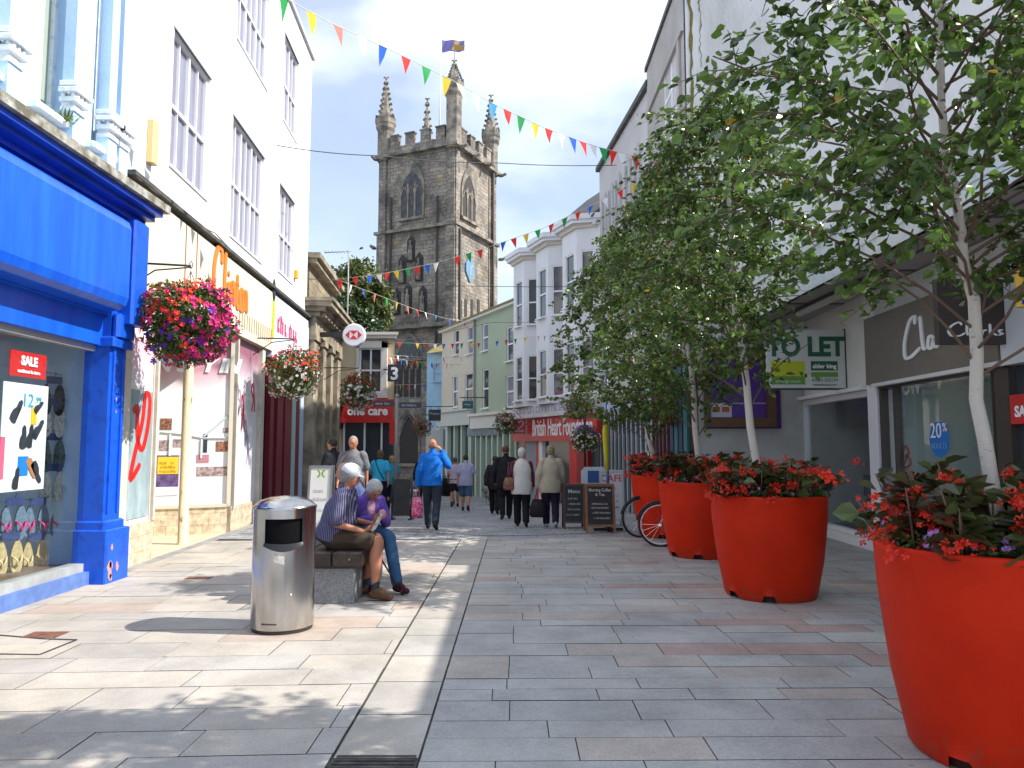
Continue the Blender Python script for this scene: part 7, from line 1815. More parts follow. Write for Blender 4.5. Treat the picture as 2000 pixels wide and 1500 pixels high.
# ------------------------------------------------------------------ people
SKIN = mat('skin', (.50, .26, .17), .55, var=.12, vscale=9, spec=.35)
SKIN_R = mat('skin_reddened', (.47, .20, .12), .55, var=.12, vscale=9, spec=.35)
def cloth(name, col, var=.18, vscale=4, rough=.85, bump=.35, bscale=9): return mat(name, col, rough, var=var, vscale=vscale, bump=bump, bscale=bscale, spec=.2)
def stripes(name, c1, c2, scale=60, horiz=False, both=False, c3=None):
    if name in MATS: return MATS[name]
    m = bpy.data.materials.new(name); m.use_nodes = True; nt = m.node_tree; b = nt.nodes['Principled BSDF']; N = nt.nodes.new; L = nt.links.new
    tc = N('ShaderNodeTexCoord'); wv = N('ShaderNodeTexWave'); wv.inputs['Scale'].default_value = scale; wv.inputs['Distortion'].default_value = .6; wv.inputs['Detail Scale'].default_value = .4
    wv.bands_direction = 'Z' if horiz else 'Y'
    L(tc.outputs['Object'], wv.inputs['Vector']); r = N('ShaderNodeValToRGB'); r.color_ramp.elements[0].position = .25; r.color_ramp.elements[1].position = .75
    r.color_ramp.elements[0].color = c1 + (1,); r.color_ramp.elements[1].color = c2 + (1,); L(wv.outputs['Fac'], r.inputs[0]); last = r.outputs[0]
    if both:
        w2 = N('ShaderNodeTexWave'); w2.inputs['Scale'].default_value = scale; w2.bands_direction = 'X'; L(tc.outputs['Object'], w2.inputs['Vector'])
        w3 = N('ShaderNodeTexWave'); w3.inputs['Scale'].default_value = scale; w3.bands_direction = 'Z'; L(tc.outputs['Object'], w3.inputs['Vector'])
        a = N('ShaderNodeMath'); a.operation = 'ADD'; L(w2.outputs['Fac'], a.inputs[0]); L(w3.outputs['Fac'], a.inputs[1])
        r2 = N('ShaderNodeValToRGB'); e = r2.color_ramp.elements; e[0].position = .15; e[0].color = c1 + (1,); e[1].position = .9; e[1].color = c2 + (1,)
        h = N('ShaderNodeMath'); h.operation = 'MULTIPLY'; h.inputs[1].default_value = .5; L(a.outputs[0], h.inputs[0]); L(h.outputs[0], r2.inputs[0]); last = r2.outputs[0]
    L(last, b.inputs['Base Color']); b.inputs['Roughness'].default_value = .85; b.inputs['Specular IOR Level'].default_value = .2
    n = N('ShaderNodeTexNoise'); n.inputs['Scale'].default_value = 9; L(tc.outputs['Object'], n.inputs['Vector']); bp = N('ShaderNodeBump'); bp.inputs['Strength'].default_value = .35; bp.inputs['Distance'].default_value = .02; L(n.outputs['Fac'], bp.inputs['Height']); L(bp.outputs[0], b.inputs['Normal'])
    MATS[name] = m; return m
WR = bpy.data.textures.new('cloth_folds', 'CLOUDS'); WR.noise_scale = .11; WR.noise_depth = 2
def solid(mb, name, m, parent, voxel=.011, smooth=3, disp=0, dec=None):
    """fuse overlapping closed shapes into one continuous skin"""
    me = bpy.data.meshes.new(name); me.from_pydata([tuple(p) for p in mb.v], [], mb.f); me.update()
    o = bpy.data.objects.new(name, me); C.objects.link(o)
    r = o.modifiers.new('r', 'REMESH'); r.mode = 'VOXEL'; r.voxel_size = voxel; r.use_smooth_shade = True
    if smooth: s = o.modifiers.new('s', 'SMOOTH'); s.iterations = smooth; s.factor = .5
    if disp: d = o.modifiers.new('d', 'DISPLACE'); d.texture = WR; d.strength = disp; d.mid_level = .5; d.texture_coords = 'LOCAL'
    me2 = bpy.data.meshes.new_from_object(o.evaluated_get(bpy.context.evaluated_depsgraph_get())); me2.name = name
    bpy.data.objects.remove(o); bpy.data.meshes.remove(me)
    me2.materials.clear(); me2.materials.append(m)
    me2.polygons.foreach_set('use_smooth', [True] * len(me2.polygons))
    return link(me2, name, parent)
def loft(mb, rings, n=18, xa=Vector((1, 0, 0))):
    """rings: (centre, rx, ry); section planes follow the line of centres; closed ends"""
    cs = [Vector(r[0]) for r in rings]; vs = []; k = len(rings)
    for i, (c, rx, ry) in enumerate(rings):
        d = (cs[min(i + 1, k - 1)] - cs[max(i - 1, 0)]).normalized(); y = d.cross(xa).normalized(); x = y.cross(d).normalized()
        for j in range(n):
            a = 2 * math.pi * j / n; ca, sa = math.cos(a), math.sin(a)
            vs.append(cs[i] + x * rx * ca + y * ry * sa)
    fs = [(i * n + j, i * n + (j + 1) % n, (i + 1) * n + (j + 1) % n, (i + 1) * n + j) for i in range(k - 1) for j in range(n)]
    fs += [tuple(range(n - 1, -1, -1)), tuple((k - 1) * n + j for j in range(n))]
    mb.add(vs, fs)
V = Vector
def hand(b, wr, d, palm, side, curl=.5, sz=1.0):
    """wr wrist, d direction of the hand, palm normal of the palm side, side +1/-1 for thumb side"""
    d = V(d).normalized(); palm = V(palm); palm = (palm - d * palm.dot(d)).normalized(); s = d.cross(palm).normalized() * side
    pc = wr + d * .052 * sz
    loft(b, [(wr, .024 * sz, .019 * sz), (wr + d * .03 * sz, .034 * sz, .017 * sz), (wr + d * .085 * sz, .038 * sz, .015 * sz)], 12, s)
    for k, (o, L_) in enumerate(((.028, .070), (.0095, .080), (-.0095, .074), (-.027, .058))):
        p = wr + d * .082 * sz + s * o * sz; a = curl * (.7 + .12 * k); pts = [p]
        dd = d.copy()
        for seg in (.42, .32, .26):
            ang = a; dd = (dd * math.cos(ang) + palm * math.sin(ang)).normalized(); p = p + dd * L_ * seg * sz; pts.append(p); a = curl * .9
            # keep palm perpendicular for the next bend
        for q, r_, r2 in zip(zip(pts, pts[1:]), (.0098, .009, .0082), (.009, .0082, .0072)): b.cap(q[0], q[1], r_ * sz, r2 * sz, 8)
    p = wr + d * .028 * sz + s * .030 * sz; p1 = p + (d * .6 + s * .75 + palm * .25).normalized() * .035 * sz; p2 = p1 + (d * .95 + s * .15 + palm * .5).normalized() * .032 * sz
    b.cap(wr + d * .02 * sz + s * .012 * sz, p, .016 * sz, .013 * sz, 8); b.cap(p, p1, .0125 * sz, .0105 * sz, 8); b.cap(p1, p2, .0105 * sz, .009 * sz, 8)
def figure(name_label, J, wear, loc, rz, skin=SKIN, hair=None, group=None, k=1.0, hands=((.45, 1), (.45, 1)), vox=.0115, fat=1.0, female=False, face=False):
    """J joints in the figure's own frame: faces +y, x to its right... sizes scaled by k"""
    t = local(empty('person', loc, name_label, 'person', group)); t.rotation_euler = (0, 0, rz); ORG[t.name] = V((0, 0, 0))
    J = {a: V(v) for a, v in J.items()}
    body = MB(); P, CH_, NK, HD = J['pelvis'], J['chest'], J['neck'], J['head']
    hd = (J['look'] - HD).normalized() if 'look' in J else V((0, 1, 0)); up = (HD - NK).normalized(); xr = hd.cross(V((0, 0, 1))).normalized(); upv = xr.cross(hd).normalized()
    HM = Matrix((xr, hd, upv)).transposed()
    xs = (J['shR'] - J['shL']).normalized(); xh = (J['hipR'] - J['hipL']).normalized()
    f = fat
    loft(body, [(P - (CH_ - P).normalized() * .09 * k, .13 * k * f, .10 * k * f), (P, .165 * k * f, .125 * k * f), (P.lerp(CH_, .45), .135 * k * f, .105 * k * f), (CH_, .165 * k * (f * .5 + .5), .115 * k * f), (CH_.lerp(NK, .5), .152 * k, .095 * k), (CH_.lerp(NK, .78), .095 * k, .075 * k), (NK, .058 * k, .058 * k), (NK.lerp(HD, .5), .054 * k, .056 * k)], 18, xs)
    # head
    body.ell(HD, .079 * k, .099 * k, .115 * k, 18, 12, HM); jw = HD + (HM @ V((0, .030, -.062))) * k; body.ell(jw, .056 * k, .062 * k, .056 * k, 14, 9, HM)
    body.cap(HD + HM @ V((0, .088, .012)) * k, HD + HM @ V((0, .112, -.026)) * k, .010 * k, .0145 * k, 8)
    body.ell(HD + HM @ V((0, .088, .030)) * k, .045 * k, .012 * k, .009 * k, 10, 6, HM); body.ell(HD + HM @ V((0, .088, -.062)) * k, .024 * k, .012 * k, .010 * k, 10, 6, HM)
    for s in (-1, 1): body.ell(HD + HM @ V((s * .079, -.004, -.012)) * k, .010 * k, .018 * k, .030 * k, 8, 8, HM)
    for s in ('R', 'L'):
        body.cap(CH_.lerp(NK, .55) + (J['sh' + s] - CH_.lerp(NK, .55)) * .6, J['sh' + s], .065 * k, .058 * k); body.cap(J['sh' + s], J['el' + s], .050 * k, .040 * k); body.cap(J['el' + s], J['wr' + s], .039 * k, .026 * k)
        body.cap(J['hip' + s], J['kn' + s], .085 * k * f, .056 * k); kn = J['kn' + s]; an = J['an' + s]; cf = kn.lerp(an, .32); bk = (V((0, -.014, 0)))
        body.cap(kn, cf + bk, (.055 + (f - 1) * .03) * k, (.056 + (f - 1) * .05) * k); body.cap(cf + bk, an, (.056 + (f - 1) * .05) * k, .036 * k)
        to = J['toe' + s]; body.cap(an + V((0, -.02, -.03)), to, .036 * k, .026 * k)
        hdn = J.get('hd' + s); d = (hdn - J['wr' + s]) if hdn is not None else (J['wr' + s] - J['el' + s]) ; pl = J.get('palm' + s, V((-1 if s == 'R' else 1, .2, 0)))
        sd = 1 if s == 'R' else -1
        thumb = V((0, 1, 0)) if abs(d.normalized().z) > .6 else V((0, 0, 1))
        sg = 1 if d.normalized().cross(pl).dot(thumb) > 0 else -1
        hand(body, J['wr' + s], d, pl, sg, hands[0 if s == 'R' else 1][0], k)
    solid(body, 'body', skin, t, vox, 2)
    if face:
        for s in (-1, 1):
            b = MB(); b.ell(HD + HM @ V((s * .031, .086, .012)) * k, .012 * k, .008 * k, .007 * k, 10, 8, HM); b.build('eye', mat('eye_dark', (.05, .04, .035), .2), t)
            b = MB(); b.cap(HD + HM @ V((s * .016, .098, .030)) * k, HD + HM @ V((s * .046, .088, .034)) * k, .004, .003, 6); b.build('eyebrow', mat('brow_grey', (.16, .13, .11), .9), t)
        b = MB(); b.ell(HD + HM @ V((0, .097, -.058)) * k, .022 * k, .006 * k, .0045 * k, 10, 6, HM); b.build('mouth', mat('lip', (.38, .13, .10), .5), t)
    if hair:
        kind, hm = hair; b = MB()
        if kind == 'bald': 
            b.ell(HD + HM @ V((0, -.035, -.03)) * k, .081 * k, .075 * k, .055 * k, 16, 10, HM)
        elif kind == 'short':
            b.ell(HD + HM @ V((0, -.016, .022)) * k, .084 * k, .098 * k, .105 * k, 18, 12, HM)
        elif kind == 'bob':
            b.ell(HD + HM @ V((0, -.020, .020)) * k, .096 * k, .106 * k, .108 * k, 18, 12, HM); b.ell(HD + HM @ V((0, -.045, -.055)) * k, .088 * k, .078 * k, .075 * k, 16, 10, HM)
        elif kind == 'full':
            b.ell(HD + HM @ V((0, -.018, .022)) * k, .094 * k, .104 * k, .108 * k, 18, 12, HM); b.ell(HD + HM @ V((0, -.04, -.03)) * k, .082 * k, .075 * k, .07 * k, 16, 10, HM)
        solid(b, 'hair', hm, t, .009, 1, .012)
    def arm(s, m, full, fl=1.0, nm='sleeve'): pass
    for (kind, m, opt) in wear:
        b = MB()
        if kind in ('shirt', 'jacket', 'tee', 'vest', 'cardigan'):
            g = .016 + opt.get('g', 0); hem = opt.get('hem', .12); c0 = P - (CH_ - P).normalized() * hem * k
            c0 = P + V((0, 0, -hem * k)) if not opt.get('sit') else P - (CH_ - P).normalized() * min(hem, .06) * k
            loft(b, [(c0, (.170 * f + g) * k, (.135 * f + g) * k), (P, (.170 * f + g) * k, (.135 * f + g) * k), (P.lerp(CH_, .45), (.146 * f + g) * k, (.120 * f + g) * k), (CH_, (.165 * (f * .5 + .5) + g + .004) * k, (.117 * f + g) * k), (CH_.lerp(NK, .5), (.155 + g * .6) * k, (.098 + g) * k), (CH_.lerp(NK, .78), (.100 + g * .5) * k, (.078 + g * .6) * k), (NK + (NK - CH_).normalized() * .01 * k, .066 * k, .066 * k)], 20, xs)
            for s in ('R', 'L'):
                if kind == 'vest': continue
                sh, el, wr = J['sh' + s], J['el' + s], J['wr' + s]; src = CH_.lerp(NK, .52)
                b.cap(src + (sh - src) * .35, sh, (.062 + g * .6) * k, (.052 + g * .7) * k)
                L_ = opt.get('sleeve', 1.0)
                if L_ <= .55: e = sh.lerp(el, L_ * 1.6); b.cap(sh, e, (.056 + g) * k, (.052 + g + .008) * k)
                else: b.cap(sh, el, (.053 + g * .8) * k, (.046 + g) * k); b.cap(el, el.lerp(wr, min(1, (L_ - .55) / .45) * .97), (.046 + g) * k, (.034 + g) * k)
            if kind in ('jacket', 'cardigan', 'shirt') : b.cap(NK + V((0, -.02, -.01)), NK + V((0, -.015, .03)) * 1.0, .066 * k, .060 * k)
            if opt.get('front'): b.ell(CH_ + V((0, .135, .05)), .050, .030, .12)
            solid(b, opt.get('name', kind), m, t, .0125, 3, .022)
        elif kind in ('trousers', 'shorts'):
            g = .014 + opt.get('g', 0)
            loft(b, [(P - (CH_ - P).normalized() * .10 * k if not opt.get('sit') else P + V((0, .02, -.07)), .125 * k * f, .105 * k * f), (P, (.168 * f + g) * k, (.130 * f + g) * k), (P.lerp(CH_, .22), (.155 * f + g * .6) * k, (.122 * f + g * .6) * k)], 20, xh)
            for s in ('R', 'L'):
                h, kn, an = J['hip' + s], J['kn' + s], J['an' + s]
                if kind == 'shorts':
                    fr = opt.get('len', .8); b.cap(h, h.lerp(kn, fr * .9), (.088 * f + g) * k, (.066 + g + .010) * k)
                else:
                    b.cap(h, kn, (.088 * f + g) * k, (.060 + g) * k); b.cap(kn, kn.lerp(an, .95), (.059 + g) * k, (.046 + g + opt.get('flare', 0)) * k)
            solid(b, kind, m, t, .0125, 3, .018)
        elif kind == 'shoes':
            for s in ('R', 'L'):
                b = MB(); an, to = J['an' + s], J['toe' + s]; d = (to - an); d.z = 0; d.normalize(); hl = an - d * .045 * k; dn = J.get('sole' + s, V((0, 0, -1)))
                base = lambda p, zz: V((p.x, p.y, p.z)) 
                a0 = an + dn * .045 * k - d * .03 * k; a1 = to + dn * .004 * k
                b.cap(a0, a1, .042 * k, .036 * k, 12); b.cap(an + d * .0, an.lerp(to, .55) + V((0, 0, .005)), .044 * k, .036 * k, 12); b.cap(an + dn * .02, an + V((0, 0, .02)) * 1.0, .044 * k, .043 * k)
                solid(b, 'shoe', m, t, .010, 2)
            if 'sole' in opt: pass
        elif kind == 'socks':
            for s in ('R', 'L'):
                b = MB(); an, kn = J['an' + s], J['kn' + s]; b.cap(an, an.lerp(kn, .18), .043 * k, .045 * k); solid(b, 'sock', m, t, .010, 1)
        elif kind == 'sleeves':
            for s in ('R', 'L'):
                b = MB(); b.cap(J['sh' + s], J['el' + s], .064 * k, .054 * k); b.cap(J['el' + s], J['el' + s].lerp(J['wr' + s], .97), .054 * k, .042 * k); solid(b, 'sleeve', m, t, .012, 2, .015)
        elif kind == 'cap':
            b.ell(HD + HM @ V((0, -.008, .050)) * k, .099 * k, .115 * k, .088 * k, 18, 12, HM); b2 = HD + HM @ V((0, .095, .030)) * k; b.ell(b2, .062 * k, .062 * k, .010 * k, 14, 8, HM); solid(b, 'cap', m, t, .009, 1)
        elif kind == 'strap':
            b.tube([J['shL'].lerp(NK, .4) + V((0, -.10, .05)) * k, CH_ + V((.02, -.165, -.05)) * k, P + V((.17, -.12, .02)) * k], .014, 6); b.build('bag_strap', m, t)
    return t, J
def walk_pose(h=1.7, st=.5, sw=.35, face=1, lead='R', arms=None, lean=.03, dx=0):
    """mid-stride standing figure facing +y"""
    k = h / 1.72; J = {}
    J['pelvis'] = (0, 0, .93); J['chest'] = (0, lean, 1.24); J['neck'] = (0, lean + .005, 1.475); J['head'] = (0, lean + .03, 1.60); J['look'] = (0, 3, 1.55)
    for s, x in (('R', 1), ('L', -1)):
        f = 1 if s == lead else -1
        J['hip' + s] = (x * .092, 0, .90); fy = f * st * .5
        if f > 0: J['kn' + s] = (x * .095, fy * .62 + .02, .50); J['an' + s] = (x * .09, fy * .95, .085); J['toe' + s] = (x * .105, fy * .95 + .15, .045)
        else: J['kn' + s] = (x * .095, fy * .30 + .06, .49); J['an' + s] = (x * .09, fy * 1.05, .135); J['toe' + s] = (x * .105, fy * 1.05 + .13, .035); J['sole' + s] = (0, -.6, -.8)
        J['sh' + s] = (x * .172, lean, 1.375); ay = -f * sw
        J['el' + s] = (x * .235, lean + ay * .35 - .02, 1.12); J['wr' + s] = (x * .245, lean + ay * .85 + .03, .88); J['palm' + s] = (-x, .1, 0)
    if arms: J.update(arms)
    return {a: V(v) * (k if a not in ('soleR', 'soleL', 'palmR', 'palmL') else 1) for a, v in J.items()}, k
def place(px, py): return gnd(px, py)
HG = mat('hair_grey', (.30, .28, .265), .8, var=.35, vscale=40, bump=.5, bscale=60); HWH = mat('hair_silver', (.58, .57, .55), .8, var=.3, vscale=40, bump=.5, bscale=60)
HB = mat('hair_brown', (.12, .07, .04), .8, var=.4, vscale=40, bump=.5, bscale=60); HBL = mat('hair_blonde', (.38, .24, .11), .8, var=.35, vscale=40, bump=.5, bscale=60); HDK = mat('hair_dark', (.03, .022, .018), .7, bump=.5, bscale=60)
SHOE_D = cloth('dark_shoe', (.018, .016, .016), rough=.5, bump=.1); SHOE_B = cloth('brown_shoe', (.13, .065, .035), rough=.6, bump=.2)
G = 'people in the street'
# man in the blue jacket, phone to his ear, pink bag in the left hand
J, k = walk_pose(1.76, .42, .15, lead='L', arms={'elR': (.30, .12, 1.20), 'wrR': (.17, .16, 1.47), 'hdR': (.12, .12, 1.58), 'wrL': (-.27, .02, .84)})
p = place(843, 1034); t, J = figure('man seen from behind in a bright blue jacket carrying a pink patterned bag', J,
    [('jacket', cloth('bright_blue_jacket', (.010, .16, .62), .2), {'hem': .10, 'g': .012}), ('trousers', cloth('slate_trousers', (.035, .045, .065)), {'g': .008}), ('shoes', SHOE_D, {})], p, 0, SKIN_R, ('bald', mat('stubble', (.20, .12, .09), .9)), G, k)
def bag(name, c, w_, h, d, m, lab, handle=None, kind='tote', strap_to=None):
    t = empty(name, c, lab, 'bag'); b = MB(); c = V(c)
    loft(b, [(c + V((0, 0, 0)), w_ * .46, d * .42), (c + V((0, 0, h * .15)), w_ * .52, d * .55), (c + V((0, 0, h * .6)), w_ * .5, d * .45), (c + V((0, 0, h)), w_ * .34, d * .12)], 16); 
    solid_o = b.build('bag_body', m, t)
    solid_o.data.polygons.foreach_set('use_smooth', [True] * len(solid_o.data.polygons))
    hh = handle if handle else .2
    for y in (-.015, .015): b = MB(); b.tube([c + V((-w_ * .22, y, h * .95)), c + V((-w_ * .08, y, h + hh)), c + V((w_ * .08, y, h + hh)), c + V((w_ * .22, y, h * .95))], .007, 6); b.build('handle', m, t)
    return t
hL = p + J['wrL'] + V((0, 0, -.08))
pinkm = mat('pink_pattern', (.62, .02, .16), .7, col2=(.75, .35, .45), vscale=26, cpos=(.42, .52))
bag('pink_bag', hL + V((-.01, .01, -.56)), .22, .40, .12, pinkm, 'bright pink patterned bag held by the man in blue', .17)
# checked shirt
J, k = walk_pose(1.62, .36, .15, lead='L'); figure('person seen from behind in lilac checked shirt and denim shorts', J, [('shirt', stripes('check_shirt', (.50, .52, .62), (.16, .14, .34), 14, both=True), {'hem': .16, 'sleeve': .5, 'g': .012}), ('shorts', cloth('denim_shorts', (.07, .13, .22)), {'len': 1.08, 'g': .02}), ('shoes', SHOE_D, {})],
    place(909, 998), 0, SKIN, ('short', HDK), G, k, fat=1.22)
J, k = walk_pose(1.60, .34, .15, lead='R'); figure('person in pale striped top and dark shorts ahead of the checked shirt', J, [('tee', stripes('pink_stripe', (.55, .48, .55), (.42, .30, .40), 30, horiz=True), {'sleeve': .5}), ('shorts', cloth('dark_shorts', (.02, .02, .03)), {'len': .8, 'g': .01}), ('shoes', SHOE_D, {})],
    place(888, 990), 0, SKIN_R, ('short', HB), G, k, fat=1.1)
# two dark figures
J, k = walk_pose(1.74, .40, .2, lead='R', lean=.05); figure('broad figure in black jacket and trousers walking away, dark hair', J, [('jacket', cloth('black_jacket', (.015, .014, .018)), {'hem': .2, 'g': .02}), ('trousers', cloth('black_trousers', (.012, .012, .016)), {'g': .01}), ('shoes', SHOE_D, {})],
    place(988, 1014), R(4), SKIN_R, ('short', mat('hair_auburn', (.10, .035, .02), .8)), G, k, fat=1.15)
J, k = walk_pose(1.55, .36, .2, lead='L', lean=.06); figure('small person in black cardigan at left of the dark pair', J, [('cardigan', cloth('black_knit', (.02, .02, .024)), {'hem': .2, 'g': .02}), ('trousers', cloth('black_trousers', (.012, .012, .016)), {'g': .01}), ('shoes', SHOE_D, {})],
    place(966, 1004), R(-5), SKIN, ('short', HDK), G, k)
# woman in white body warmer
J, k = walk_pose(1.60, .36, .12, lead='L', arms={'wrR': (.25, .05, .88), 'elL': (-.26, -.06, 1.12), 'wrL': (-.22, .08, .92)})
p = place(1019, 1029); t, J = figure('white haired woman in white body warmer with burgundy sleeves', J, [('vest', cloth('white_bodywarmer', (.58, .57, .54), .08), {'hem': .22, 'g': .03, 'name': 'body_warmer'}), ('sleeves', cloth('burgundy_knit', (.12, .02, .06)), {}), ('trousers', cloth('black_trousers', (.012, .012, .016)), {'g': .016}), ('shoes', SHOE_D, {})], p, 0, SKIN, ('full', HWH), G, k, fat=1.08, female=True)
bag('brown_handbag', p + J['pelvis'] + V((-.24, -.08, -.12)), .26, .26, .12, mat('tan_leather', (.28, .13, .05), .5, col2=(.10, .03, .03), vscale=14), 'brown patterned handbag on the shoulder of the white haired woman', .30)
# beige coat
J, k = walk_pose(1.64, .34, .1, lead='L', arms={'wrL': (-.26, .03, .86)})
p = place(1076, 1030); t, J = figure('woman in beige jacket and dark trousers carrying a black bag', J, [('jacket', cloth('beige_jacket', (.40, .35, .27), .1), {'hem': .20, 'g': .03}), ('trousers', cloth('plum_trousers', (.022, .016, .035)), {'g': .014}), ('shoes', cloth('grey_trainer', (.38, .37, .36), rough=.6), {})], p, 0, SKIN, ('full', mat('hair_sandy', (.30, .22, .14), .8, var=.35, vscale=40, bump=.5)), G, k, fat=1.1)
bag('black_bag', p + J['wrL'] + V((0, .0, -.62)), .34, .36, .12, SHOE_D, 'black shopping bag in the left hand of the woman in beige', .18)
# turquoise tops
J, k = walk_pose(1.68, .25, .1, lead='R', arms={'elL': (-.28, .06, 1.13), 'wrL': (-.20, .22, 1.0)}); figure('woman in turquoise t-shirt and navy trousers with a bag strap, seen from behind', J, [('tee', cloth('turquoise_tee', (.04, .42, .68), .12), {'sleeve': .45, 'hem': .03, 'g': .008}), ('trousers', cloth('navy_trousers', (.012, .015, .035)), {'g': .010}), ('shoes', SHOE_D, {}), ('strap', SHOE_D, {})],
    place(740, 1006), R(-8), SKIN, ('bob', HB), G, k, fat=1.12)
J, k = walk_pose(1.60, .22, .1, lead='L'); figure('fair haired person in turquoise top farther off beside the signpost', J, [('tee', cloth('teal_tee', (.04, .27, .38), .12), {'sleeve': .45}), ('trousers', cloth('navy_trousers', (.012, .015, .035)), {}), ('shoes', SHOE_D, {})],
    place(764, 996), R(10), SKIN, ('bob', HBL), G, k)
J, k = walk_pose(1.68, .3, .1, lead='R'); figure('person in dark coat and blue hat just left of the man in blue', J, [('jacket', cloth('navy_coat', (.015, .02, .04)), {'hem': .25, 'g': .02}), ('trousers', cloth('black_trousers', (.012, .012, .016)), {}), ('shoes', SHOE_D, {}), ('cap', cloth('royal_blue_cap', (.01, .03, .30)), {})],
    place(826, 996), R(5), SKIN, ('short', HDK), G, k)
# grey t-shirt man coming towards us, and the dark jacket beside him
J, k = walk_pose(1.80, .3, .12, lead='L', arms={}); J['look'] = J['head'] + V((.1, 1, -.35))
p = place(688, 1036); figure('man in grey t-shirt facing us behind the bench, looking down', J, [('tee', cloth('grey_tee', (.17, .17, .19), .12), {'sleeve': .5, 'g': .012}), ('shorts', cloth('grey_shorts', (.10, .10, .11)), {'len': .95, 'g': .012}), ('shoes', SHOE_B, {})], p, R(180), SKIN_R, ('short', HG), G, k, fat=1.08, face=True)
J, k = walk_pose(1.80, .3, .12, lead='R'); figure('dark haired man in black jacket with white stripe, at left behind the bench', J, [('jacket', cloth('black_tracksuit', (.018, .02, .026)), {'hem': .14, 'g': .014}), ('trousers', cloth('black_trousers', (.012, .012, .016)), {}), ('shoes', SHOE_D, {})],
    place(650, 1028), R(62), SKIN, ('short', HDK), G, k)
# ---- seated people on the bench
def sit_pose(**kw):
    J = dict(pelvis=(0, -.02, .655), chest=(0, .05, .93), neck=(0, .13, 1.145), head=(0, .20, 1.28), look=(0, 3, 1.0), hipR=(.10, .02, .63), hipL=(-.10, .02, .63), knR=(.14, .45, .575), knL=(-.14, .45, .575), anR=(.13, .42, .10), anL=(-.13, .44, .10),
             toeR=(.15, .60, .045), toeL=(-.15, .62, .045), shR=(.19, .09, 1.07), shL=(-.19, .09, 1.07), elR=(.245, .08, .79), elL=(-.245, .08, .79), wrR=(.15, .33, .74), wrL=(-.15, .33, .76), hdR=(.06, .45, .77), hdL=(-.06, .45, .79), palmR=(-.6, 0, .8), palmL=(.6, 0, .8))
    J.update(kw); return {a: V(v) for a, v in J.items()}
stripe = stripes('navy_stripe_shirt', (.030, .028, .075), (.17, .165, .26), 16)
# man in striped shirt and white cap: faces +X
pm = V((-1.86, 7.98, 0))
J = sit_pose(neck=(0, .09, 1.14), head=(0, .14, 1.275), look=(-.3, 3, .3), knR=(.13, .46, .60), knL=(-.14, .40, .60), anR=(.13, .44, .10), anL=(-.14, .30, .10), toeR=(.17, .60, .045), toeL=(-.16, .46, .045), chest=(0, .045, .92), elR=(.27, .05, .80), wrR=(.16, .31, .71), hdR=(.08, .44, .73))
figure('seated man in white cap, navy striped shirt and brown shorts on the bench', J, [('shirt', stripe, {'sleeve': .5, 'sit': 1, 'g': .018, 'hem': .05}), ('shorts', cloth('brown_shorts', (.065, .045, .030)), {'len': .82, 'sit': 1, 'g': .022}), ('socks', cloth('grey_socks', (.05, .055, .07)), {}), ('shoes', SHOE_B, {}), ('cap', cloth('white_cap', (.68, .68, .70), .05), {})],
       pm, R(-90), SKIN_R, ('full', HG), G, 1.0, ((.9, 1), (.9, 1)), .009, 1.28, face=True)
# woman in purple cardigan, head bent to her hands, turned towards us
pw = V((-1.72, 8.62, 0))
J = sit_pose(pelvis=(0, -.02, .635), chest=(0, .06, .86), neck=(0, .16, 1.03), head=(0, .27, 1.10), look=(0, 1.6, -.2), shR=(.165, .12, .97), shL=(-.165, .12, .97), elR=(.22, .16, .72), elL=(-.22, .16, .72), wrR=(.08, .36, .80), wrL=(-.08, .36, .78), hdR=(.0, .44, .84), hdL=(.0, .44, .82),
             knR=(.12, .42, .58), knL=(-.10, .44, .58), anR=(.16, .50, .10), anL=(-.10, .62, .10), toeR=(.18, .64, .045), toeL=(-.12, .78, .05))
figure('seated grey haired woman in purple cardigan and jeans bending over her hands', J, [('vest', cloth('pink_top', (.62, .34, .44), .1), {'sleeve': .2, 'sit': 1, 'g': -.004, 'front': 1}), ('cardigan', cloth('purple_cardigan', (.16, .09, .42), .15), {'sit': 1, 'g': .006, 'hem': .06}), ('trousers', cloth('blue_jeans', (.045, .12, .25), .2), {'sit': 1, 'g': .006}), ('shoes', cloth('burgundy_trainer', (.07, .015, .025), rough=.6), {})],
       pw, R(-140), SKIN_R, ('full', HWH), G, .95, ((1.0, 1), (1.0, 1)), .009, 1.0, True, face=True)
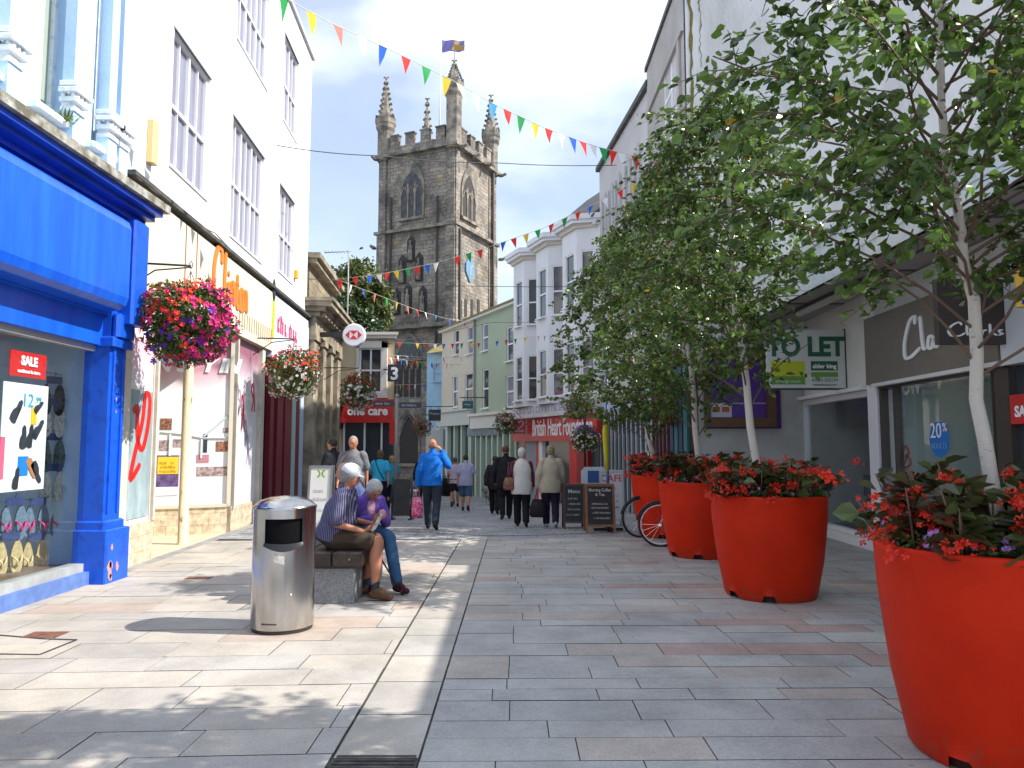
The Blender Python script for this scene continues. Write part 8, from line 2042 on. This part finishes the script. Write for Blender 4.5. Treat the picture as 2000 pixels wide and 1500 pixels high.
# open neckline of the cardigan showing the pink top
# bald man in a light blue shirt at the far end
J = sit_pose(look=(-.4, 3, .8))
figure('bald man in light blue shirt seated behind the man in white cap', J, [('shirt', cloth('light_blue_shirt', (.36, .45, .72), .08), {'sleeve': .5, 'sit': 1, 'g': .015}), ('trousers', cloth('grey_trousers', (.08, .08, .09)), {'sit': 1}), ('shoes', SHOE_D, {})], V((-1.80, 8.98, 0)), R(96), SKIN, ('bald', HG), G, 1.02, ((.6, 1), (.6, 1)), .011, 1.15)
def held():
    c = pm + V((.44, -.07, .79)); t = empty('newspaper', c, 'folded paper packet held by the man in the white cap', 'paper')
    M = Matrix.Translation(c) @ Matrix.Rotation(R(-90), 4, 'Z') @ Matrix.Rotation(R(-28), 4, 'X')
    b = MB(M); b.box(-.10, .10, -.006, .0, -.09, .10); b.box(-.095, .10, .0, .010, -.085, .095); b.build('sheet', mat('newsprint', (.50, .48, .45), .8, col2=(.24, .2, .2), vscale=28, cpos=(.42, .55)), t)
    M2 = Matrix.Translation(pw) @ Matrix.Rotation(R(-140), 4, 'Z')
    b = MB(M2); b.ell((0, .46, .85), .045, .02, .05); tag(b.build('pink_purse', mat('purse_pink', (.62, .25, .42), .6)), 'small pink purse in the hands of the woman in purple', 'purse')
    a = gnd(787, 1163); a.z = .01; top = at(742, 1088, 8.05); t = empty('walking_stick', a, 'thin black walking stick leaning from the woman in purple to the ground', 'walking stick')
    b = MB(); b.tube([a, top], .010, 8); b.build('shaft', BLACK, t)
    d = (top - a).normalized(); b = MB(); b.tube([top, top + d * .05 + V((-.02, 0, 0)), top + V((-.08, 0, .055)), top + V((-.12, 0, .04))], .012, 8); b.build('handle', BLACK, t)
    b = MB(); b.tube([a, a + d * .05], .017, 8); b.build('rubber_tip', BLACK, t)
held()
# ------------------------------------------------------------------ dog and pushchair
def dog():
    p = gnd(957, 986); t = local(empty('dog', p, 'small grey and white husky dog standing by the dark dressed walkers', 'dog')); t.rotation_euler = (0, 0, R(150)); ORG[t.name] = V((0, 0, 0))
    b = MB(); loft(b, [((0, -.24, .36), .07, .07), ((0, -.16, .36), .09, .10), ((0, 0, .36), .095, .11), ((0, .14, .37), .105, .135), ((0, .24, .42), .08, .10), ((0, .31, .50), .06, .065), ((0, .34, .55), .05, .055)], 14)
    b.ell((0, .37, .58), .068, .075, .065); b.cap((0, .42, .57), (0, .51, .545), .036, .022)
    for s in (-1, 1):
        b.cap((s * .035, .35, .63), (s * .045, .345, .70), .022, .006)
        b.cap((s * .06, .17, .32), (s * .06, .16, .17), .04, .024); b.cap((s * .06, .16, .17), (s * .06, .17, .03), .022, .018); b.cap((s * .06, .17, .02), (s * .06, .20, .015), .022, .018)
        b.cap((s * .06, -.18, .34), (s * .065, -.13, .21), .06, .035); b.cap((s * .065, -.13, .21), (s * .065, -.22, .13), .03, .02); b.cap((s * .065, -.22, .13), (s * .065, -.20, .02), .019, .018); b.cap((s * .065, -.20, .02), (s * .065, -.165, .015), .022, .018)
    b.cap((0, -.26, .38), (0, -.36, .48), .03, .04); b.cap((0, -.36, .48), (0, -.30, .57), .04, .02)
    solid(b, 'body', mat('husky_fur', (.46, .43, .38), .9, col2=(.12, .11, .11), vscale=5, cpos=(.45, .52), bump=.6, bscale=70), t, .008, 2)
    b = MB(); b.ell((0, .53, .55), .012, .012, .010); b.build('nose', BLACK, t)
    for s in (-1, 1): b = MB(); b.ell((s * .03, .43, .60), .008, .008, .008); b.build('eye', BLACK, t)
dog()
def pushchair():
    p = gnd(871, 988); t = local(empty('pushchair', p, 'black pushchair pushed ahead of the checked shirt', 'pushchair')); ORG[t.name] = V((0, 0, 0))
    b = MB(); loft(b, [((0, .1, .35), .17, .12), ((0, .05, .5), .20, .18), ((0, 0, .75), .20, .2), ((0, 0, .92), .17, .14)], 14); b.build('seat', cloth('pushchair_fabric', (.02, .02, .022)), t)
    for x in (-.24, .24):
        b = MB(); b.tube([(x, .35, .1), (x, 0, .6), (x, -.35, 1.0)], .013, 6); b.tube([(x, -.3, .1), (x, .05, .55)], .013, 6); b.build('frame', DARKG, t)
        for y in (.35, -.3): b = MB(Matrix.Translation((x, y, .1)) @ Matrix.Rotation(R(90), 4, 'Y')); b.lathe([(.07, -.02), (.1, -.015), (.1, .015), (.07, .02)], (0, 0), 18); b.build('wheel', BLACK, t)
    b = MB(); b.tube([(-.24, -.35, 1.0), (.24, -.35, 1.0)], .016, 8); b.build('handle', DARKG, t)
pushchair()
# blooms too many to count are marked as such
for o in C.objects:
    if o.parent is not None and any(o.name.startswith(p) for p in ('red_flowers', 'magenta_flowers', 'purple_flowers', 'white_flowers', 'dark_red_flowers', 'lilac_flowers', 'yellow_leaves')): o['kind'] = 'stuff'
